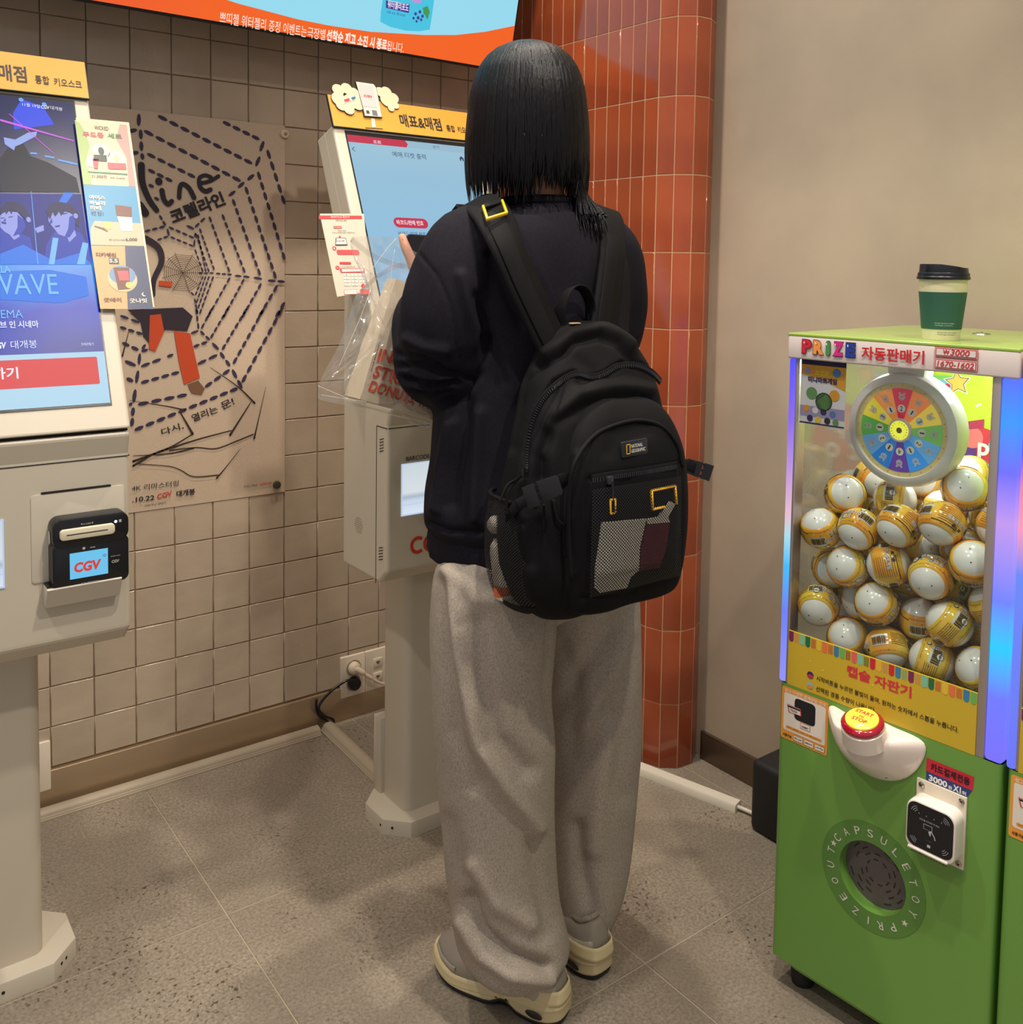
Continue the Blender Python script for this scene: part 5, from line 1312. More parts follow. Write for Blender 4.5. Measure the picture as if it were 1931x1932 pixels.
    bpo = bp_.build('back_print', [ink(206, 52, 60), ink(90, 50, 130), ink(232, 120, 110), ink(232, 110, 56), ink(226, 80, 50), ink(120, 200, 210), ink(238, 240, 226), ink(176, 50, 80), ink(60, 150, 190), ink(120, 196, 90), ink(40, 60, 50), ink(236, 190, 70)], t); bpo['kind'] = 'stuff'
    # the wheel
    wc_ = (0.143, 1.0645)
    WF_ = FF.sub(wc_[0], wc_[1], -0.055)
    b = MB(); b.lathe(WF_, [(0.090, -0.040), (0.0975, -0.034), (0.0985, -0.006), (0.095, 0.004), (0.088, 0.008), (0.0815, 0.0085), (0.0800, 0.004)], 64)
    b.prism([(-0.030, 0.07), (0.030, 0.07), (0.034, 0.112), (-0.034, 0.112)], WF_, -0.036, -0.004, bev=0.004)
    wh = b.build('wheel_housing', mat('housing_white', S(220, 216, 208), 0.25, coat=0.4), t, sharp=40)
    b = MB(); b.disc(WF_, 0, 0, 0.0802, 0.0046, 0, 64); b.build('wheel_face', mat('wheel_face', S(226, 206, 140), 0.5), t)
    sg = [(206, 40, 70), (236, 130, 60), (238, 206, 70), (110, 176, 80), (90, 160, 214), (40, 140, 224), (90, 50, 150), (40, 120, 200), (100, 150, 196), (90, 160, 70), (226, 206, 60), (232, 140, 66)]
    nums = '212312412131'
    for i in range(12):
        a0 = PI / 2 - 2 * PI * (i - 0.5) / 12; a1 = a0 - 2 * PI / 12
        q = MB()
        P = [(0.0185 * math.cos(a0), 0.0185 * math.sin(a0))] + [(0.0715 * math.cos(a0 + (a1 - a0) * j / 5), 0.0715 * math.sin(a0 + (a1 - a0) * j / 5)) for j in range(6)] + [(0.0185 * math.cos(a1), 0.0185 * math.sin(a1))]
        q.flat(P[::-1], WF_, 0.0052, 0)
        am = (a0 + a1) / 2
        f2_ = WF_.sub(0, 0, 0, am - PI / 2)
        q.disc(f2_, 0, 0.037, 0.0068, 0.0056, 1, 16); dg_ = '213121412131'[i]; q.txt(dg_, f2_, -0.0011 if dg_ == '1' else -0.0024, 0.0332, 0.0024 if dg_ == '1' else 0.0048, 0.0080, 0.0060, 2, 0.0)
        q.disc(f2_, 0, 0.0565, 0.0058, 0.0056, 3, 12); q.disc(f2_, -0.004, 0.0625, 0.0022, 0.0057, 3, 8); q.disc(f2_, 0.004, 0.0625, 0.0022, 0.0057, 3, 8)
        q.disc(f2_, -0.0015, 0.057, 0.0008, 0.0060, 2, 6); q.disc(f2_, 0.0015, 0.057, 0.0008, 0.0060, 2, 6)
        c_ = sg[i]
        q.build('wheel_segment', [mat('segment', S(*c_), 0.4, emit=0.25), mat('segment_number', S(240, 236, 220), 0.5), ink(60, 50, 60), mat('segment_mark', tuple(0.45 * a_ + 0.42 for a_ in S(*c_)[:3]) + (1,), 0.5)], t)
    b = MB()
    for i in range(24): b.disc(WF_, 0.0765 * math.cos(2 * PI * i / 24), 0.0765 * math.sin(2 * PI * i / 24), 0.0009, 0.0054, 0, 8)
    tag(b.build('wheel_marks', ink(170, 60, 40), t), kind='stuff')
    b = MB(); b.lathe(WF_, [(0.0205, 0.004), (0.0205, 0.009), (0.019, 0.0105), (0.0165, 0.0105)], 32, cap=False, mat=1); b.disc(WF_, 0, 0, 0.0175, 0.0104, 0, 28); b.disc(WF_, 0, 0, 0.005, 0.0108, 2, 14)
    ring_ = [(0.0125, 0.0112)]
    for i, ch in enumerate('TOMORROW·TOMORROW·'[:18]):
        f2_ = WF_.sub(0, 0, 0, -2 * PI * i / 18)
        if ch != '·': b.txt(ch, f2_, -0.0010, 0.0120, 0.0020, 0.0025, 0.0110, 2, 0.02)
    b.build('wheel_hub', [glow(240, 236, 70, 1.1), M['hdr'], ink(120, 90, 40)], t, sharp=40)
    # start button and its white dish
    dish = MB()
    def dz(x, y): return FF.px(1460 + x / 2.875, 1260 + y / 2.875)
    out = [dz(*p) for p in [(300, 188), (365, 225), (420, 262), (560, 270), (640, 320), (730, 352), (829, 402), (812, 480), (775, 545), (715, 592), (640, 607), (560, 592), (480, 552), (400, 488), (345, 400), (312, 300)]]
    cen = (0.1255, 0.535)
    rings = []
    for q, (sc_, hh) in enumerate(((1.03, 0.0), (1.04, 0.001), (1.03, 0.005), (0.95, 0.011), (0.80, 0.022), (0.60, 0.036), (0.42, 0.043))):
        tgt = (0.124, 0.545)
        rings.append([FF.p(tgt[0] + (u - tgt[0]) * sc_, tgt[1] + (v - tgt[1]) * sc_, hh) for u, v in out][::-1])
    dish.loft(rings, 0, True, True)
    o = dish.build('button_dish', mat('dish_white', S(236, 222, 208), 0.18, coat=0.6), t, sharp=80)
    ss = o.modifiers.new('smooth', 'SUBSURF'); ss.levels = 2; ss.render_levels = 2
    nb = (FF.N * 0.30 + Vector((0, 0, 1)) * 0.95).normalized(); bu, bv = FF.px(1630, 1378, 0.038)
    BTF = Fr(FF.p(bu, bv, 0.038), MD, nb.cross(MD))
    if BTF.N.dot(nb) < 0: BTF = Fr(FF.p(bu, bv, 0.038), MD, -nb.cross(MD))
    b = MB(); b.lathe(BTF, [(0.037, -0.020), (0.0355, 0.008), (0.033, 0.010)], 32); b.build('button_collar', bpy.data.materials['dish_white'], t, sharp=40)
    b = MB(); b.lathe(BTF, [(0.0325, 0.010), (0.0345, 0.013), (0.0345, 0.017), (0.030, 0.021), (0.027, 0.0215)], 36); bt = b.build('button_ring', mat('red_lens', S(170, 12, 40), 0.12, coat=0.8), t, sharp=50)
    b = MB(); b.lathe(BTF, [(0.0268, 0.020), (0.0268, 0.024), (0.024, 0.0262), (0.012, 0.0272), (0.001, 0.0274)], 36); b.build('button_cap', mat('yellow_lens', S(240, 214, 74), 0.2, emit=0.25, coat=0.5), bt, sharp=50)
    b = MB(); b.txt('START', BTF, -0.0155, 0.0065, 0.031, 0.0078, 0.0280, 0, 0.02, 0.1); b.txt('STOP', BTF, -0.0125, -0.0125, 0.026, 0.0078, 0.0280, 0, 0.02, 0.1); b.txt('≈', BTF, -0.004, -0.002, 0.008, 0.004, 0.0280, 0)
    b.build('button_lettering', ink(214, 60, 44), bt)
    for (x, y) in ((333, 268), (755, 445), (628, 572)):
        u, v = dz(x, y); b = MB(); b.lathe(FF.sub(u, v, 0.006), [(0.0042, 0.0), (0.0042, 0.007), (0.0026, 0.0072), (0.0015, 0.0045)], 14); b.build('dish_screw', M['steel_dark'], t, sharp=40)
    # card-only tag
    b = MB(); b.flat([(0.2335, 0.5445), (0.2335, 0.5220), (0.3075, 0.5205), (0.309, 0.5440)], FF, 0.0006, 0); b.flat([(0.2345, 0.5225), (0.2340, 0.5050), (0.2990, 0.5055), (0.3065, 0.5210)], FF, 0.0008, 1)
    b.txt('카드결제전용', FF, 0.2410, 0.5265, 0.062, 0.0130, 0.0011, 2, 0.03); b.txt('3000', FF, 0.2385, 0.5085, 0.030, 0.0105, 0.0012, 3, 0.04); b.txt('원', FF, 0.2700, 0.5085, 0.006, 0.0060, 0.0012, 3, 0.02); b.txt('X1', FF, 0.2775, 0.5085, 0.0125, 0.0105, 0.0012, 3, 0.04); b.txt('회', FF, 0.2915, 0.5085, 0.0065, 0.0065, 0.0012, 3, 0.02)
    b.build('price_tag', [ink(206, 36, 58), ink(36, 62, 120), ink(40, 14, 24), ink(240, 238, 232)], t)
    # card reader
    b = MB(); b.box((0.2605, 0.4475, 0.002), (0.0800, 0.119, 0.004), 0.0008, fr=FF); rp = b.build('reader_plate', M['plate'], t, sharp=40)
    for (u, v) in ((0.2290, 0.4985), (0.2930, 0.4985), (0.2290, 0.396), (0.2930, 0.396)):
        b = MB(); b.lathe(FF.sub(u, v, 0.004), [(0.0050, 0), (0.0048, 0.0015), (0.0030, 0.0026), (0.0004, 0.0028)], 16); b.rect(FF.sub(u, v, 0.0072, 0.5), -0.003, -0.0005, 0.003, 0.0005, 0, 1); b.rect(FF.sub(u, v, 0.0073, 0.5 + PI / 2), -0.003, -0.0005, 0.003, 0.0005, 0, 1); b.build('plate_screw', [M['screw'], M['gap']], rp, sharp=40)
    cx3, cz3 = 0.2585, 0.4440
    b = MB(); b.prism(rrect(0.0800, 0.084, 0.017, 7, cx3, cz3), FF, 0.004, 0.034, bev=0.004); b.build('reader_body', mat('reader_white', S(238, 228, 216), 0.25), t, sharp=40)
    b = MB(); b.flat(rrect(0.0735, 0.073, 0.014, 7, cx3, cz3 + 0.003), FF, 0.0346, 0)
    for (su_, sv_) in ((-1, 1), (1, 1), (-1, -1), (1, -1)):
        for rr in (0.006, 0.009, 0.012):
            for q in range(6):
                a0 = math.radians(15 + q * 10); a1 = a0 + math.radians(10)
                cx4 = cx3 + su_ * 0.0185; cz4 = cz3 + 0.003 + sv_ * 0.0185
                P = [(cx4 + su_ * (rr + e) * math.cos(a_), cz4 + sv_ * (rr + e) * math.sin(a_)) for a_, e in ((a0, 0), (a1, 0), (a1, 0.0006), (a0, 0.0006))]
                if rr > 0.006 or True: b.flat(P if su_ * sv_ > 0 else P[::-1], FF, 0.0350, 1)
    b.txt('카드를 터치해 주세요', FF, cx3 - 0.017, cz3 + 0.0135, 0.032, 0.0032, 0.0350, 1)
    b.flat([(cx3 - 0.010, cz3 + 0.010), (cx3 + 0.004, cz3 + 0.010), (cx3 + 0.004, cz3 + 0.0015), (cx3 - 0.010, cz3 + 0.0015)][::-1], FF, 0.0350, 1); b.rect(FF, cx3 - 0.0093, cz3 + 0.0022, cx3 + 0.0033, cz3 + 0.0093, 0.0352, 0)
    b.flat([(cx3 - 0.002, cz3 + 0.0), (cx3 + 0.003, cz3 + 0.003), (cx3 + 0.009, cz3 - 0.005), (cx3 + 0.010, cz3 - 0.010), (cx3 + 0.0085, cz3 - 0.010), (cx3 + 0.0075, cz3 - 0.0055), (cx3 + 0.0025, cz3 + 0.0005), (cx3 + 0.002, cz3 - 0.006), (cx3 + 0.0005, cz3 - 0.006)][::-1], FF, 0.0354, 1)
    for q in range(4): b.disc(FF, cx3 - 0.018 + q * 0.012, cz3 + 0.0235, 0.0008, 0.0350, 1, 8)
    b.rect(FF, cx3 - 0.003, cz3 - 0.026, cx3 + 0.002, cz3 - 0.0215, 0.0350, 1); b.txt('tangle', FF, cx3 - 0.006, cz3 - 0.0165, 0.011, 0.003, 0.0350, 2)
    b.build('reader_face', [ink(22, 22, 28, 0.2), ink(190, 190, 196), ink(80, 80, 90)], t)
    b = MB(); b.box((cx3 - 0.002, cz3 - 0.0375, 0.026), (0.064, 0.0035, 0.022), 0.001, fr=FF)
    rd = random.Random(5); o = b.build('reader_lip', bpy.data.materials['reader_white'], t, sharp=40)
    b = MB(); sF = FF.sub(cx3 - 0.002, cz3 - 0.0425, 0.0)
    for q in range(34): u = -0.029 + q * 0.0017; b.rect(FF, cx3 + u, cz3 - 0.0480 + 0.004, cx3 + u + rd.uniform(0.0004, 0.0012), cz3 - 0.0400 , 0.0345, 0)
    tag(b.build('code_strip', ink(60, 56, 56), t), kind='stuff')
    # prize chute ring
    cu, cv = 0.149, 0.2975
    CF = FF.sub(cu, cv, 0)
    b = MB(); kk = 56
    for i in range(kk):
        a0 = 2 * PI * i / kk; a1 = 2 * PI * (i + 1) / kk
        b.flat([(0.0602 * math.cos(a0), 0.0602 * math.sin(a0)), (0.0602 * math.cos(a1), 0.0602 * math.sin(a1)), (0.0935 * math.cos(a1), 0.0935 * math.sin(a1)), (0.0935 * math.cos(a0), 0.0935 * math.sin(a0))][::-1], CF, 0.0007, 0)
    def arc(word, a_mid, step, R_):
        for i, ch in enumerate(word):
            a_ = math.radians(a_mid) - math.radians(step) * (i - (len(word) - 1) / 2)
            if ch == ' ': continue
            f2_ = CF.sub(0, 0, 0, a_ - PI / 2)
            wd = 0.0035 if ch == 'I' else 0.0098
            b.txt(ch, f2_, -wd / 2, R_ - 0.0065, wd if ch != 'I' else 0.0018, 0.0135, 0.0012, 1, 0.0)
    def star2(a_):
        c_ = (0.0768 * math.cos(a_), 0.0768 * math.sin(a_)); b.flat([(c_[0] + (0.0062 if q % 2 == 0 else 0.0026) * math.cos(PI / 2 + q * PI / 5), c_[1] + (0.0062 if q % 2 == 0 else 0.0026) * math.sin(PI / 2 + q * PI / 5)) for q in range(10)], CF, 0.0012, 1)
    def gl(word, angs):
        for ch, a_ in zip(word, angs):
            f2_ = CF.sub(0, 0, 0, math.radians(a_) - PI / 2); wd = 0.0018 if ch == 'I' else 0.0100
            b.txt(ch, f2_, -wd / 2, 0.0703, wd, 0.0132, 0.0012, 1, 0.0)
    gl('CAPSULETOY', [148, 130, 112, 94, 76, 58, 40, 22, 2, -18]); gl('PRIZEOUT', [-60, -78, -92, -108, -126, -146, -168, 172][0:0] or [-58, -76, -92, -110, -130, -150, -170, 170])
    star2(math.radians(-38)); star2(math.radians(159))
    b.build('chute_ring', [ink(92, 136, 60), ink(226, 222, 204)], t)
    b = MB(); b.lathe(CF, [(0.0603, 0.0008), (0.0603, -0.026)], 48, cap=False); b.build('chute_lip', M['green'], t)
    b = MB(); b.disc(CF, 0, 0, 0.0600, -0.022, 0, 40); dr = b.build('chute_door', mat('chute_grey', S(98, 88, 86), 0.5), t)
    b = MB()
    for rr, n_, ph in ((0.020, 8, 0), (0.030, 10, 0.2), (0.040, 12, 0), (0.050, 12, 0.25)):
        for i in range(n_):
            if (i + int(rr * 100)) % 3 == 1 and rr > 0.025: continue
            a0 = 2 * PI * i / n_ + ph; a1 = a0 + 2 * PI / n_ * 0.55
            for q in range(3):
                x0 = a0 + (a1 - a0) * q / 3; x1 = a0 + (a1 - a0) * (q + 1) / 3
                b.flat([(rr * math.cos(x0), rr * math.sin(x0)), (rr * math.cos(x1), rr * math.sin(x1)), ((rr + 0.0022) * math.cos(x1), (rr + 0.0022) * math.sin(x1)), ((rr + 0.0022) * math.cos(x0), (rr + 0.0022) * math.sin(x0))][::-1], CF, -0.0214, 0)
    tag(b.build('door_slots', ink(46, 40, 40), dr), kind='stuff')
    # lamp inside the case, under the top
    for e_ in (0.11, 0.30):
        b = MB(); b.box((0.15, 1.172, -e_), (0.24, 0.004, 0.018), 0.001, fr=FF); b.build('case_lamp', mat('case_lamp', S(240, 246, 255), 0.5, emit=42.0), t)
    return t, FF
mc, MF = machine(0.0, 'green capsule vending machine with a paper cup on its lime top', True, 0.46)
mc2, MF2 = machine(0.3985, 'second green capsule machine, cut off by the right edge of the photo', False, 0.425)

# ------------------------------------------------------------------ capsules
shell_m = mat('capsule_white', S(240, 238, 232), 0.22, coat=0.5)
def wrap_mat():
    m = bpy.data.materials.new('capsule_wrap'); m.use_nodes = True; nt = m.node_tree; L = nt.links; b = nt.nodes['Principled BSDF']
    b.inputs['Roughness'].default_value = 0.13; b.inputs['Coat Weight'].default_value = 0.7
    tc = nt.nodes.new('ShaderNodeTexCoord'); n = nt.nodes.new('ShaderNodeTexNoise'); n.inputs['Scale'].default_value = 14; L.new(tc.outputs['Object'], n.inputs['Vector'])
    cr = nt.nodes.new('ShaderNodeValToRGB'); cr.color_ramp.elements[0].position = 0.35; cr.color_ramp.elements[0].color = S(244, 160, 50); cr.color_ramp.elements[1].position = 0.62; cr.color_ramp.elements[1].color = S(244, 208, 74)
    L.new(n.outputs[0], cr.inputs[0]); L.new(cr.outputs[0], b.inputs['Base Color'])
    n2 = nt.nodes.new('ShaderNodeTexNoise'); n2.inputs['Scale'].default_value = 60; n2.inputs['Detail'].default_value = 4; L.new(tc.outputs['Object'], n2.inputs['Vector'])
    bp = nt.nodes.new('ShaderNodeBump'); bp.inputs['Strength'].default_value = 0.35; bp.inputs['Distance'].default_value = 0.002; L.new(n2.outputs[0], bp.inputs['Height']); L.new(bp.outputs[0], b.inputs['Normal'])
    return m
wrap_m = wrap_mat()
CR = 0.0365
def sph(lon, lat, r): return Vector((r * math.cos(lat) * math.cos(lon), r * math.cos(lat) * math.sin(lon), r * math.sin(lat)))
def make_capsule():
    t = thing('toy_capsule', 'capsule', 'capsule')
    b = MB(); prof = [(max(0.0008, CR * math.cos(math.radians(a))), CR * math.sin(math.radians(a))) for a in range(-90, 91, 12)]
    b.lathe(Fr((0, 0, 0), (1, 0, 0), (0, 1, 0)), prof, 28, 0)
    for s_ in (-1, 1):
        for dx in (-0.011, 0.011):
            P = Vector((dx, 0.002, s_ * math.sqrt(CR ** 2 - dx ** 2)))
            nn = P.normalized(); fr2 = Fr(nn * (CR + 0.0004), nn.orthogonal(), nn.cross(nn.orthogonal())); b.disc(fr2, 0, 0, 0.0012, 0, 1, 8)
    b.build('shell', [shell_m, ink(60, 50, 40)], t)
    b = MB(); R2 = CR + 0.0007; la = math.radians(40)
    prof = [(R2 * math.cos(a) - 0.0008, R2 * math.sin(a)) for a in (-la,)] + [(R2 * math.cos(math.radians(a)), R2 * math.sin(math.radians(a))) for a in range(-40, 41, 8)] + [(R2 * math.cos(la) - 0.0008, R2 * math.sin(la))]
    b.lathe(Fr((0, 0, 0), (1, 0, 0), (0, 1, 0)), prof, 32, 0, cap=False)
    b.build('wrap', [wrap_m], t)
    # printing: barcode, lines of text, title
    b = MB(); R3 = R2 + 0.0005
    def patch(l0, l1, a0, a1, m_, r=R3, k=6):
        for i in range(k):
            x0 = l0 + (l1 - l0) * i / k; x1 = l0 + (l1 - l0) * (i + 1) / k
            b.add([sph(x0, a0, r), sph(x1, a0, r), sph(x1, a1, r), sph(x0, a1, r)], [[0, 1, 2, 3]], m_, True)
    for x0 in (0.0, 2.55, 4.55):
        patch(x0, x0 + 0.75, -0.22, 0.28, 0, R3 + 0.0003); rd = random.Random(1); x = x0 + 0.06
        while x < x0 + 0.68:
            w_ = rd.uniform(0.02, 0.05); patch(x, x + w_, -0.12, 0.24, 1, R3 + 0.0007, 1); x += w_ + rd.uniform(0.014, 0.03)
    for q in range(9): patch(1.25, 2.25, -0.44 + q * 0.095, -0.415 + q * 0.095, 2, R3, 8)
    patch(1.2, 2.5, 0.43, 0.47, 1, R3, 8)
    def stxt(s_, l0, a0, wl, ha, m_, bold, r=R3 + 0.0002):
        vs, fs, (x0, y0, x1, y1) = glyphs(s_, bold, 0)
        b.add([sph(l0 + (vx - x0) / (x1 - x0) * wl, a0 + (vy - y0) / (y1 - y0) * ha, r) for vx, vy in vs], fs, m_, True)
    stxt('포켓몬', 1.0, 0.25, 0.55, 0.16, 3, 0.06); stxt('미니마트게임', 0.85, -0.02, 1.0, 0.20, 4, 0.06); stxt('미니마트게임', 0.85, -0.02, 1.0, 0.20, 0, 0.02, R3 + 0.0005); stxt('포켓몬', 3.6, 0.20, 0.7, 0.20, 3, 0.06); stxt('포켓몬', 3.6, 0.20, 0.7, 0.20, 0, 0.02, R3 + 0.0005)
    stxt('미니마트게임', 3.25, -0.12, 1.4, 0.25, 4, 0.06); stxt('미니마트게임', 3.25, -0.12, 1.4, 0.25, 0, 0.02, R3 + 0.0005)
    for (lo, la2, r) in ((3.3, -0.34, 0.12), (4.9, 0.2, 0.16), (4.4, -0.36, 0.10)):
        P = [sph(lo + r * math.cos(2 * PI * i / 14) / math.cos(la2), la2 + r * math.sin(2 * PI * i / 14), R3 + 0.0002) for i in range(14)]; b.add(P, [list(range(14))], 1, True)
        P = [sph(lo + (r - 0.025) * math.cos(2 * PI * i / 14) / math.cos(la2), la2 + (r - 0.025) * math.sin(2 * PI * i / 14), R3 + 0.0005) for i in range(14)]; b.add(P, [list(range(14))], 0, True)
    for l0_ in (0.0, 1.1, 2.5, 3.4, 4.4, 5.4):
        stxt('포켓몬 미니마트게임', l0_, 0.50, 0.95, 0.055, 1, 0.0); stxt('미니마트게임 포켓몬', l0_ + 0.1, -0.58, 0.8, 0.05, 1, 0.0)
    for q in range(7): patch(5.35, 6.15, -0.30 + q * 0.085, -0.275 + q * 0.085, 2, R3, 8)
    rd = random.Random(8)
    for q in range(26):
        lo = rd.uniform(2.6, 6.2); la2 = rd.uniform(-0.5, 0.5); r = rd.uniform(0.015, 0.035)
        P = [sph(lo + r * math.cos(2 * PI * i / 7), la2 + r * math.sin(2 * PI * i / 7), R3) for i in range(7)]; b.add(P, [list(range(7))], rd.choice((5, 5, 1)), True)
    tag(b.build('wrap_print', [ink(236, 232, 222, 0.2), ink(44, 36, 32, 0.2), ink(132, 96, 50, 0.2), ink(60, 50, 60, 0.2), ink(96, 84, 160, 0.2), ink(250, 232, 160, 0.2)], t), kind='stuff')
    return t
cap0 = make_capsule()
kids0 = [c for c in bpy.data.objects if c.parent == cap0]
# measured centres (photograph pixels) and layer depth behind the glass
seen = [(1544, 994, 0), (1621, 1000, 0), (1697, 999, 0), (1775, 999, 0), (1538, 1070, 1), (1587, 1059, 0), (1637, 1065, 1.3), (1683, 1057, 0), (1750, 1050, 1.2), (1755, 1101, 0), (1817, 1059, 0), (1830, 1008, 1),
 (1541, 1145, 0), (1600, 1111, 1), (1666, 1131, 0), (1735, 1160, 1), (1802, 1177, 0), (1852, 1136, 0.2), (1603, 1189, 0.4), (1687, 1214, 0), (1765, 1238, 0), (1842, 1250, 0),
 (1609, 946, 0.8), (1648, 930, 1.8), (1681, 920, 2.8), (1707, 957, 0.8), (1749, 927, 1.8), (1828, 925, 2.0), (1767, 955, 1.6), (1824, 962, 0.8), (1580, 971, 1.4), (1856, 966, 1.8), (1866, 988, 0.9), (1648, 973, 1.6), (1600, 925, 2.6), (1720, 915, 3.4), (1800, 915, 3.2), (1780, 1110, 1.2), (1700, 1110, 1.4), (1640, 1190, 1.2), (1560, 1110, 1.7), (1860, 1190, 1.0), (1830, 1110, 1.5)]
pos = []
for x, y, l_ in seen:
    e = 0.047 + l_ * 0.058
    u, v = MF.px(x, y, -e); pos.append([u, v, e, True])
rnd = random.Random(11)
for li in range(1, 6):
    for i in range(6):
        for j in range(4):
            u = -0.005 + i * 0.068 + (0.03 if (j + li) % 2 else 0); v = 0.665 + j * 0.062; e = 0.047 + li * 0.064
            if u < SR - 0.055 and v < 0.86 and all((Vector((u, v, e)) - Vector(p[:3])).length > 0.062 for p in pos): pos.append([u, v, e, False])
lo_u, hi_u, lo_v, lo_e, hi_e = SL + 0.011 + CR, SR - 0.011 - CR, 0.629 + CR, 0.009 + CR, 0.46 - 0.014 - CR
for it in range(170):
    for a in range(len(pos)):
        for b_ in range(a + 1, len(pos)):
            p, q = pos[a], pos[b_]
            d = [p[k] - q[k] for k in range(3)]; L2_ = d[0] ** 2 + d[1] ** 2 + d[2] ** 2; D = 2 * CR + 0.0016
            if L2_ < D * D:
                L_ = math.sqrt(L2_) or 1e-6; s_ = (D - L_) / L_ * 0.5
                wa = 0.25 if p[3] and not q[3] else (0.75 if q[3] and not p[3] else 0.5)
                for k in range(3): p[k] += d[k] * s_ * 2 * wa; q[k] -= d[k] * s_ * 2 * (1 - wa)
    for p in pos:
        p[0] = min(max(p[0], lo_u), hi_u); p[1] = max(p[1], lo_v); p[2] = min(max(p[2], lo_e), hi_e)
def rotm(white):
    if white is None: return Matrix.Rotation(rnd.uniform(0, 2 * PI), 4, 'Z') @ Matrix.Rotation(rnd.uniform(0, PI), 4, 'X') @ Matrix.Rotation(rnd.uniform(0, 2 * PI), 4, 'Z')
words_v = ['bottom row', 'lower row', 'middle row', 'upper row', 'top row']
# directions in which the white end points in the photograph (right, up, toward the viewer), spin
axes = {0: (-0.3, 0.8, 0.45, 2.2), 1: (-0.45, -0.62, 0.6, 4.3), 2: (-0.55, -0.6, 0.5, 5.0), 3: (-0.4, -0.75, 0.45, 5.4), 4: (0.1, -0.2, 0.95, 0), 5: (-0.55, 0.25, 0.75, 1.8), 7: (0.85, 0.1, 0.35, 1.2), 9: (-0.35, -0.4, 0.8, 3.6), 10: (-0.1, 0.35, 0.85, 1.7), 12: (-0.1, -0.5, 0.85, 3), 14: (-0.4, 0.4, 0.8, 2.0), 16: (0.7, -0.55, 0.25, 3.8), 18: (-0.2, 0.5, 0.75, 1.7), 19: (0.1, -0.7, 0.6, 1.7), 20: (0.75, -0.3, 0.35, 3.9), 21: (-0.7, 0.4, 0.3, 0.4), 22: (0.2, 0.1, 0.95, 1.7), 23: (0.3, -0.35, 0.8, 0), 25: (0.7, -0.1, 0.5, 4), 29: (0.0, 0.2, 0.95, 1), 11: (-0.1, 0.1, 0.9, 0), 24: (0.3, -0.3, 0.8, 1), 26: (-0.3, 0.0, 0.9, 2), 27: (-0.4, 0.2, 0.8, 2)}
Vd = (CAM - MF.p(0.15, 0.85, 0)).normalized()
first = True
cap_objs = []
for n_, p in enumerate(pos):
    if first: c = cap0; kk = kids0; first = False
    else:
        c = cap0.copy(); COL.objects.link(c)
        for k_ in kids0: d = k_.copy(); COL.objects.link(d); d.parent = c
    c.location = MF.p(p[0], p[1], -p[2])
    if n_ in axes:
        ax = axes[n_]; ud = (RX * ax[0] - RY * ax[1] + Vd * ax[2]).normalized()
        c.rotation_euler = (ud.to_track_quat('Z', 'Y').to_matrix().to_4x4() @ Matrix.Rotation(ax[3], 4, 'Z')).to_euler()
    else: c.rotation_euler = rotm(None).to_euler()
    cap_objs.append((c, p, n_))
    c['group'] = 'toy capsules in the vending machine'
    c['category'] = 'capsule'
    if n_ < len(seen):
        P = MF.p(p[0], p[1], -p[2])
        col_ = min(4, int((p[0] - SL) / (SR - SL) * 5)); row_ = min(4, int((p[1] - 0.63) / 0.07))
        dep_ = 'against the glass' if p[2] < 0.075 else ('one behind the front layer' if p[2] < 0.14 else 'towards the back')
        hor = ['at far left', 'left of centre', 'in the centre', 'right of centre', 'at far right'][col_]
        c['label'] = 'white and orange toy capsule in %s, %s, %s' % (words_v[row_], hor, dep_)
    else:
        c['label'] = 'white and orange toy capsule buried in the heap behind the front ones'
        c['group'] = 'capsules buried in the heap'
seenl = {}
for c, p, n_ in cap_objs[:len(seen)]: seenl.setdefault(c['label'], []).append((c, p))
for l_, g_ in seenl.items():
    if len(g_) > 1:
        g_.sort(key=lambda q: q[1][0] + 0.3 * q[1][1])
        ex = [', left one', ', right one'] if len(g_) == 2 else [', leftmost one', ', middle one', ', rightmost one'] if len(g_) == 3 else [', one of several'] * len(g_)
        for (c, p), e_ in zip(g_, ex): c['label'] = c['label'] + e_

# ------------------------------------------------------------------ paper cup on the machine
cpos = Vector((0.359, -1.617, 1.2212))
cup = thing('paper_cup', 'cream paper coffee cup with a green sleeve and black lid standing on the machine', 'cup', tuple(cpos))
ZF = Fr(cpos, RX - Vector((0, 0, RX.z)), Vector((0, 0, 1)).cross(RX))
b = MB(); b.lathe(ZF, [(0.0270, 0.003), (0.0283, 0.0), (0.0290, 0.003), (0.0375, 0.100), (0.0378, 0.102)], 48); b.build('cup_body', mat('cup_cream', S(232, 222, 182), 0.5), cup, sharp=50)
b = MB(); b.lathe(ZF, [(0.0304, 0.0185), (0.0310, 0.0185), (0.0372, 0.0795), (0.0366, 0.0795)], 48, cap=False); sl = b.build('sleeve', mat('sleeve_green', S(44, 92, 74), 0.6, bump=0.05, bscale=300), cup, sharp=50)
b = MB(); P = [(0.0400, 0.100), (0.0412, 0.1015), (0.0412, 0.104), (0.0400, 0.1055), (0.0402, 0.109), (0.0390, 0.1115), (0.0378, 0.112), (0.0372, 0.121), (0.0366, 0.1225), (0.0335, 0.1225), (0.0330, 0.1195), (0.001, 0.1195)]
b.lathe(ZF, P, 48)
for i, v in enumerate(b.v):
    d = v - cpos
    if d.z > 0.1125: u = d.dot(ZF.U); v.z += 0.0048 * max(-1, min(1, -u / 0.02)) * (1 if d.z > 0.118 else 0.5) * (0.6)
b.build('lid', mat('lid_black', S(24, 26, 32), 0.3), cup, sharp=40)
b = MB()
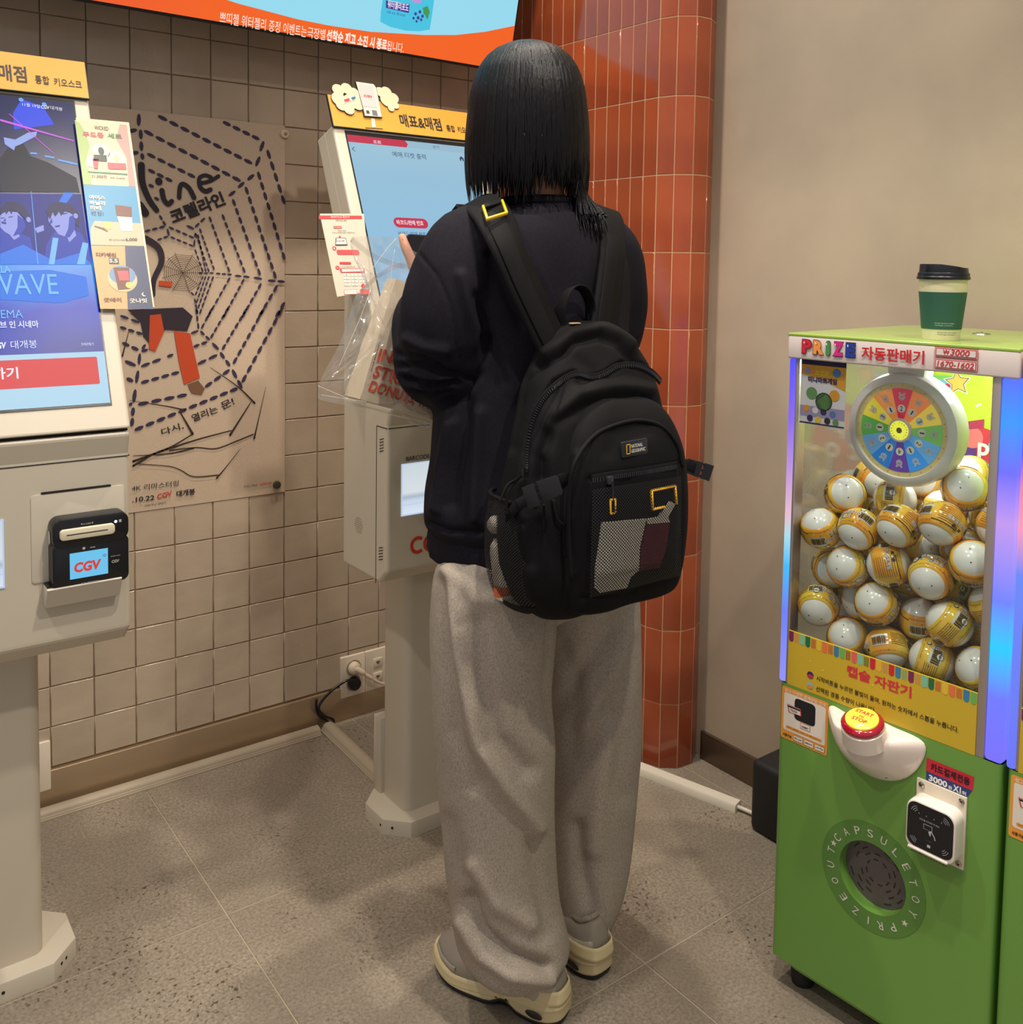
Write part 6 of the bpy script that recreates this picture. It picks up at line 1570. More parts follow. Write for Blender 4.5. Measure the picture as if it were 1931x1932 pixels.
def cyltxt(s_, a0, z0, wa, h_, r, slope, m_):
    vs, fs, (x0, y0, x1, y1) = glyphs(s_, 0.01, 0); P = []
    for vx, vy in vs:
        a = a0 + (vx - x0) / (x1 - x0) * wa; zz = z0 + (vy - y0) / (y1 - y0) * h_; rr = r + slope * (zz - z0)
        P.append(ZF.p(rr * math.cos(a), rr * math.sin(a), zz))
    b.add(P, fs, m_)
cyltxt('주의: 음료가 매우 뜨거우니 조심하세요', -PI / 2 - 0.75, 0.0275, 0.95, 0.0020, 0.03215, 0.1, 0); cyltxt('The beverage is extremely hot', -PI / 2 - 0.75, 0.0240, 0.88, 0.0020, 0.03185, 0.1, 0)
cyltxt('주의: 음료가 매우 뜨거우니 조심하세요', -PI / 2 - 0.62, 0.0125, 1.05, 0.0020, 0.0303, 0.1, 1); cyltxt('The beverage is extremely hot', -PI / 2 - 0.62, 0.0090, 0.98, 0.0020, 0.0300, 0.1, 1)
b.build('cup_lettering', [ink(206, 216, 200), ink(60, 70, 54)], cup)
# ================================================================== organic helpers
import numpy as np
nRX, nRY, nRZ, nC = (np.array(v) for v in (RX, RY, RZ, CAM))
def vproj(co):
    d = co - nC; w_ = d @ nRZ
    return np.stack([PPX + FPX * (d @ nRX) / w_, PPY + FPX * (d @ nRY) / w_], 1)
def mesh_arrays(me):
    n = len(me.vertices); co = np.empty(n * 3); me.vertices.foreach_get('co', co)
    no = np.empty(n * 3); me.vertices.foreach_get('normal', no)
    return co.reshape(-1, 3), no.reshape(-1, 3)
def dist_poly(P, poly):
    best = np.full(len(P), 1e9)
    for a, b in zip(poly, poly[1:]):
        a = np.array(a, float); b = np.array(b, float); d = b - a
        t = np.clip(((P - a) @ d) / (d @ d), 0, 1)
        best = np.minimum(best, np.hypot(*(P - (a + t[:, None] * d)).T))
    return best
def sculpt(me, creases=(), nz=()):
    """fold lines: (line, width px, depth m) measured on the side seen in the photograph; nz: (scale xyz, amount)"""
    co, no = mesh_arrays(me)
    P = vproj(co); vd = co - nC; vd /= np.linalg.norm(vd, axis=1)[:, None]
    face = np.clip(-(no * vd).sum(1) * 2.5, 0, 1)
    dis = np.zeros(len(co))
    for poly, wd, dp in creases:
        d = dist_poly(P, poly); dis += dp * np.exp(-(d / wd) ** 2) * face
    for sc, am in nz:
        v = np.array([noise.noise(Vector((c[0] * sc[0], c[1] * sc[1], c[2] * sc[2]))) for c in co])
        dis += v * am
    co = co + no * dis[:, None]
    me.vertices.foreach_set('co', co.ravel()); me.update()
def fuse(mb, voxel, smooth, name='fused', factor=0.5):
    me0 = bpy.data.meshes.new(name); me0.from_pydata([tuple(p) for p in mb.v], [], mb.f); me0.update()
    o = bpy.data.objects.new(name, me0)
    tmp = bpy.data.scenes.new('tmp'); tmp.collection.objects.link(o)
    r = o.modifiers.new('r', 'REMESH'); r.mode = 'VOXEL'; r.voxel_size = voxel; r.use_smooth_shade = True
    if smooth:
        s = o.modifiers.new('s', 'SMOOTH'); s.iterations = smooth; s.factor = factor
    with bpy.context.temp_override(scene=tmp, view_layer=tmp.view_layers[0]):
        dg = bpy.context.evaluated_depsgraph_get()
        me = bpy.data.meshes.new_from_object(o.evaluated_get(dg))
    bpy.data.objects.remove(o); bpy.data.meshes.remove(me0); bpy.data.scenes.remove(tmp)
    me.name = name
    return me
def place_mesh(me, name, m, parent):
    o0 = ORG[parent.name] if parent else Vector((0, 0, 0))
    me.transform(Matrix.Translation(-o0))
    me.materials.clear(); me.materials.append(m)
    me.polygons.foreach_set('use_smooth', [True] * len(me.polygons))
    o = bpy.data.objects.new(name, me); COL.objects.link(o)
    if parent: o.parent = parent
    return o
def ball(mb, c, r, k=16, sq=(1, 1, 1)):
    vs = []; fs = []
    for j in range(k // 2 + 1):
        la = -PI / 2 + PI * j / (k // 2)
        for i in range(k):
            lo = 2 * PI * i / k
            vs.append(Vector(c) + Vector((r * sq[0] * math.cos(la) * math.cos(lo), r * sq[1] * math.cos(la) * math.sin(lo), r * sq[2] * math.sin(la))))
    for j in range(k // 2):
        for i in range(k): fs.append([j * k + i, j * k + (i + 1) % k, (j + 1) * k + (i + 1) % k, (j + 1) * k + i])
    mb.add(vs, fs)
def limb(mb, pts, rad, k=16, dens=4):
    P = catmull(pts, dens); R_ = []
    n = len(rad)
    for i in range(len(P)):
        t = i / (len(P) - 1) * (n - 1); j = min(int(t), n - 2); f = t - j; R_.append(rad[j] * (1 - f) + rad[j + 1] * f)
    mb.tube(P, R_, k); ball(mb, P[0], R_[0], k); ball(mb, P[-1], R_[-1], k)
def ering(cx, cy, z, a, b, k=48, p=2.0, yaw=0.0):
    out = []
    for i in range(k):
        t = 2 * PI * i / k; c_, s_ = math.cos(t), math.sin(t)
        x = a * abs(c_) ** (2 / p) * (1 if c_ >= 0 else -1); y = b * abs(s_) ** (2 / p) * (1 if s_ >= 0 else -1)
        out.append(Vector((cx + x * math.cos(yaw) - y * math.sin(yaw), cy + x * math.sin(yaw) + y * math.cos(yaw), z)))
    return out
def interp(rows, n):
    """smooth a list of tuples (z first) by Catmull-Rom"""
    out = []
    for i in range(len(rows) - 1):
        p0 = rows[max(i - 1, 0)]; p1 = rows[i]; p2 = rows[i + 1]; p3 = rows[min(i + 2, len(rows) - 1)]
        for j in range(n):
            t = j / n
            out.append(tuple(0.5 * (2 * b_ + (c_ - a_) * t + (2 * a_ - 5 * b_ + 4 * c_ - d_) * t * t + (3 * b_ - a_ - 3 * c_ + d_) * t ** 3) for a_, b_, c_, d_ in zip(p0, p1, p2, p3)))
    out.append(rows[-1]); return out
def silring(y, xl, xr, Y, ratio):
    P = aty((xl + xr) / 2, y, Y); d = (P - CAM).dot(RZ)
    w_ = (xr - xl) / 2 / FPX * d
    v = P - CAM; az = math.atan2(v.x, v.y); a = w_ / math.sqrt(math.cos(az) ** 2 + (ratio * math.sin(az)) ** 2)
    return (P.z, P.x, P.y, a, a * ratio)

# ================================================================== the person
person = thing('person', 'person seen from behind in a black sweatshirt and wide grey sweatpants, facing the second kiosk', 'person', (-0.08, -1.10, 0))
M['skin'] = mat('skin', S(206, 148, 118), 0.5, bump=0.05, bscale=300)
M['skin'].node_tree.nodes['Principled BSDF'].inputs['Subsurface Weight'].default_value = 0.1
HC = Vector((-0.088, -1.045, 1.610))
# --- body: one continuous surface
bd = MB()
ball(bd, HC + Vector((0, 0.002, 0.018)), 1.0, 28, (0.076, 0.092, 0.098))
ball(bd, HC + Vector((-0.004, 0.022, -0.030)), 1.0, 24, (0.062, 0.068, 0.078))
ball(bd, HC + Vector((-0.008, 0.052, -0.088)), 1.0, 16, (0.026, 0.026, 0.022))          # chin
limb(bd, [HC + Vector((-0.006, 0.086, 0.012)), HC + Vector((-0.008, 0.100, -0.022))], [0.008, 0.0115], 12)      # nose
ball(bd, HC + Vector((-0.017, 0.094, -0.026)), 0.007, 10); ball(bd, HC + Vector((0.000, 0.096, -0.026)), 0.007, 10)
limb(bd, [HC + Vector((-0.030, 0.074, -0.051)), HC + Vector((-0.009, 0.086, -0.049)), HC + Vector((0.014, 0.076, -0.051))], [0.004, 0.0065, 0.004], 10)
limb(bd, [HC + Vector((-0.028, 0.073, -0.059)), HC + Vector((-0.009, 0.084, -0.061)), HC + Vector((0.012, 0.075, -0.059))], [0.004, 0.0070, 0.004], 10)
for s_ in (-1, 1):
    limb(bd, [HC + Vector((s_ * 0.077, 0.0, 0.020)), HC + Vector((s_ * 0.083, -0.010, 0.006)), HC + Vector((s_ * 0.080, -0.006, -0.018)), HC + Vector((s_ * 0.074, 0.002, -0.030))], [0.007, 0.008, 0.006, 0.006], 10)
    ball(bd, HC + Vector((s_ * 0.036, 0.052, -0.030)), 1.0, 14, (0.028, 0.026, 0.026))        # cheek
limb(bd, [HC + Vector((0.0, -0.022, -0.03)), (-0.085, -1.075, 1.50), (-0.082, -1.085, 1.42)], [0.056, 0.050, 0.060], 20)
rows = [(1.435, -0.08, -1.088, 0.065, 0.050), (1.40, -0.08, -1.09, 0.135, 0.062), (1.34, -0.08, -1.085, 0.155, 0.078), (1.22, -0.08, -1.08, 0.145, 0.090), (1.08, -0.08, -1.075, 0.125, 0.09), (0.95, -0.08, -1.08, 0.155, 0.11), (0.85, -0.08, -1.09, 0.16, 0.115), (0.80, -0.08, -1.09, 0.13, 0.10)]
bd.loft([ering(x, y, z, a, b_, 36) for z, x, y, a, b_ in interp(rows, 3)])
LS, RS_ = Vector((-0.235, -1.08, 1.365)), Vector((0.075, -1.08, 1.365))
LE, LW = Vector((-0.236, -1.03, 1.150)), Vector((-0.176, -0.842, 1.292))
RE, RW = Vector((0.100, -1.02, 1.12)), Vector((-0.010, -0.850, 1.215))
limb(bd, [LS, (LS + LE) / 2, LE, (LE + LW) / 2, LW], [0.050, 0.046, 0.038, 0.036, 0.024], 16)
limb(bd, [RS_, (RS_ + RE) / 2, RE, (RE + RW) / 2, RW], [0.050, 0.046, 0.038, 0.036, 0.024], 16)
for hip, knee, ank in (((-0.150, -1.10, 0.80), aty(933, 1420, -1.13), (-0.145, -1.165, 0.05)), ((-0.01, -1.09, 0.80), aty(1118, 1400, -1.08), (0.014, -1.125, 0.05))):
    limb(bd, [hip, knee, ank], [0.078, 0.066, 0.050, 0.040, 0.026], 18, 6)
# left hand holding the phone: palm behind it, four fingers round its right edge, thumb up its left side
PHC = Vector((-0.138, -0.792, 1.322)); PU = Vector((1, 0.08, -0.02)).normalized(); PV = Vector((-0.10, 0.30, 0.95)).normalized(); PN_ = PU.cross(PV).normalized(); PV = PN_.cross(PU).normalized()
def ph(u, v, n): return PHC + PU * u + PV * v + PN_ * n      # n > 0 toward the person
limb(bd, [LW, ph(-0.022, -0.055, -0.020), ph(-0.020, -0.020, -0.020)], [0.024, 0.021, 0.017], 14)
limb(bd, [ph(-0.026, -0.050, -0.018), ph(-0.004, -0.040, -0.020), ph(0.012, -0.030, -0.018)], [0.018, 0.017, 0.012], 14)
limb(bd, [ph(-0.012, -0.020, -0.019), ph(0.006, 0.004, -0.018)], [0.016, 0.011], 12)
for i, (v0, ln) in enumerate(((0.012, 1.0), (-0.008, 1.08), (-0.028, 1.02), (-0.046, 0.86))):
    limb(bd, [ph(-0.006, v0 - 0.006, -0.016), ph(0.020, v0, -0.016 - 0.002), ph(0.041 + 0.002 * ln, v0 + 0.003, -0.010), ph(0.046, v0 + 0.004, 0.004), ph(0.036 - 0.006 * ln, v0 + 0.003, 0.0125)], [0.0092, 0.0088, 0.0082, 0.0076, 0.0066], 12, 4)
limb(bd, [ph(-0.012, -0.050, -0.010), ph(-0.026, -0.016, 0.002), ph(-0.0365, 0.018, 0.006), ph(-0.0460, 0.046, 0.007), ph(-0.0490, 0.066, 0.006)], [0.0150, 0.0118, 0.0108, 0.0102, 0.0082], 14, 4)
# right hand, relaxed, fingers slightly curled toward the phone
RD = (RW - RE).normalized(); RSd = RD.cross(Vector((0, 0, 1))).normalized(); RN = RSd.cross(RD).normalized()
def rh(a, b_, c_): return RW + RD * a + RSd * b_ + RN * c_
limb(bd, [RW, rh(0.03, 0.012, 0), rh(0.072, 0.022, 0)], [0.023, 0.020, 0.0135], 14); limb(bd, [RW, rh(0.03, -0.010, 0), rh(0.068, -0.022, 0)], [0.022, 0.019, 0.0125], 14); limb(bd, [RW, rh(0.07, 0, 0.001)], [0.022, 0.014], 12)
for b0, ln in ((0.027, 0.92), (0.009, 1.05), (-0.009, 1.0), (-0.026, 0.80)):
    limb(bd, [rh(0.066, b0, 0), rh(0.066 + 0.032 * ln, b0 * 1.08, -0.006), rh(0.066 + 0.052 * ln, b0 * 1.1, -0.018), rh(0.066 + 0.060 * ln, b0 * 1.1, -0.034)], [0.0095, 0.0088, 0.0080, 0.0066], 12, 4)
limb(bd, [rh(0.012, 0.018, -0.004), rh(0.034, 0.042, -0.012), rh(0.058, 0.048, -0.020), rh(0.074, 0.046, -0.026)], [0.013, 0.0108, 0.0100, 0.0078], 12, 4)
bme = fuse(bd, 0.0036, 3, 'body')
sculpt(bme, [], [])
place_mesh(bme, 'body', M['skin'], person)
for s_ in (-1, 1):
    e = MB(); c = HC + Vector((s_ * 0.030 - 0.006, 0.0675, 0.010)); ball(e, c, 0.0120, 16); e.build('eye', mat('eye_white', S(232, 228, 222), 0.2), person)
    e = MB(); c2_ = c + Vector((0, 0.0112, -0.002)); fe = Fr(c2_, (-1, 0, 0), (0, 0, 1)); e.disc(fe, 0, 0, 0.0058, 0.0012, 0, 16); e.build('iris', ink(40, 26, 20, 0.2), person)
    e = MB(); e.tube([HC + Vector((s_ * 0.014 - 0.006, 0.094, 0.030)), HC + Vector((s_ * 0.032 - 0.006, 0.088, 0.035)), HC + Vector((s_ * 0.050 - 0.006, 0.072, 0.030))], [0.0022, 0.003, 0.0015], 8); e.build('eyebrow', ink(30, 26, 28, 0.6), person)
e = MB(); tn = ph(-0.0490, 0.066, 0.006); e.disc(Fr(ph(-0.0500, 0.062, 0.0128), PU, PV), 0, 0, 0.0052, 0.0016, 0, 14, ry=0.0072); e.build('thumbnail', mat('nail', S(226, 176, 150), 0.3), person)

# --- sweatshirt
sw = MB()
SWR = [(1.447, -0.083, -1.085, 0.066, 0.062), (1.432, -0.082, -1.085, 0.090, 0.074), (1.415, -0.08, -1.085, 0.125, 0.088), (1.385, -0.08, -1.085, 0.170, 0.102), (1.33, -0.08, -1.083, 0.196, 0.116), (1.24, -0.08, -1.08, 0.198, 0.124), (1.12, -0.078, -1.08, 0.200, 0.132),
       (1.00, -0.076, -1.082, 0.206, 0.145), (0.92, -0.075, -1.085, 0.214, 0.156), (0.875, -0.075, -1.086, 0.214, 0.158), (0.855, -0.075, -1.086, 0.203, 0.150), (0.815, -0.075, -1.086, 0.202, 0.148)]
sw.loft([ering(x, y, z, a, b_, 56, 2.3) for z, x, y, a, b_ in interp(SWR, 4)])
limb(sw, [(-0.16, -1.085, 1.375), (-0.225, -1.085, 1.362), (-0.260, -1.085, 1.30), (-0.266, -1.070, 1.225), (-0.230, -1.045, 1.148)], [0.066, 0.076, 0.080, 0.086, 0.074], 24, 6)
limb(sw, [(-0.230, -1.050, 1.144), (-0.230, -0.985, 1.150), (-0.218, -0.915, 1.215), (-0.192, -0.872, 1.262)], [0.078, 0.076, 0.062, 0.040], 22, 6)
limb(sw, [(0.0, -1.085, 1.378), (0.068, -1.085, 1.362), (0.098, -1.080, 1.30), (0.112, -1.06, 1.21), (0.106, -1.03, 1.13)], [0.066, 0.076, 0.076, 0.080, 0.076], 24, 6)
limb(sw, [(0.106, -1.03, 1.13), (0.085, -0.985, 1.145), (0.040, -0.910, 1.180), (0.012, -0.872, 1.205)], [0.075, 0.070, 0.056, 0.038], 22, 6)
sme = fuse(sw, 0.0048, 6, 'sweatshirt', 0.6)
sculpt(sme, [
    ([(789, 477), (825, 520), (848, 570), (860, 630), (866, 677)], 3, -0.0032),
    ([(752, 690), (800, 690), (850, 705), (880, 715)], 7, -0.0153), ([(757, 712), (810, 722), (860, 722)], 6, -0.0136), ([(762, 738), (820, 745), (850, 738)], 6, -0.0119),
    ([(752, 668), (790, 672), (830, 690)], 7, -0.0102), ([(760, 700), (820, 708), (870, 714)], 5, 0.0102), ([(765, 728), (820, 734), (855, 730)], 5, 0.0085),
    ([(770, 640), (800, 655), (840, 660)], 10, 0.0085), ([(845, 760), (870, 745), (900, 700), (915, 640)], 10, -0.0204),
    ([(880, 760), (870, 850), (850, 950)], 13, -0.0170), ([(905, 780), (900, 880), (895, 980)], 11, 0.0136), ([(850, 800), (835, 880), (825, 960)], 11, 0.0136),
    ([(900, 560), (930, 650), (950, 720)], 11, -0.0102), ([(870, 520), (895, 620), (905, 690)], 11, 0.0102), ([(812, 985), (850, 1001), (920, 1004)], 5, -0.0085), ([(930, 480), (960, 560), (985, 610)], 11, -0.0068),
    ([(960, 395), (1010, 402), (1060, 400), (1100, 398)], 3, -0.0051)],
    [((7, 7, 4), 0.010), ((18, 18, 12), 0.004)])
M['sweat'] = mat('black_sweatshirt', S(30, 28, 36), 0.9, bump=0.25, bscale=900, var=1, vscale=220, col2=S(25, 23, 30), bdist=0.0008, spec=0.15)
place_mesh(sme, 'sweatshirt', M['sweat'], person)
b = MB()
b.tube([Vector((-0.083 + 0.068 * math.cos(t), -1.085 + 0.064 * math.sin(t), 1.448 + 0.006 * math.sin(t) * -0.5)) for t in [2 * PI * i / 32 for i in range(33)]], 0.0085, 10)
b.build('collar', M['sweat'], person)
b = MB(); b.loft([ering(-0.075, -1.086, z, a, a * 0.73, 64, 2.3) for z, a in ((0.860, 0.206), (0.845, 0.209), (0.825, 0.2085), (0.812, 0.205), (0.808, 0.200), (0.812, 0.194))], 0, True, False)
for i, v in enumerate(b.v): v += Vector((0.0012 * math.sin(i * 2.1), 0.0012 * math.cos(i * 2.1), 0))
b.build('hem_band', M['sweat'], person)

# --- sweatpants
tr = MB()
LR = [silring(y, xl, xr, Y, 0.95) for y, xl, xr, Y in ((1000, 862, 1020, -1.11), (1040, 838, 1030, -1.115), (1080, 822, 1042, -1.12), (1150, 818, 1046, -1.13), (1250, 818, 1038, -1.13), (1320, 821, 1034, -1.13), (1400, 825, 1040, -1.13), (1500, 829, 1044, -1.13), (1600, 836, 1047, -1.135), (1690, 850, 1054, -1.145), (1740, 860, 1063, -1.155), (1775, 868, 1069, -1.162), (1798, 880, 1069, -1.168), (1814, 898, 1062, -1.172))]
RR = [silring(y, xl, xr, Y, 0.95) for y, xl, xr, Y in ((1000, 985, 1150, -1.10), (1040, 990, 1175, -1.10), (1080, 990, 1194, -1.10), (1150, 1000, 1202, -1.09), (1250, 1012, 1207, -1.085), (1320, 1018, 1209, -1.08), (1400, 1024, 1208, -1.08), (1500, 1030, 1201, -1.085), (1600, 1038, 1190, -1.095), (1680, 1046, 1176, -1.11), (1730, 1056, 1160, -1.12), (1756, 1068, 1146, -1.125))]
tr.loft([ering(x, y, z, a, b_, 44, 2.25) for z, x, y, a, b_ in interp(LR, 4)])
tr.loft([ering(x, y, z, a, b_, 44, 2.25) for z, x, y, a, b_ in interp(RR, 4)])
tr.loft([ering(-0.078, -1.09, z, a, b_, 44, 2.3) for z, a, b_ in ((0.90, 0.15, 0.11), (0.84, 0.170, 0.122), (0.78, 0.180, 0.130), (0.73, 0.180, 0.125), (0.70, 0.16, 0.10))])
tme = fuse(tr, 0.0055, 5, 'sweatpants', 0.5)
sculpt(tme, [
    ([(845, 1080), (858, 1180), (880, 1300), (905, 1400), (950, 1480), (1010, 1560)], 15, 0.0162),
    ([(840, 1100), (850, 1250), (865, 1380), (900, 1480)], 13, -0.0121), ([(900, 1180), (905, 1280), (935, 1390), (990, 1450)], 20, -0.0135), ([(870, 1090), (900, 1130), (960, 1140)], 16, 0.0081),
    ([(880, 1700), (910, 1760), (960, 1800), (1030, 1825)], 13, -0.0175), ([(870, 1740), (905, 1800), (960, 1838), (1040, 1850)], 14, 0.0121), ([(890, 1640), (930, 1700), (1000, 1745)], 18, 0.0095),
    ([(1005, 1590), (1020, 1680), (1035, 1760)], 14, -0.0081), ([(850, 1550), (870, 1640), (900, 1700)], 18, -0.0081), ([(1035, 1170), (1030, 1260), (1024, 1290), (1040, 1400)], 8, -0.0054),
    ([(1160, 1180), (1110, 1250), (1060, 1330)], 18, -0.0135), ([(1180, 1190), (1150, 1280), (1100, 1370)], 16, 0.0108), ([(1060, 1220), (1090, 1300), (1080, 1420)], 18, -0.0081), ([(1150, 1380), (1130, 1480), (1120, 1600)], 20, 0.0095), ([(1090, 1560), (1100, 1650), (1120, 1720)], 16, -0.0095),
    ([(1130, 1300), (1170, 1400), (1180, 1500)], 18, -0.0068)],
    [((6, 6, 3), 0.010), ((16, 16, 8), 0.004)])
def sweat_fabric():
    m = bpy.data.materials.new('heather_grey'); m.use_nodes = True; nt = m.node_tree; L = nt.links; b_ = nt.nodes['Principled BSDF']
    b_.inputs['Roughness'].default_value = 0.9; b_.inputs['Specular IOR Level'].default_value = 0.2
    tc = nt.nodes.new('ShaderNodeTexCoord')
    def nz(sc, st):
        mp = nt.nodes.new('ShaderNodeMapping'); mp.inputs['Scale'].default_value = st; L.new(tc.outputs['Object'], mp.inputs[0])
        n = nt.nodes.new('ShaderNodeTexNoise'); n.inputs['Scale'].default_value = sc; n.inputs['Detail'].default_value = 3; L.new(mp.outputs[0], n.inputs['Vector']); return n.outputs[0]
    cr = nt.nodes.new('ShaderNodeValToRGB'); cr.color_ramp.elements[0].position = 0.33; cr.color_ramp.elements[0].color = S(148, 136, 123); cr.color_ramp.elements[1].position = 0.52; cr.color_ramp.elements[1].color = S(168, 156, 142)
    e = cr.color_ramp.elements.new(0.72); e.color = S(180, 168, 153)
    f1_ = nz(520, (1, 1, 0.5)); L.new(f1_, cr.inputs[0]); L.new(cr.outputs[0], b_.inputs['Base Color'])
    bp = nt.nodes.new('ShaderNodeBump'); bp.inputs['Strength'].default_value = 0.3; bp.inputs['Distance'].default_value = 0.001; L.new(nz(600, (1, 1, 1)), bp.inputs['Height']); L.new(bp.outputs[0], b_.inputs['Normal'])
    return m
M['heather'] = sweat_fabric()
place_mesh(tme, 'sweatpants', M['heather'], person)

# --- hair: cap plus many locks
HRX, HRY = -0.088, -1.055
HR = [(1.742, 0.004), (1.738, 0.030), (1.728, 0.056), (1.710, 0.078), (1.685, 0.094), (1.650, 0.104), (1.610, 0.109), (1.565, 0.113), (1.52, 0.114), (1.48, 0.111), (1.45, 0.106), (1.42, 0.100), (1.36, 0.095)]
def hair_r(z):
    if z >= HR[0][0]: return HR[0][1]
    for (z0, r0), (z1, r1) in zip(HR, HR[1:]):
        if z >= z1: return r0 + (r1 - r0) * (z0 - z) / (z0 - z1)
    return HR[-1][1]
def hp(th, z, k=1.0):
    r = hair_r(z) * k
    ry = r * 1.10 if math.sin(th) < 0 else r * 0.98
    return Vector((HRX + r * 0.96 * math.cos(th), HRY + ry * math.sin(th), z))
hm = MB()
zs = [HR[0][0] - 0.0001, 1.738, 1.728, 1.71, 1.685, 1.65, 1.61, 1.57, 1.54, 1.515, 1.495]
nth = 44
for lay, kk in ((0, 0.965),):
    rings = []
    for z in zs:
        gap = 0.0 if z > 1.665 else min(1.0, (1.665 - z) / 0.02) * math.radians(52)
        t0, t1 = PI / 2 + gap + 1e-3, PI / 2 + 2 * PI - gap - 1e-3
        rings.append([hp(t0 + (t1 - t0) * i / nth, z, kk) - Vector((0, 0, 0.0045)) for i in range(nth + 1)])
    inner = [[Vector((HRX, HRY, p.z)) + (p - Vector((HRX, HRY, p.z))) * 0.93 for p in r] for r in rings]
    hm.loft(rings, 0, True, False, closed=False); hm.loft(inner, 0, True, False, closed=False)
rnd = random.Random(21)
def hair_end(th):
    d = math.degrees(th) % 360          # 270 = straight back; 180 = left side of the head; 0 = right side
    if 100 <= d < 170: return 1.462
    if d < 205: return 1.455
    if d < 235: return 1.462
    if d < 300: return 1.486
    if d < 330: return 1.420
    return 1.445
def lock(th, z0, zend, wd, out, swirl, m_=0):
    P = []; n = 15
    for i in range(n + 1):
        t = i / n; z = z0 + (zend - z0) * (t ** 2.1 if z0 > 1.70 else t ** 0.9)
        a = th + swirl * t * t
        k = 0.99 + out * t
        p = hp(a, z, k)
        if z < 1.46: p += Vector((0, 0, 0)) + Vector((rnd.uniform(-.001, .001), 0, 0))
        P.append(p)
    W_ = [wd * (0.35 + 0.9 * min(1, i / n * 3)) * (1 - max(0, (i / n - 0.7) / 0.3) ** 1.5 * 0.93) for i in range(n + 1)]
    rings = []
    for i, p in enumerate(P):
        t_ = (P[min(i + 1, n)] - P[max(i - 1, 0)]).normalized(); o_ = (p - Vector((HRX, HRY, min(p.z - 0.02, 1.62)))).normalized(); sd = t_.cross(o_).normalized(); oo = sd.cross(t_)
        rings.append([p + sd * W_[i] * c_ + oo * W_[i] * 0.30 * s_ for c_, s_ in ((1, 0), (0.5, 0.85), (-0.5, 0.85), (-1, 0), (-0.5, -0.85), (0.5, -0.85))])
    hm.loft(rings, m_, True, True)
for i in range(760):
    th = PI / 2 + math.radians(50) + rnd.random() * math.radians(260)
    z0 = 1.7415 if i < 520 else rnd.uniform(1.66, 1.739)
    ze = hair_end(th) + rnd.uniform(-0.022, 0.016)
    lock(th, z0, ze, rnd.uniform(0.0022, 0.0048), rnd.uniform(0.0, 0.022), rnd.uniform(-0.10, 0.10), 0)
for i in range(90):                # fringe and temples
    th = PI / 2 + rnd.uniform(-1, 1) * math.radians(60)
    lock(th, 1.7405, rnd.uniform(1.640, 1.665) if abs(th - PI / 2) < math.radians(46) else rnd.uniform(1.47, 1.56), rnd.uniform(0.003, 0.006), rnd.uniform(-0.01, 0.03), rnd.uniform(-0.1, 0.1))
# long wisps that fall over the back, right of the neck
for i in range(46):
    th = math.radians(rnd.uniform(286, 325)); p0 = hp(th, 1.52, 0.99); sp = rnd.uniform(-0.016, 0.006)
    P = [hp(th, 1.60, 0.99), p0, hp(th, 1.47, 1.0), Vector((p0.x + sp * 0.4 - 0.004, -1.168 - rnd.uniform(0, 0.012), 1.430)), Vector((p0.x + sp - 0.010, -1.190 - rnd.uniform(0, 0.008), rnd.uniform(1.375, 1.430)))]
    P = catmull(P, 4); n = len(P) - 1
    hm.tube(P, [0.0026 * (0.4 + min(1, i_ / n * 3)) * (1 - (i_ / n) ** 3 * 0.9) for i_ in range(n + 1)], 5)
for i in range(30):
    th = math.radians(rnd.uniform(200, 345)); z1 = hair_end(th) - rnd.uniform(0.02, 0.05); P = catmull([hp(th, 1.56, 1.0), hp(th + 0.03, 1.50, 1.02), hp(th + rnd.uniform(-0.1, 0.15), max(z1, 1.40), 1.05 + rnd.uniform(0, 0.06))], 5); hm.tube(P, [0.0012] * (len(P) - 2) + [0.0006, 0.0003], 4)
def hair_mat():
    m = mat('black_hair', S(9, 8, 11), 0.40, bump=0.5, bscale=90, stretch=(6, 6, 0.25), bdist=0.002, spec=0.22)
    m.node_tree.nodes['Principled BSDF'].inputs['Anisotropic'].default_value = 0.5
    return m
hm.build('hair', hair_mat(), person)

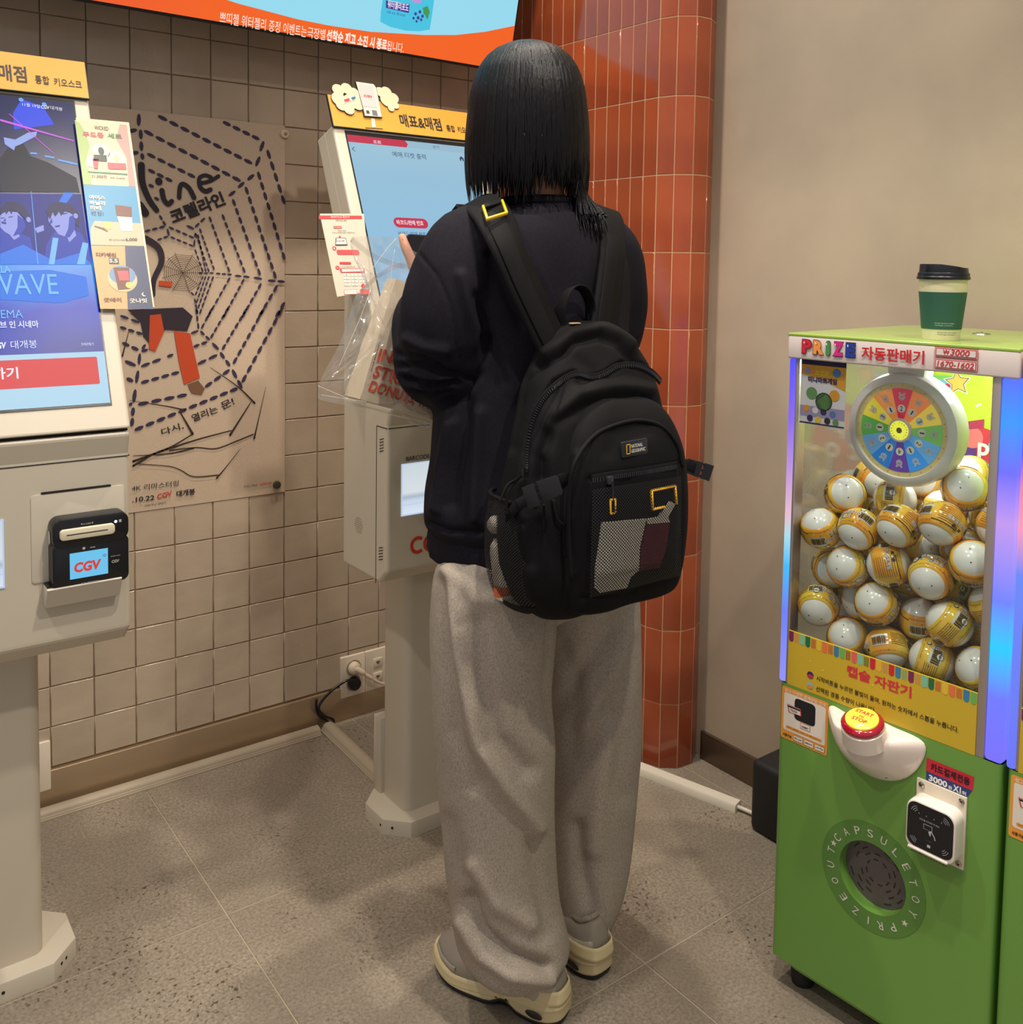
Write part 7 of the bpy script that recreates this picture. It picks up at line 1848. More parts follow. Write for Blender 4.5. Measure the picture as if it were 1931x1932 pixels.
# --- sneakers
SH_C = mat('sole_cream', S(220, 202, 156), 0.45, bump=0.05, bscale=60)
SH_G = mat('upper_mesh', S(150, 140, 126), 0.7, bump=0.6, bscale=700, bdist=0.001)
SH_L = mat('upper_leather', S(176, 166, 148), 0.4, coat=0.2)
def sneaker(name_heel, toe, side):
    heel = Vector(name_heel); toe = Vector(toe); d = (toe - heel).normalized(); L_ = (toe - heel).length; U = Vector((d.y, -d.x, 0))
    F_ = lambda u, v, z: heel + U * (u * side) + d * v + Vector((0, 0, z))
    sh = thing('sneaker', 'x', 'shoe', tuple((heel + toe) / 2))
    # outline: (v along, inner half width, outer half width)
    st = [(0.0, 0.016, 0.016), (0.012, 0.030, 0.031), (0.04, 0.039, 0.040), (0.09, 0.036, 0.040), (0.13, 0.037, 0.044), (0.18, 0.045, 0.048), (0.215, 0.043, 0.046), (0.245, 0.032, 0.036), (0.262, 0.018, 0.022), (0.268, 0.006, 0.008)]
    s_ = L_ / 0.268
    def outline(k, ex, lift=lambda v: 0.0):
        pts = [(-a * k - ex * 0, v) for v, a, b_ in st] + [(b_ * k, v) for v, a, b_ in reversed(st)]
        P = []
        n = len(pts)
        for i in range(n):
            p0, p1, p2, p3 = pts[i - 1], pts[i], pts[(i + 1) % n], pts[(i + 2) % n]
            for j in range(4):
                t = j / 4
                P.append(tuple(0.5 * (2 * b_ + (c_ - a_) * t + (2 * a_ - 5 * b_ + 4 * c_ - d_) * t * t + (3 * b_ - a_ - 3 * c_ + d_) * t ** 3) for a_, b_, c_, d_ in zip(p0, p1, p2, p3)))
        return P
    def lvl(k, z, zf):
        cv = 0.13
        return [F_(u * k, (cv + (v - cv) * (1 + (k - 1) * 0.35)) * s_, zf(v) + z) for u, v in outline(1, 0)]
    spring = lambda v: 0.020 * max(0, (v - 0.20) / 0.068) ** 2 + 0.003 * max(0, (0.02 - v) / 0.02)
    arch = lambda v: spring(v) + 0.016 * math.exp(-((v - 0.105) / 0.018) ** 2)
    b = MB(); b.loft([lvl(0.90, 0.0, arch), lvl(0.97, 0.002, arch), lvl(0.985, 0.007, arch), lvl(0.95, 0.0085, arch)], 0, True, True); b.build('outsole', M['black_matte'], sh)
    b = MB(); hh = lambda v: spring(v) + 0.006 * (1 if v < 0.05 else max(0, 1 - (v - 0.05) / 0.08)) - 0.010 * max(0, min(1, (v - 0.10) / 0.10))
    R_ = [lvl(0.95, 0.0075, arch), lvl(1.02, 0.011, arch), lvl(1.05, 0.015, arch), lvl(1.01, 0.0220, hh), lvl(1.04, 0.0250, hh), lvl(1.06, 0.0275, hh), lvl(1.00, 0.0315, hh), lvl(1.02, 0.0345, hh), lvl(0.99, 0.0395, hh), lvl(0.93, 0.0435, hh), lvl(0.88, 0.0445, hh)]
    b.loft(R_, 0, True, True); b.build('midsole', SH_C, sh)
    # window in the heel of the sole
    for sd_ in (-1, 1):
        fr2 = Fr(F_(0.0415 * sd_, 0.042 * s_, 0.0205), d, (0, 0, 1))
        if fr2.N.dot(U * side * sd_) < 0: fr2 = Fr(fr2.O, -d, (0, 0, 1))
        b = MB(); b.lathe(fr2.sub(0, 0, 0.0005, 0.1), [(0.001, 0.0016), (0.0035, 0.0014), (0.0062, 0.0008), (0.0068, 0)], 20)
        for v in b.v:
            q = v - fr2.O; a = q.dot(fr2.U); v += fr2.U * a * 1.5
        b.build('sole_window', ink(46, 44, 40, 0.3), sh)
    # upper
    top = []
    def up(k, fz): return [F_(u * k, (0.12 + (v - 0.12) * (0.30 + 0.70 * k if k < 1 else k)) * s_, fz(v, k)) for u, v in outline(1, 0)]
    def hgt(v): return 0.098 - 0.034 * max(0, min(1, (v - 0.10) / 0.13)) ** 1.2 - 0.006 * max(0, 1 - abs(v - 0.05) / 0.04)
    lev = [(0.94, 0.0), (0.955, 0.15), (0.94, 0.35), (0.89, 0.60), (0.80, 0.80), (0.64, 0.95), (0.46, 1.0)]
    rr = []
    for k, q in lev:
        rr.append([F_(u * k, (0.12 + (v - 0.12) * (0.955 - 0.30 * q ** 2.4 if v > 0.12 else 0.965 - 0.10 * q ** 2)) * s_, 0.030 + spring(v) + (hgt(v) - 0.030) * q) for u, v in outline(1, 0)])
    b = MB(); b.loft(rr, 0, True, True); b.build('upper', SH_G, sh)
    # overlays: heel counter, side straps, toe cap
    def overlay(name, v0, v1, q0, q1, sides, m_, off=0.0022, taper=0.0):
        for sd_ in sides:
            b = MB()
            vs = []; nn, mm = 12, 6
            for i in range(nn + 1):
                for j in range(mm + 1):
                    q = q0 + (q1 - q0) * j / mm; v = v0 + (v1 - v0) * i / nn + taper * (j / mm - 0.5)
                    # half width at v
                    for (a0, a1) in zip(st, st[1:]):
                        if a0[0] <= v <= a1[0] + 1e-9: f = (v - a0[0]) / (a1[0] - a0[0]); w_ = (a0[1] if sd_ < 0 else a0[2]) * (1 - f) + (a1[1] if sd_ < 0 else a1[2]) * f; break
                    else: w_ = 0.0
                    ks = [k for k, _ in lev]; qs = [x for _, x in lev]; kq = np.interp(q, qs, ks)
                    vv = (0.12 + (v - 0.12) * (0.955 - 0.30 * q ** 2.4 if v > 0.12 else 0.965 - 0.10 * q ** 2)) * s_
                    vs.append(F_(sd_ * (w_ * kq + off), vv, 0.036 + spring(v) + (hgt(v) - 0.036) * q + off * 0.3))
            fs = []
            for i in range(nn):
                for j in range(mm): a_ = i * (mm + 1) + j; fs.append([a_, a_ + 1, a_ + mm + 2, a_ + mm + 1])
            b.add(vs, fs, 0, True)
            o = b.build(name, m_, sh); so = o.modifiers.new('t', 'SOLIDIFY'); so.thickness = 0.0018; so.offset = -1
    overlay('heel_counter', 0.004, 0.060, 0.02, 0.55, (-1, 1), SH_L); overlay('side_strap', 0.085, 0.105, 0.0, 0.95, (-1, 1), SH_L, 0.0024, 0.03); overlay('side_strap', 0.140, 0.156, 0.0, 0.90, (-1, 1), SH_L, 0.0024, 0.03)
    overlay('toe_cap', 0.205, 0.262, 0.0, 0.30, (-1, 1), SH_L)
    b = MB()
    hp_ = [F_(u * 0.52, 0.030 * s_ + (v) * 0.40 * s_, 0.094 + 0.010 * math.exp(-(v / 0.03) ** 2)) for u, v in outline(1, 0)]
    b.tube(hp_ + [hp_[0]], 0.0055, 8); b.build('padded_collar', SH_G, sh)
    # rounded heel cup
    b = MB(); R2 = []
    for q in range(5):
        z = 0.040 + q * 0.006; R2.append([F_(u * (1.0 - 0.02 * q), (v - 0.0025 + 0.0010 * q) * s_, z) for u, v in [p for p in outline(1, 0) if p[1] < 0.075]])
    for R3 in R2: R3.sort(key=lambda p: math.atan2((p - heel).dot(U * side), 0.05 - (p - heel).dot(d)))
    b.loft(R2, 0, True, False, closed=False); o = b.build('heel_cup', SH_C, sh); so = o.modifiers.new('t', 'SOLIDIFY'); so.thickness = 0.003; so.offset = 1
    return sh
s1 = sneaker((-0.106, -1.236, 0), (-0.215, -0.985, 0), -1)
tag(s1, 'cream chunky sneaker on the left foot, nearest the camera', 'shoe', 'pair of sneakers')
s2 = sneaker((0.018, -1.200, 0), (-0.005, -0.930, 0), 1)
tag(s2, 'cream chunky sneaker on the right foot, showing its heel', 'shoe', 'pair of sneakers')

# --- phone in the left hand
phone = thing('smartphone', 'dark smartphone held up in the left hand of the person', 'phone', tuple(PHC))
FP_ = Fr(PHC, PU, PV)
b = MB(); b.prism(rrect(0.072, 0.150, 0.010, 5), FP_, -0.004, 0.004, bev=0.0012); b.build('phone_body', mat('navy_case', S(26, 30, 62), 0.2, coat=0.5), phone, sharp=40)
b = MB(); b.flat(rrect(0.066, 0.143, 0.008, 5), FP_, 0.0044, 0); b.build('phone_screen', ink(18, 18, 30, 0.08), phone)
b = MB(); b.prism(rrect(0.028, 0.030, 0.006, 4, -0.018, 0.052), FP_, -0.0056, -0.004); b.build('camera_bump', M['black'], phone)
# ================================================================== backpack worn by the person
pack = thing('backpack', 'black school backpack with mesh pockets and yellow details on the back of the person', 'backpack', (-0.09, -1.27, 0.77))
def fabric(name, c, b_=0.35, s_=1100, r=0.78):
    return mat(name, c, r, bump=b_, bscale=s_, var=1, vscale=260, col2=tuple(x * 0.8 for x in c[:3]) + (1,), bdist=0.0007, spec=0.2)
M['nylon'] = fabric('black_nylon', S(13, 12, 14))
M['nylon2'] = fabric('black_webbing', S(18, 17, 19), 0.5, 700)
M['zip'] = mat('zip_teeth', S(48, 48, 54), 0.35, bump=0.1, bscale=400)
M['buckle'] = mat('buckle_plastic', S(24, 24, 27), 0.3)
M['yellow'] = mat('yellow_metal', S(238, 180, 44), 0.35)
BX = -0.093
# horizontal sections: z, half width, y at the back, y at the front, roundness
BR = [(0.768, 0.085, -1.225, -1.305), (0.775, 0.118, -1.212, -1.330), (0.80, 0.136, -1.205, -1.348), (0.86, 0.143, -1.203, -1.360), (0.95, 0.144, -1.203, -1.360), (1.03, 0.143, -1.203, -1.350), (1.08, 0.139, -1.203, -1.338), (1.12, 0.132, -1.203, -1.322),
      (1.16, 0.119, -1.203, -1.304), (1.195, 0.100, -1.203, -1.285), (1.220, 0.078, -1.203, -1.266), (1.236, 0.050, -1.205, -1.250), (1.241, 0.020, -1.212, -1.238)]
def bex(z): return float(np.interp(z, [0.76, 0.80, 0.86, 0.95, 1.03, 1.12, 1.18], [0.004, 0.013, 0.019, 0.019, 0.015, 0.006, 0.0]))
def brings(n=4, k=64, p=3.2):
    return [ering(BX - bex(z), (y0 + y1) / 2, z, a + bex(z), (y0 - y1) / 2, k, p) for z, a, y0, y1 in interp(BR, n)]
bm_ = MB(); bm_.loft(brings(5), 0, True, True)
# gusset seam where the big pocket bulges over the body
pk = MB()
PK = [(0.785, 0.100, -1.335, -1.362), (0.80, 0.124, -1.325, -1.374), (0.86, 0.131, -1.325, -1.388), (0.95, 0.132, -1.325, -1.388), (1.02, 0.130, -1.320, -1.380), (1.06, 0.122, -1.310, -1.368), (1.09, 0.104, -1.300, -1.353), (1.110, 0.078, -1.300, -1.338), (1.120, 0.045, -1.300, -1.326)]
PCX = -0.088
def pring(z, a, y0, y1): return ering(PCX, y0, z, a, (y0 - y1), 56, 3.0)
pk.loft([pring(*r_) for r_ in interp(PK, 4)], 0, True, True)
bm_.v += []; 
body = fuse(bm_, 0.0042, 3, 'main_body')
sculpt(body, [
    ([(1010, 690), (1060, 668), (1085, 645), (1130, 636), (1165, 650), (1205, 690)], 7, -0.0108), ([(1030, 665), (1080, 630), (1140, 625), (1190, 650)], 14, 0.0108), ([(1075, 668), (1120, 700), (1100, 720)], 12, -0.0054),
    ([(985, 900), (992, 820), (1015, 760), (1045, 720), (1085, 702), (1110, 712), (1145, 705), (1175, 685), (1215, 690), (1250, 718), (1268, 750)], 5, -0.0081),
    ([(1060, 790), (1110, 765), (1180, 748), (1240, 760)], 12, -0.0081), ([(1040, 800), (1090, 745), (1160, 730), (1230, 735)], 14, 0.0081), ([(1110, 790), (1120, 770), (1150, 780)], 7, -0.0081), ([(1170, 785), (1190, 768), (1215, 775)], 7, -0.0068), ([(1045, 800), (1020, 860), (1020, 900)], 14, -0.0108),
    ([(1020, 870), (1010, 960), (1005, 1060)], 12, -0.0068), ([(960, 700), (945, 800), (930, 880)], 18, 0.0081), ([(1000, 650), (975, 740), (960, 840)], 14, -0.0068), ([(985, 960), (1000, 1040), (1010, 1120)], 14, 0.0081), ([(912, 960), (990, 985)], 6, -0.0054)],
    [((9, 9, 7), 0.009), ((25, 25, 22), 0.003)])
place_mesh(body, 'main_body', M['nylon'], pack)
pm_ = fuse(pk, 0.0036, 3, 'front_pocket')
sculpt(pm_, [([(1110, 905), (1107, 1000), (1108, 1115)], 4, -0.003), ([(1283, 870), (1287, 980), (1280, 1080)], 4, -0.003), ([(1115, 902), (1278, 878)], 5, -0.003), ([(1100, 1128), (1180, 1125), (1270, 1088)], 5, -0.004), ([(1090, 860), (1080, 960), (1080, 1080)], 10, 0.004), ([(1150, 850), (1160, 820), (1220, 805)], 16, -0.003)], [((14, 14, 12), 0.004)])
place_mesh(pm_, 'front_pocket', M['nylon'], pack)
# helpers that put things on the front surface of the pocket
def pfront(x, y):
    """front surface of the pocket under a line of sight (iterated on the section profile)"""
    Y = -1.385
    for _ in range(6):
        P = aty(x, y, Y); z = min(max(P.z, 0.786), 1.119)
        for r0, r1 in zip(PK, PK[1:]):
            if r0[0] <= z <= r1[0]:
                f = (z - r0[0]) / (r1[0] - r0[0]); a = r0[1] * (1 - f) + r1[1] * f; y0 = r0[2] * (1 - f) + r1[2] * f; y1 = r0[3] * (1 - f) + r1[3] * f; break
        q = min(0.999, abs(P.x - PCX) / a); Y = y0 - (y0 - y1) * (1 - q ** 3.0) ** (1 / 3.0)
    return aty(x, y, Y)
def bfront(x, y):
    Y = -1.34
    for _ in range(6):
        P = aty(x, y, Y); z = min(max(P.z, 0.769), 1.240)
        for r0, r1 in zip(BR, BR[1:]):
            if r0[0] <= z <= r1[0]:
                f = (z - r0[0]) / (r1[0] - r0[0]); a = r0[1] * (1 - f) + r1[1] * f; y0 = r0[2] * (1 - f) + r1[2] * f; y1 = r0[3] * (1 - f) + r1[3] * f; break
        ex_ = bex(z); q = min(0.999, abs(P.x - BX + ex_) / (a + ex_)); Y = (y0 + y1) / 2 - (y0 - y1) / 2 * (1 - q ** 3.2) ** (1 / 3.2)
    return aty(x, y, Y)
def cords(px, f, off, rad, name, m_, k=8, sub=5):
    P = catmull([f(*p) + Vector((0, -off, 0)) for p in px], sub); b = MB(); b.tube(P, rad, k); return b.build(name, m_, pack)
# piping of the pocket arch
cords([(1078, 1095), (1072, 1000), (1073, 930), (1085, 870), (1120, 822), (1165, 800), (1210, 793), (1250, 806), (1278, 840), (1288, 880)], lambda x, y: pfront(x, y), 0.0015, 0.0034, 'pocket_piping', M['nylon2'])
# main zip: teeth as short bars along a line
def zipper(px, f, off, name, wdt=0.0052, step=0.0030, tape=0.016):
    P = catmull([f(*p) + Vector((0, -off, 0)) for p in px], 8)
    b = MB(); b.ribbon(P, tape, Vector((0.1, -0.2, 1)) if False else [Vector((0, -1, 0)).cross((P[min(i + 1, len(P) - 1)] - P[max(i - 1, 0)]).normalized()) for i in range(len(P))], 0.0012, 0)
    b.build(name + '_tape', M['nylon2'], pack)
    b = MB(); acc = 0
    for p, q in zip(P, P[1:]):
        L_ = (q - p).length; n = max(1, int(L_ / step)); d = (q - p).normalized(); sd = Vector((0, -1, 0)).cross(d).normalized(); nn = d.cross(sd)
        if nn.y > 0: nn = -nn
        for i in range(n):
            c = p + (q - p) * ((i + 0.5) / n) + nn * 0.0012
            hx, hy, hz_ = d * step * 0.33, sd * wdt / 2, nn * 0.0010
            vs = [c + hx * a + hy * b2 + hz_ * c2 for a in (-1, 1) for b2 in (-1, 1) for c2 in (-1, 1)]
            b.add(vs, [[0, 1, 3, 2], [4, 6, 7, 5], [0, 4, 5, 1], [2, 3, 7, 6], [1, 5, 7, 3], [0, 2, 6, 4]], 0)
    tag(b.build(name + '_teeth', M['zip'], pack), kind='stuff')
zipper([(992, 885), (993, 850), (1000, 805), (1015, 768), (1035, 740), (1065, 715), (1090, 706), (1115, 712), (1140, 706), (1165, 692), (1200, 690), (1228, 702), (1246, 720)], bfront, 0.001, 'main_zip', 0.005, 0.0030, 0.013)
zipper([(1116, 906), (1160, 899), (1220, 890), (1277, 880)], pfront, 0.001, 'pocket_zip', 0.0065, 0.0030, 0.018)
# zip pulls and cords
def cord_abs(P, rad, name, m_): b = MB(); b.tube(catmull(P, 5), rad, 8); return b.build(name, m_, pack)
pf = lambda x, y, o=0.006: pfront(x, y) + Vector((0, -o, 0))
bf = lambda x, y, o=0.006: bfront(x, y) + Vector((0, -o, 0))
cord_abs([bf(990, 888), bf(975, 900), bf(955, 912), bf(945, 930), bf(940, 945)], 0.0020, 'zip_cord', M['nylon2']); cord_abs([bf(990, 888), bf(970, 905), bf(955, 925), bf(952, 950), bf(953, 970)], 0.0022, 'zip_cord', M['nylon2'])
b = MB(); b.box(tuple(bf(987, 890, 0.006)), (0.010, 0.005, 0.014), 0.001); b.build('zip_slider', M['buckle'], pack, sharp=40)
cord_abs([pf(1150, 905), pf(1152, 925), pf(1151, 945)], 0.0024, 'zip_cord', M['buckle'])
b = MB(); b.box(tuple(pf(1147, 905, 0.005)), (0.011, 0.006, 0.012), 0.001); b.build('zip_slider', M['zip'], pack, sharp=40)
def frame2(P, U, V, w_, h_, t_, th, name, m_, par=pack):
    fr2 = Fr(P, U, V); b = MB()
    for (u, v, a, c) in ((0, h_ / 2 - t_ / 2, w_, t_), (0, -h_ / 2 + t_ / 2, w_, t_), (-w_ / 2 + t_ / 2, 0, t_, h_), (w_ / 2 - t_ / 2, 0, t_, h_)):
        b.box((u, v, 0), (a, c, th), th * 0.2, fr=fr2)
    return b.build(name, m_, par, sharp=40)
PFU = (pfront(1240, 960) - pfront(1150, 975)).normalized(); PFV = Vector((-0.02, 0.03, 1)).normalized()
frame2(pf(1152, 954, 0.006), PFU, PFV, 0.0125, 0.0245, 0.0028, 0.002, 'yellow_pull', M['yellow'])
# label
lc = pf(1193, 844, 0.0050); LFu = (pfront(1222, 838) - pfront(1168, 848)); LFu = Vector((LFu.x, LFu.y * 0.6, LFu.z)).normalized()
LBF = Fr(lc, LFu, PFV)
b = MB(); b.prism(rrect(0.0560, 0.0250, 0.002, 3), LBF, -0.0015, 0.0016, bev=0.0006); lb = b.build('rubber_label', mat('label_rubber', S(34, 38, 46), 0.5), pack, sharp=40)
frame2(LBF.p(-0.0145, 0.0, 0.0018), LBF.U, LBF.V, 0.0085, 0.0160, 0.0014, 0.0008, 'label_frame', M['yellow'], lb)
b = MB(); b.txt('NATIONAL', LBF, -0.0085, 0.0010, 0.0250, 0.0058, 0.0022, 0, 0.02); b.txt('GEOGRAPHIC', LBF, -0.0085, -0.0068, 0.0310, 0.0058, 0.0022, 0, 0.02); b.build('label_lettering', ink(222, 216, 204), lb)
# mesh fabric of the pockets: real holes through a thin sheet, drawn as an alpha pattern of the weave
def mesh_mat(k1_, k2_, ax):
    m = bpy.data.materials.new('pocket_mesh'); m.use_nodes = True; nt = m.node_tree; L = nt.links; b_ = nt.nodes['Principled BSDF']
    b_.inputs['Base Color'].default_value = S(20, 20, 23); b_.inputs['Roughness'].default_value = 0.6
    tc = nt.nodes.new('ShaderNodeTexCoord'); sp = nt.nodes.new('ShaderNodeSeparateXYZ'); L.new(tc.outputs['Object'], sp.inputs[0])
    def mth(op, a, b2=None, v=None):
        n = nt.nodes.new('ShaderNodeMath'); n.operation = op; L.new(a, n.inputs[0])
        if b2 is not None: L.new(b2, n.inputs[1])
        elif v is not None: n.inputs[1].default_value = v
        return n.outputs[0]
    s1_ = mth('SINE', mth('MULTIPLY', sp.outputs[ax], v=k1_)); s2_ = mth('SINE', mth('MULTIPLY', sp.outputs['Z'], v=k2_))
    hole = mth('GREATER_THAN', mth('MULTIPLY', s1_, s2_), v=0.02)
    inv = nt.nodes.new('ShaderNodeMath'); inv.operation = 'SUBTRACT'; inv.inputs[0].default_value = 1.0; L.new(hole, inv.inputs[1])
    L.new(inv.outputs[0], b_.inputs['Alpha'])
    return m
def panel(px_grid, f, off, name, m_):
    b = MB(); n = len(px_grid[0]); vs = [f(*p) + Vector((0, -off, 0)) for r in px_grid for p in r]
    fs = [[j * n + i, j * n + i + 1, (j + 1) * n + i + 1, (j + 1) * n + i] for j in range(len(px_grid) - 1) for i in range(n - 1)]
    b.add(vs, fs, 0, True); return b.build(name, m_, pack)
def grid(c, nu, nv):
    (x0, y0), (x1, y1), (x2, y2), (x3, y3) = c
    return [[((1 - t) * ((1 - s_) * x0 + s_ * x1) + t * ((1 - s_) * x3 + s_ * x2), (1 - t) * ((1 - s_) * y0 + s_ * y1) + t * ((1 - s_) * y3 + s_ * y2)) for s_ in [i / nu for i in range(nu + 1)]] for t in [j / nv for j in range(nv + 1)]]
panel(grid([(1113, 922), (1281, 897), (1280, 1084), (1108, 1126)], 12, 12), pfront, 0.0065, 'mesh_panel', mesh_mat(2 * PI / 0.0052, 2 * PI / 0.0052, 'X'))
# what lies in the mesh pocket
def patch(name, pts, f, off, m_, label, cat):
    q = bmesh.new(); q.faces.new([q.verts.new((x, y, 0)) for x, y in pts]); bmesh.ops.triangulate(q, faces=q.faces[:])
    for _ in range(3): bmesh.ops.subdivide_edges(q, edges=q.edges[:], cuts=1, use_grid_fill=True)
    for v in q.verts: v.co = f(v.co.x, v.co.y) + Vector((0, -off, 0))
    r = bmesh.ops.extrude_face_region(q, geom=q.faces[:])
    for g in r['geom']:
        if isinstance(g, bmesh.types.BMVert): g.co += Vector((0, 0.0030, 0))
    b = MB(); b.bm(q, 0)
    o = b.build(name, m_); tag(o, label, cat); return o
cl_w = mat('cloth_white', S(226, 218, 200), 0.8); cl_r = mat('cloth_maroon', S(110, 28, 44), 0.8)
patch('fabric_pouch', [(1134, 985), (1217, 978), (1205, 1030), (1203, 1075), (1188, 1087), (1180, 1108), (1130, 1117), (1121, 1108), (1122, 1070), (1128, 1030)], pfront, 0.0040, cl_w, 'white fabric pouch seen through the front mesh pocket of the backpack', 'pouch')
patch('strap_loop', [(1262, 945), (1272, 950), (1258, 975), (1262, 984), (1219, 988), (1219, 978), (1240, 974)], pfront, 0.0042, cl_w, 'short white loop above the pouch behind the backpack mesh', 'loop')
patch('notebook', [(1218, 990), (1261, 984), (1256, 1030), (1242, 1070), (1205, 1076), (1207, 1032)], pfront, 0.0038, cl_r, 'maroon notebook corner behind the backpack mesh, right of the pouch', 'notebook')
b = MB()
for a, c in (((1226, 925), (1270, 916)), ((1270, 916), (1273, 950)), ((1226, 925), (1228, 960)), ((1228, 960), (1250, 955))):
    P = [pfront(a[0] + (c[0] - a[0]) * t, a[1] + (c[1] - a[1]) * t) + Vector((0, -0.0045, 0)) for t in (0, 0.5, 1)]; b.tube(P, 0.0026, 6)
b.build('yellow_frame', M['yellow'], pack)
# left side pocket with a small bottle in it
def sside(x, y):
    """surface on the wearer's left side of the bag"""
    X = BX - 0.150
    P = atx(x, y, X)
    return P
sp_ = MB()
SPK = [(0.785, 0.035, 0.012), (0.81, 0.062, 0.030), (0.86, 0.072, 0.042), (0.92, 0.070, 0.044), (0.965, 0.064, 0.034)]
ringsS = [[Vector((BX - 0.156 - d * math.sin(t), -1.262 - a * math.cos(t), z)) for t in [PI * i / 18 for i in range(19)]] for z, a, d in interp(SPK, 4)]
sp_.loft(ringsS, 0, True, False, closed=False); sp_.build('side_pocket', mesh_mat(2 * PI / 0.0050, 2 * PI / 0.0050, 'Y'), pack)
b = MB(); b.tube([p + Vector((-0.0008, 0, 0)) for p in ringsS[-1]], 0.0036, 8); b.build('pocket_binding', M['nylon2'], pack)
b = MB(); rr2 = [[p for p in r_] for r_ in ringsS[:4]]; b.loft([[p + Vector((-0.0012, 0, 0)) for p in r_] for r_ in rr2], 0, True, False, closed=False); b.build('pocket_base', M['nylon'], pack)
bt = thing('spray_bottle', 'small white and orange bottle seen through the side mesh pocket of the backpack', 'bottle', (BX - 0.170, -1.245, 0.795))
zf = Fr((BX - 0.170, -1.245, 0.795), (1, 0, 0), (0, 1, 0)); zf = zf
b = MB(); b.lathe(zf, [(0.009, 0), (0.0155, 0.004), (0.0160, 0.07), (0.014, 0.085), (0.007, 0.095)], 20)
for v in b.v: v += Vector((-(v.z - 0.80) * 0.0, (v.z - 0.80) * 0.22, 0))
b.build('bottle_body', [mat('bottle_white', S(214, 204, 186), 0.4)], bt, sharp=60)
b = MB(); ball(b, (BX - 0.170, -1.218, 0.912), 0.0150, 14); b.s = [True] * len(b.s); b.build('bottle_cap', bpy.data.materials['bottle_white'], bt)
b = MB(); b.lathe(Fr((BX - 0.170, -1.243, 0.802), (1, 0, 0), (0, 1, 0)), [(0.0163, 0), (0.0165, 0.018)], 20, cap=False); b.build('bottle_label', ink(200, 96, 50), bt)
# side compression strap and buckles
def buckle(c, d, up, name, sc_=1.0):
    d = Vector(d).normalized(); up = Vector(up).normalized(); fr2 = Fr(c, d, up)
    b = MB()
    b.prism([(x * sc_, y * sc_) for x, y in [(-0.004, 0.013), (0.020, 0.0115), (0.022, 0.0085), (0.022, -0.0085), (0.020, -0.0115), (-0.004, -0.013)]], fr2, -0.004 * sc_, 0.004 * sc_, bev=0.0015)
    b.prism([(x * sc_, y * sc_) for x, y in [(-0.022, 0.013), (-0.007, 0.013), (-0.007, -0.013), (-0.022, -0.013)]], fr2, -0.0035 * sc_, 0.0035 * sc_, bev=0.001)
    for y in (0.0095, 0, -0.0095): b.box((-0.0055 * sc_, y * sc_, 0), (0.006 * sc_, 0.003 * sc_, 0.003 * sc_), 0.0004, fr=fr2)
    o = b.build(name, M['buckle'], pack, sharp=40)
    return o
b1 = bf(1012, 922, 0.016)
buckle(b1 - RZ * 0.006, RX * 0.92 - RY * 0.38, -RY * 0.92 - RX * 0.30, 'side_buckle', 1.3)
b = MB(); b.ribbon([bf(1030, 912, 0.012), bf(1055, 905, 0.004), bf(1075, 902, 0.0005)], 0.020, Vector((0, 0, 1)), 0.0016); b.build('side_strap', M['nylon2'], pack)
b = MB(); b.ribbon([bf(992, 935, 0.014), bf(970, 950, 0.010), bf(952, 975, 0.004), Vector((BX - 0.146, -1.235, 0.965)), Vector((BX - 0.143, -1.205, 0.975))], 0.018, Vector((0, 0.2, 1)), 0.0016); b.build('side_strap', M['nylon2'], pack)
rb = aty(1318, 885, -1.26)
buckle(rb, -RX * 0.92 - RY * 0.30, -RY * 0.92 + RX * 0.30, 'side_buckle', 1.15)
b = MB(); b.ribbon([Vector((0.030, -1.262, 0.985)), Vector((0.058, -1.268, 0.992)), aty(1300, 878, -1.265), aty(1312, 884, -1.262)], 0.020, Vector((0, 0, 1)), 0.0016); b.build('side_strap', M['nylon2'], pack)
# hanging cords at the lower left
for pts in ([(1020, 950), (1021, 975), (1019, 1000)], [(1038, 940), (1045, 975), (1062, 992)], [(1060, 985), (1058, 1010), (1060, 1050)]):
    cord_abs([bf(*p, 0.008) for p in pts], 0.0022, 'zip_cord', M['nylon2'])
# straps
def backY(z): return -1.083 - np.interp(z, [1.0, 1.12, 1.24, 1.33, 1.385, 1.43], [0.145, 0.132, 0.124, 0.116, 0.100, 0.070])
def strap(px, wd, thick, off, name, side, m_):
    P = catmull([aty(x, y, Y - off) for x, y, Y in px], 6); b = MB(); b.ribbon(P, wd, side, thick); return b.build(name, m_, pack, sharp=60)
SIDE = Vector((0.85, 0.35, 0.35))
Lp = [(872, 400, -1.010), (892, 386, -1.055), (912, 388, -1.105), (932, 412, -1.155), (955, 460, -1.195), (985, 530, -1.214), (1018, 600, -1.225), (1040, 645, -1.232)]
strap(Lp, 0.070, 0.013, 0.000, 'shoulder_strap', Vector((0.9, 0.15, 0.42)), M['nylon'])
strap(Lp[1:], 0.036, 0.003, 0.0095, 'strap_webbing', Vector((0.9, 0.15, 0.42)), M['nylon2'])
Rp = [(1118, 402, -1.005), (1135, 396, -1.05), (1146, 402, -1.10), (1153, 425, -1.150), (1156, 470, -1.190), (1150, 530, -1.212), (1142, 590, -1.224), (1135, 635, -1.232)]
strap(Rp, 0.068, 0.013, 0.000, 'shoulder_strap', Vector((0.95, 0.2, -0.15)), M['nylon'])
strap(Rp[1:], 0.034, 0.003, 0.0095, 'strap_webbing', Vector((0.95, 0.2, -0.15)), M['nylon2'])
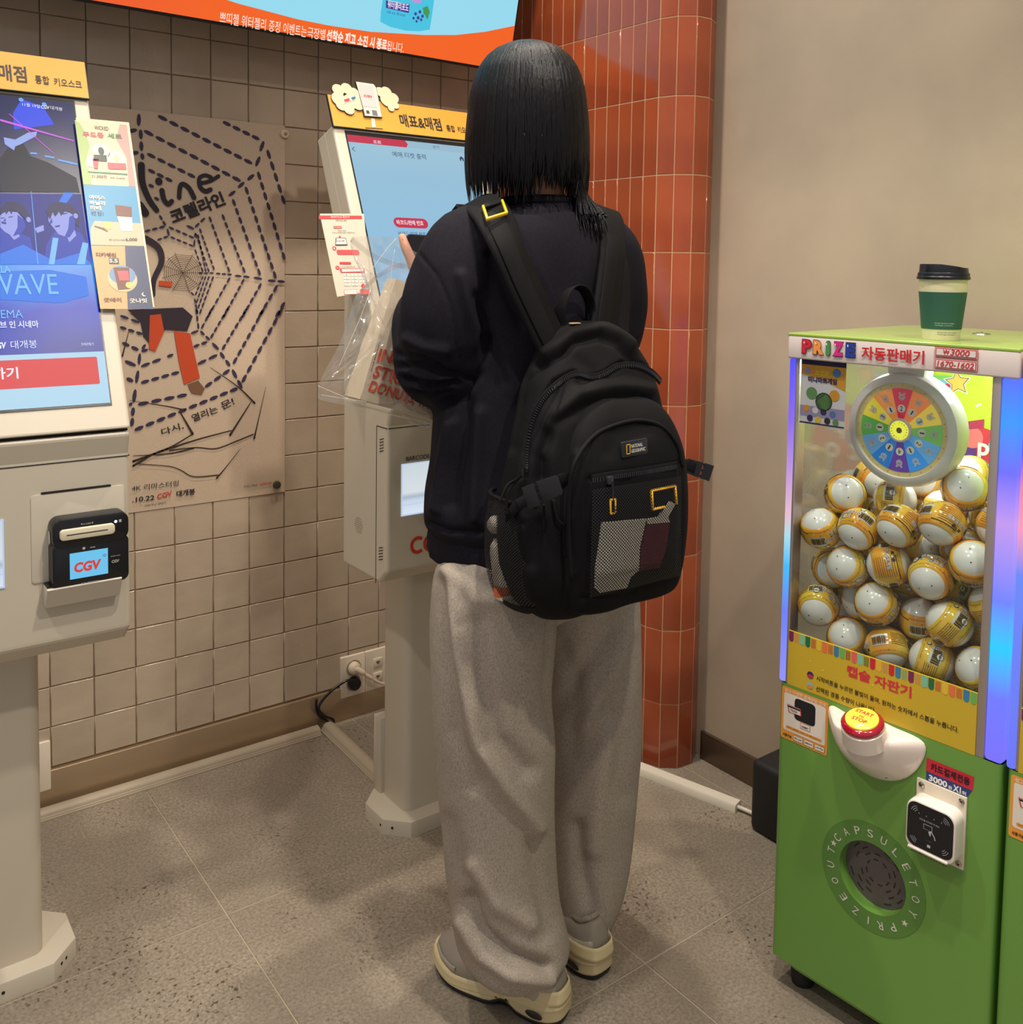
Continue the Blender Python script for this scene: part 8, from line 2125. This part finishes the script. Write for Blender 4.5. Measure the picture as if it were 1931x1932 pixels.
# front half of the straps, round the armpit back to the bag
for s_, x0 in ((-1, -0.215), (1, 0.058)):
    P = catmull([(x0 + 0.01, -1.040, 1.437), (x0 + 0.01, -0.985, 1.39), (x0 + 0.01, -0.955, 1.30), (x0 - 0.01 * s_, -0.942, 1.18), (x0 - 0.02 * s_, -0.945, 1.10), (x0 - 0.03 * s_, -1.02, 1.02)], 6)
    b = MB(); b.ribbon(P, 0.05, Vector((1, 0, 0.0)), 0.010); b.build('strap_front', M['nylon'], pack, sharp=60)
# yellow strap buckle
YP = [aty(906, 400, -1.118), aty(942, 393, -1.110), aty(957, 430, -1.180), aty(920, 446, -1.182)]
yc = sum(YP, Vector()) / 4; yU = ((YP[1] - YP[0]) + (YP[2] - YP[3])).normalized(); yV = ((YP[0] - YP[3]) + (YP[1] - YP[2])).normalized()
yf = Fr(yc, yU, yV)
if yf.N.dot(CAM - yc) < 0: yf = Fr(yc, -yU, yV)
yf.O = yf.O + yf.N * 0.021
b = MB(); w_, h_ = 0.045, 0.050
for (u, v, a, c) in ((-w_ / 2, 0, 0.0055, h_), (w_ / 2, 0, 0.0055, h_), (0, -h_ / 2, w_ + 0.0055, 0.0055)):
    b.box((u, v, 0), (a, c, 0.0055), 0.0012, fr=yf)
b.build('yellow_buckle', mat('yellow_plastic', S(236, 190, 30), 0.3, coat=0.3), pack, sharp=40)
b = MB(); b.box((0, h_ / 2 - 0.002, 0.0), (w_ - 0.006, 0.014, 0.004), 0.001, fr=yf); b.build('buckle_bar', M['nylon2'], pack, sharp=40)
# haul loop on top
P = catmull([aty(1058, 612, -1.222), aty(1060, 580, -1.226), aty(1070, 553, -1.230), aty(1085, 541, -1.231), aty(1103, 548, -1.229), aty(1114, 575, -1.225), aty(1112, 612, -1.222)], 5)
b = MB(); b.ribbon(P, 0.022, Vector((0.15, -1, 0.3)), 0.0030); b.build('haul_loop', M['nylon2'], pack, sharp=60)
b = MB(); b.box(tuple(aty(1085, 610, -1.252)), (0.020, 0.008, 0.0022), 0.0006); b.build('tag_edge', ink(206, 168, 120), pack)

# ================================================================== carrier bag hanging from the left hand
pb = thing('paper_bag', 'white paper donut bag with bold red lettering inside the clear plastic carrier', 'bag', tuple(aty(760, 700, -0.86)))
Ob = aty(679, 753, -0.842)
Ub = (aty(850, 803, -0.842) - Ob).normalized(); Vb = (aty(764, 528, -0.842) - Ob); Vb = (Vb - Ub * Vb.dot(Ub)).normalized()
BFm = Fr(Ob, Ub, Vb); PW, PH_, PD = 0.242, 0.242, 0.062
if BFm.N.y > 0: BFm = Fr(Ob, Ub, Vb)
b = MB(); nu, nv = 14, 14; rnd = random.Random(4)
def crump(u, v, s_=1.0): return 0.0045 * noise.noise(Vector((u * 22, v * 22, 3.1))) * s_ + 0.0022 * noise.noise(Vector((u * 60, v * 60, 9)))
def pbp(u, v, back):
    tap = 1 - 0.42 * (v / PH_) ** 1.5
    if not back: return BFm.p(u, v, crump(u, v) + 0.012 * math.sin(PI * u / PW) * (1 - v / PH_ * 0.4))
    return BFm.p(u, v, -PD * tap + crump(u + 3, v))
for back in (False, True):
    vs = [pbp(PW * i / nu, PH_ * j / nv, back) for j in range(nv + 1) for i in range(nu + 1)]
    b.add(vs, [[j * (nu + 1) + i, j * (nu + 1) + i + 1, (j + 1) * (nu + 1) + i + 1, (j + 1) * (nu + 1) + i] for j in range(nv) for i in range(nu)], 0, True)
for uu in (0, PW):
    for j in range(nv):
        a0, a1 = pbp(uu, PH_ * j / nv, False), pbp(uu, PH_ * (j + 1) / nv, False); c0, c1 = pbp(uu, PH_ * j / nv, True), pbp(uu, PH_ * (j + 1) / nv, True); b.add([a0, a1, c1, c0], [[0, 1, 2, 3]], 0)
for i in range(nu): b.add([pbp(PW * i / nu, 0, False), pbp(PW * (i + 1) / nu, 0, False), pbp(PW * (i + 1) / nu, 0, True), pbp(PW * i / nu, 0, True)], [[0, 1, 2, 3]], 0)
b.build('paper', mat('white_kraft', S(218, 200, 172), 0.7, bump=0.1, bscale=300), pb)
b = MB()
def pt(s_, p0, p1, h_, bold=0.034):
    A = Vector(BFm.px(*p0)); B = Vector(BFm.px(*p1)); d = B - A; vs, fs, (x0, y0, x1, y1) = glyphs(s_, bold, 0.12); an = math.atan2(d.y, d.x); P = []
    for vx, vy in vs:
        u = A.x + (vx - x0) / (x1 - x0) * d.length * math.cos(an) - (vy - y0) / (y1 - y0) * h_ * math.sin(an); v = A.y + (vx - x0) / (x1 - x0) * d.length * math.sin(an) + (vy - y0) / (y1 - y0) * h_ * math.cos(an)
        P.append(BFm.p(u, v, crump(u, v) + 0.012 * math.sin(PI * min(max(u / PW, 0), 1)) * (1 - v / PH_ * 0.4) + 0.0018))
    b.add(P, fs, 0)
def zq(x, y): return (580 + x / 4.39, 420 + y / 4.39)
pt('INSPIRED', zq(565, 1145), zq(1010, 1235), 0.0255); pt('STREET COFFEE', zq(528, 1280), zq(1290, 1490), 0.0255); pt('DONUTS, TAIWAN', zq(487, 1408), zq(1190, 1620), 0.0255)
tag(b.build('lettering', ink(216, 84, 54, 0.6), pb), kind='stuff')
b = MB(); BS = Fr(BFm.p(-0.0006, 0.03, -0.03), BFm.N, BFm.V); b.txt('JELLY DONUTS', BFm.sub(0.002, 0.055, 0.004, PI / 2), 0.0, -0.002, 0.060, 0.0035, 0.004, 0, 0.02); b.build('edge_lettering', ink(50, 44, 40), pb)

def plastic():
    m = bpy.data.materials.new('clear_plastic'); m.use_nodes = True; nt = m.node_tree; L = nt.links
    for n in list(nt.nodes): nt.nodes.remove(n)
    o = nt.nodes.new('ShaderNodeOutputMaterial'); mx = nt.nodes.new('ShaderNodeMixShader'); mx2 = nt.nodes.new('ShaderNodeMixShader')
    t = nt.nodes.new('ShaderNodeBsdfTransparent'); t.inputs[0].default_value = (0.97, 0.97, 0.97, 1)
    g = nt.nodes.new('ShaderNodeBsdfGlossy'); g.inputs['Roughness'].default_value = 0.12
    d = nt.nodes.new('ShaderNodeBsdfDiffuse'); d.inputs[0].default_value = (0.8, 0.78, 0.74, 1)
    tc = nt.nodes.new('ShaderNodeTexCoord'); n1 = nt.nodes.new('ShaderNodeTexNoise'); n1.inputs['Scale'].default_value = 11; n1.inputs['Detail'].default_value = 3; n1.inputs['Distortion'].default_value = 1.5; L.new(tc.outputs['Object'], n1.inputs['Vector'])
    bp = nt.nodes.new('ShaderNodeBump'); bp.inputs['Strength'].default_value = 0.6; bp.inputs['Distance'].default_value = 0.01; L.new(n1.outputs[0], bp.inputs['Height']); L.new(bp.outputs[0], g.inputs['Normal'])
    f = nt.nodes.new('ShaderNodeLayerWeight'); f.inputs[0].default_value = 0.5; L.new(bp.outputs[0], f.inputs['Normal'])
    pw = nt.nodes.new('ShaderNodeMath'); pw.operation = 'POWER'; pw.inputs[1].default_value = 4.0; L.new(f.outputs['Facing'], pw.inputs[0])
    fm = nt.nodes.new('ShaderNodeMath'); fm.operation = 'MULTIPLY_ADD'; fm.inputs[1].default_value = 0.65; fm.inputs[2].default_value = 0.045; fm.use_clamp = True; L.new(pw.outputs[0], fm.inputs[0]); L.new(fm.outputs[0], mx.inputs[0]); L.new(t.outputs[0], mx.inputs[1]); L.new(g.outputs[0], mx.inputs[2])
    mx2.inputs[0].default_value = 0.07; L.new(mx.outputs[0], mx2.inputs[1]); L.new(d.outputs[0], mx2.inputs[2]); L.new(mx2.outputs[0], o.inputs[0])
    return m
M['plastic'] = plastic()
cb = thing('plastic_bag', 'clear crumpled plastic carrier bag hanging from the left wrist of the person', 'bag', tuple(aty(730, 650, -0.88)))
out = [(775, 470), (748, 448), (718, 446), (684, 446), (662, 450), (668, 485), (690, 522), (682, 545), (670, 560), (658, 600), (640, 650), (616, 695), (602, 725), (600, 742), (604, 754), (650, 764), (690, 770), (735, 782), (780, 800), (835, 816), (872, 822), (880, 740), (878, 640), (858, 560), (820, 500)]
CX, CY = 740, 650
Yb = -0.868
b = MB(); nr = 12; outl = catmull([(x, y, 0) for x, y in out + [out[0]]], 4)[:-1]; no_ = len(outl)
for sgn in (-1, 1):
    vs = []
    for j in range(nr + 1):
        q = j / nr
        for i, p in enumerate(outl):
            x = CX + (p.x - CX) * q; y = CY + (p.y - CY) * q
            dpt = 0.050 * math.sqrt(max(0, 1 - q * q)) * (0.35 + 0.65 * min(1, max(0, (y - 470) / 180)))
            a = 2 * PI * i / no_
            cr_ = 0.010 * noise.noise(Vector((x * 0.030, y * 0.030, 5 * sgn))) + 0.006 * noise.noise(Vector((x * 0.08, y * 0.05, 7 + sgn)))
            Yc_ = Yb + (0.045 if True else 0)
            vs.append(aty(x, y, Yc_ + sgn * (dpt + 0.001) + cr_ * (1 - 0.3 * q)))
    fs = [[j * no_ + i, j * no_ + (i + 1) % no_, (j + 1) * no_ + (i + 1) % no_, (j + 1) * no_ + i] for j in range(nr) for i in range(no_)]
    b.add(vs, fs, 0, False)
b.build('bag_film', M['plastic'], cb)
b = MB()
b.ribbon(catmull([aty(664, 452, -0.90), aty(700, 480, -0.875), aty(748, 500, -0.852), aty(790, 505, -0.842)], 4), [0.010] * 13, Vector((0.1, -0.3, 1)), 0.0012)
b.ribbon(catmull([aty(682, 550, -0.90), aty(715, 520, -0.88), aty(755, 500, -0.852), aty(795, 500, -0.842)], 4), [0.012] * 13, Vector((0.1, -0.3, 1)), 0.0012)
b.build('bag_handle', M['plastic'], cb)
b = MB()
for pts in ([(600, 728), (640, 745), (675, 760)], [(606, 745), (650, 752), (692, 758)], [(668, 490), (705, 520), (742, 560)], [(690, 525), (730, 470), (748, 450)], [(700, 545), (680, 600), (640, 690)], [(745, 470), (738, 520), (736, 560)], [(735, 782), (780, 792), (832, 806)]):
    b.tube(catmull([aty(x, y, -0.886) for x, y in pts], 4), 0.0007, 5)
b.build('film_creases', mat('film_edge', S(236, 232, 224), 0.15, coat=0.6, alpha=0.4), cb)
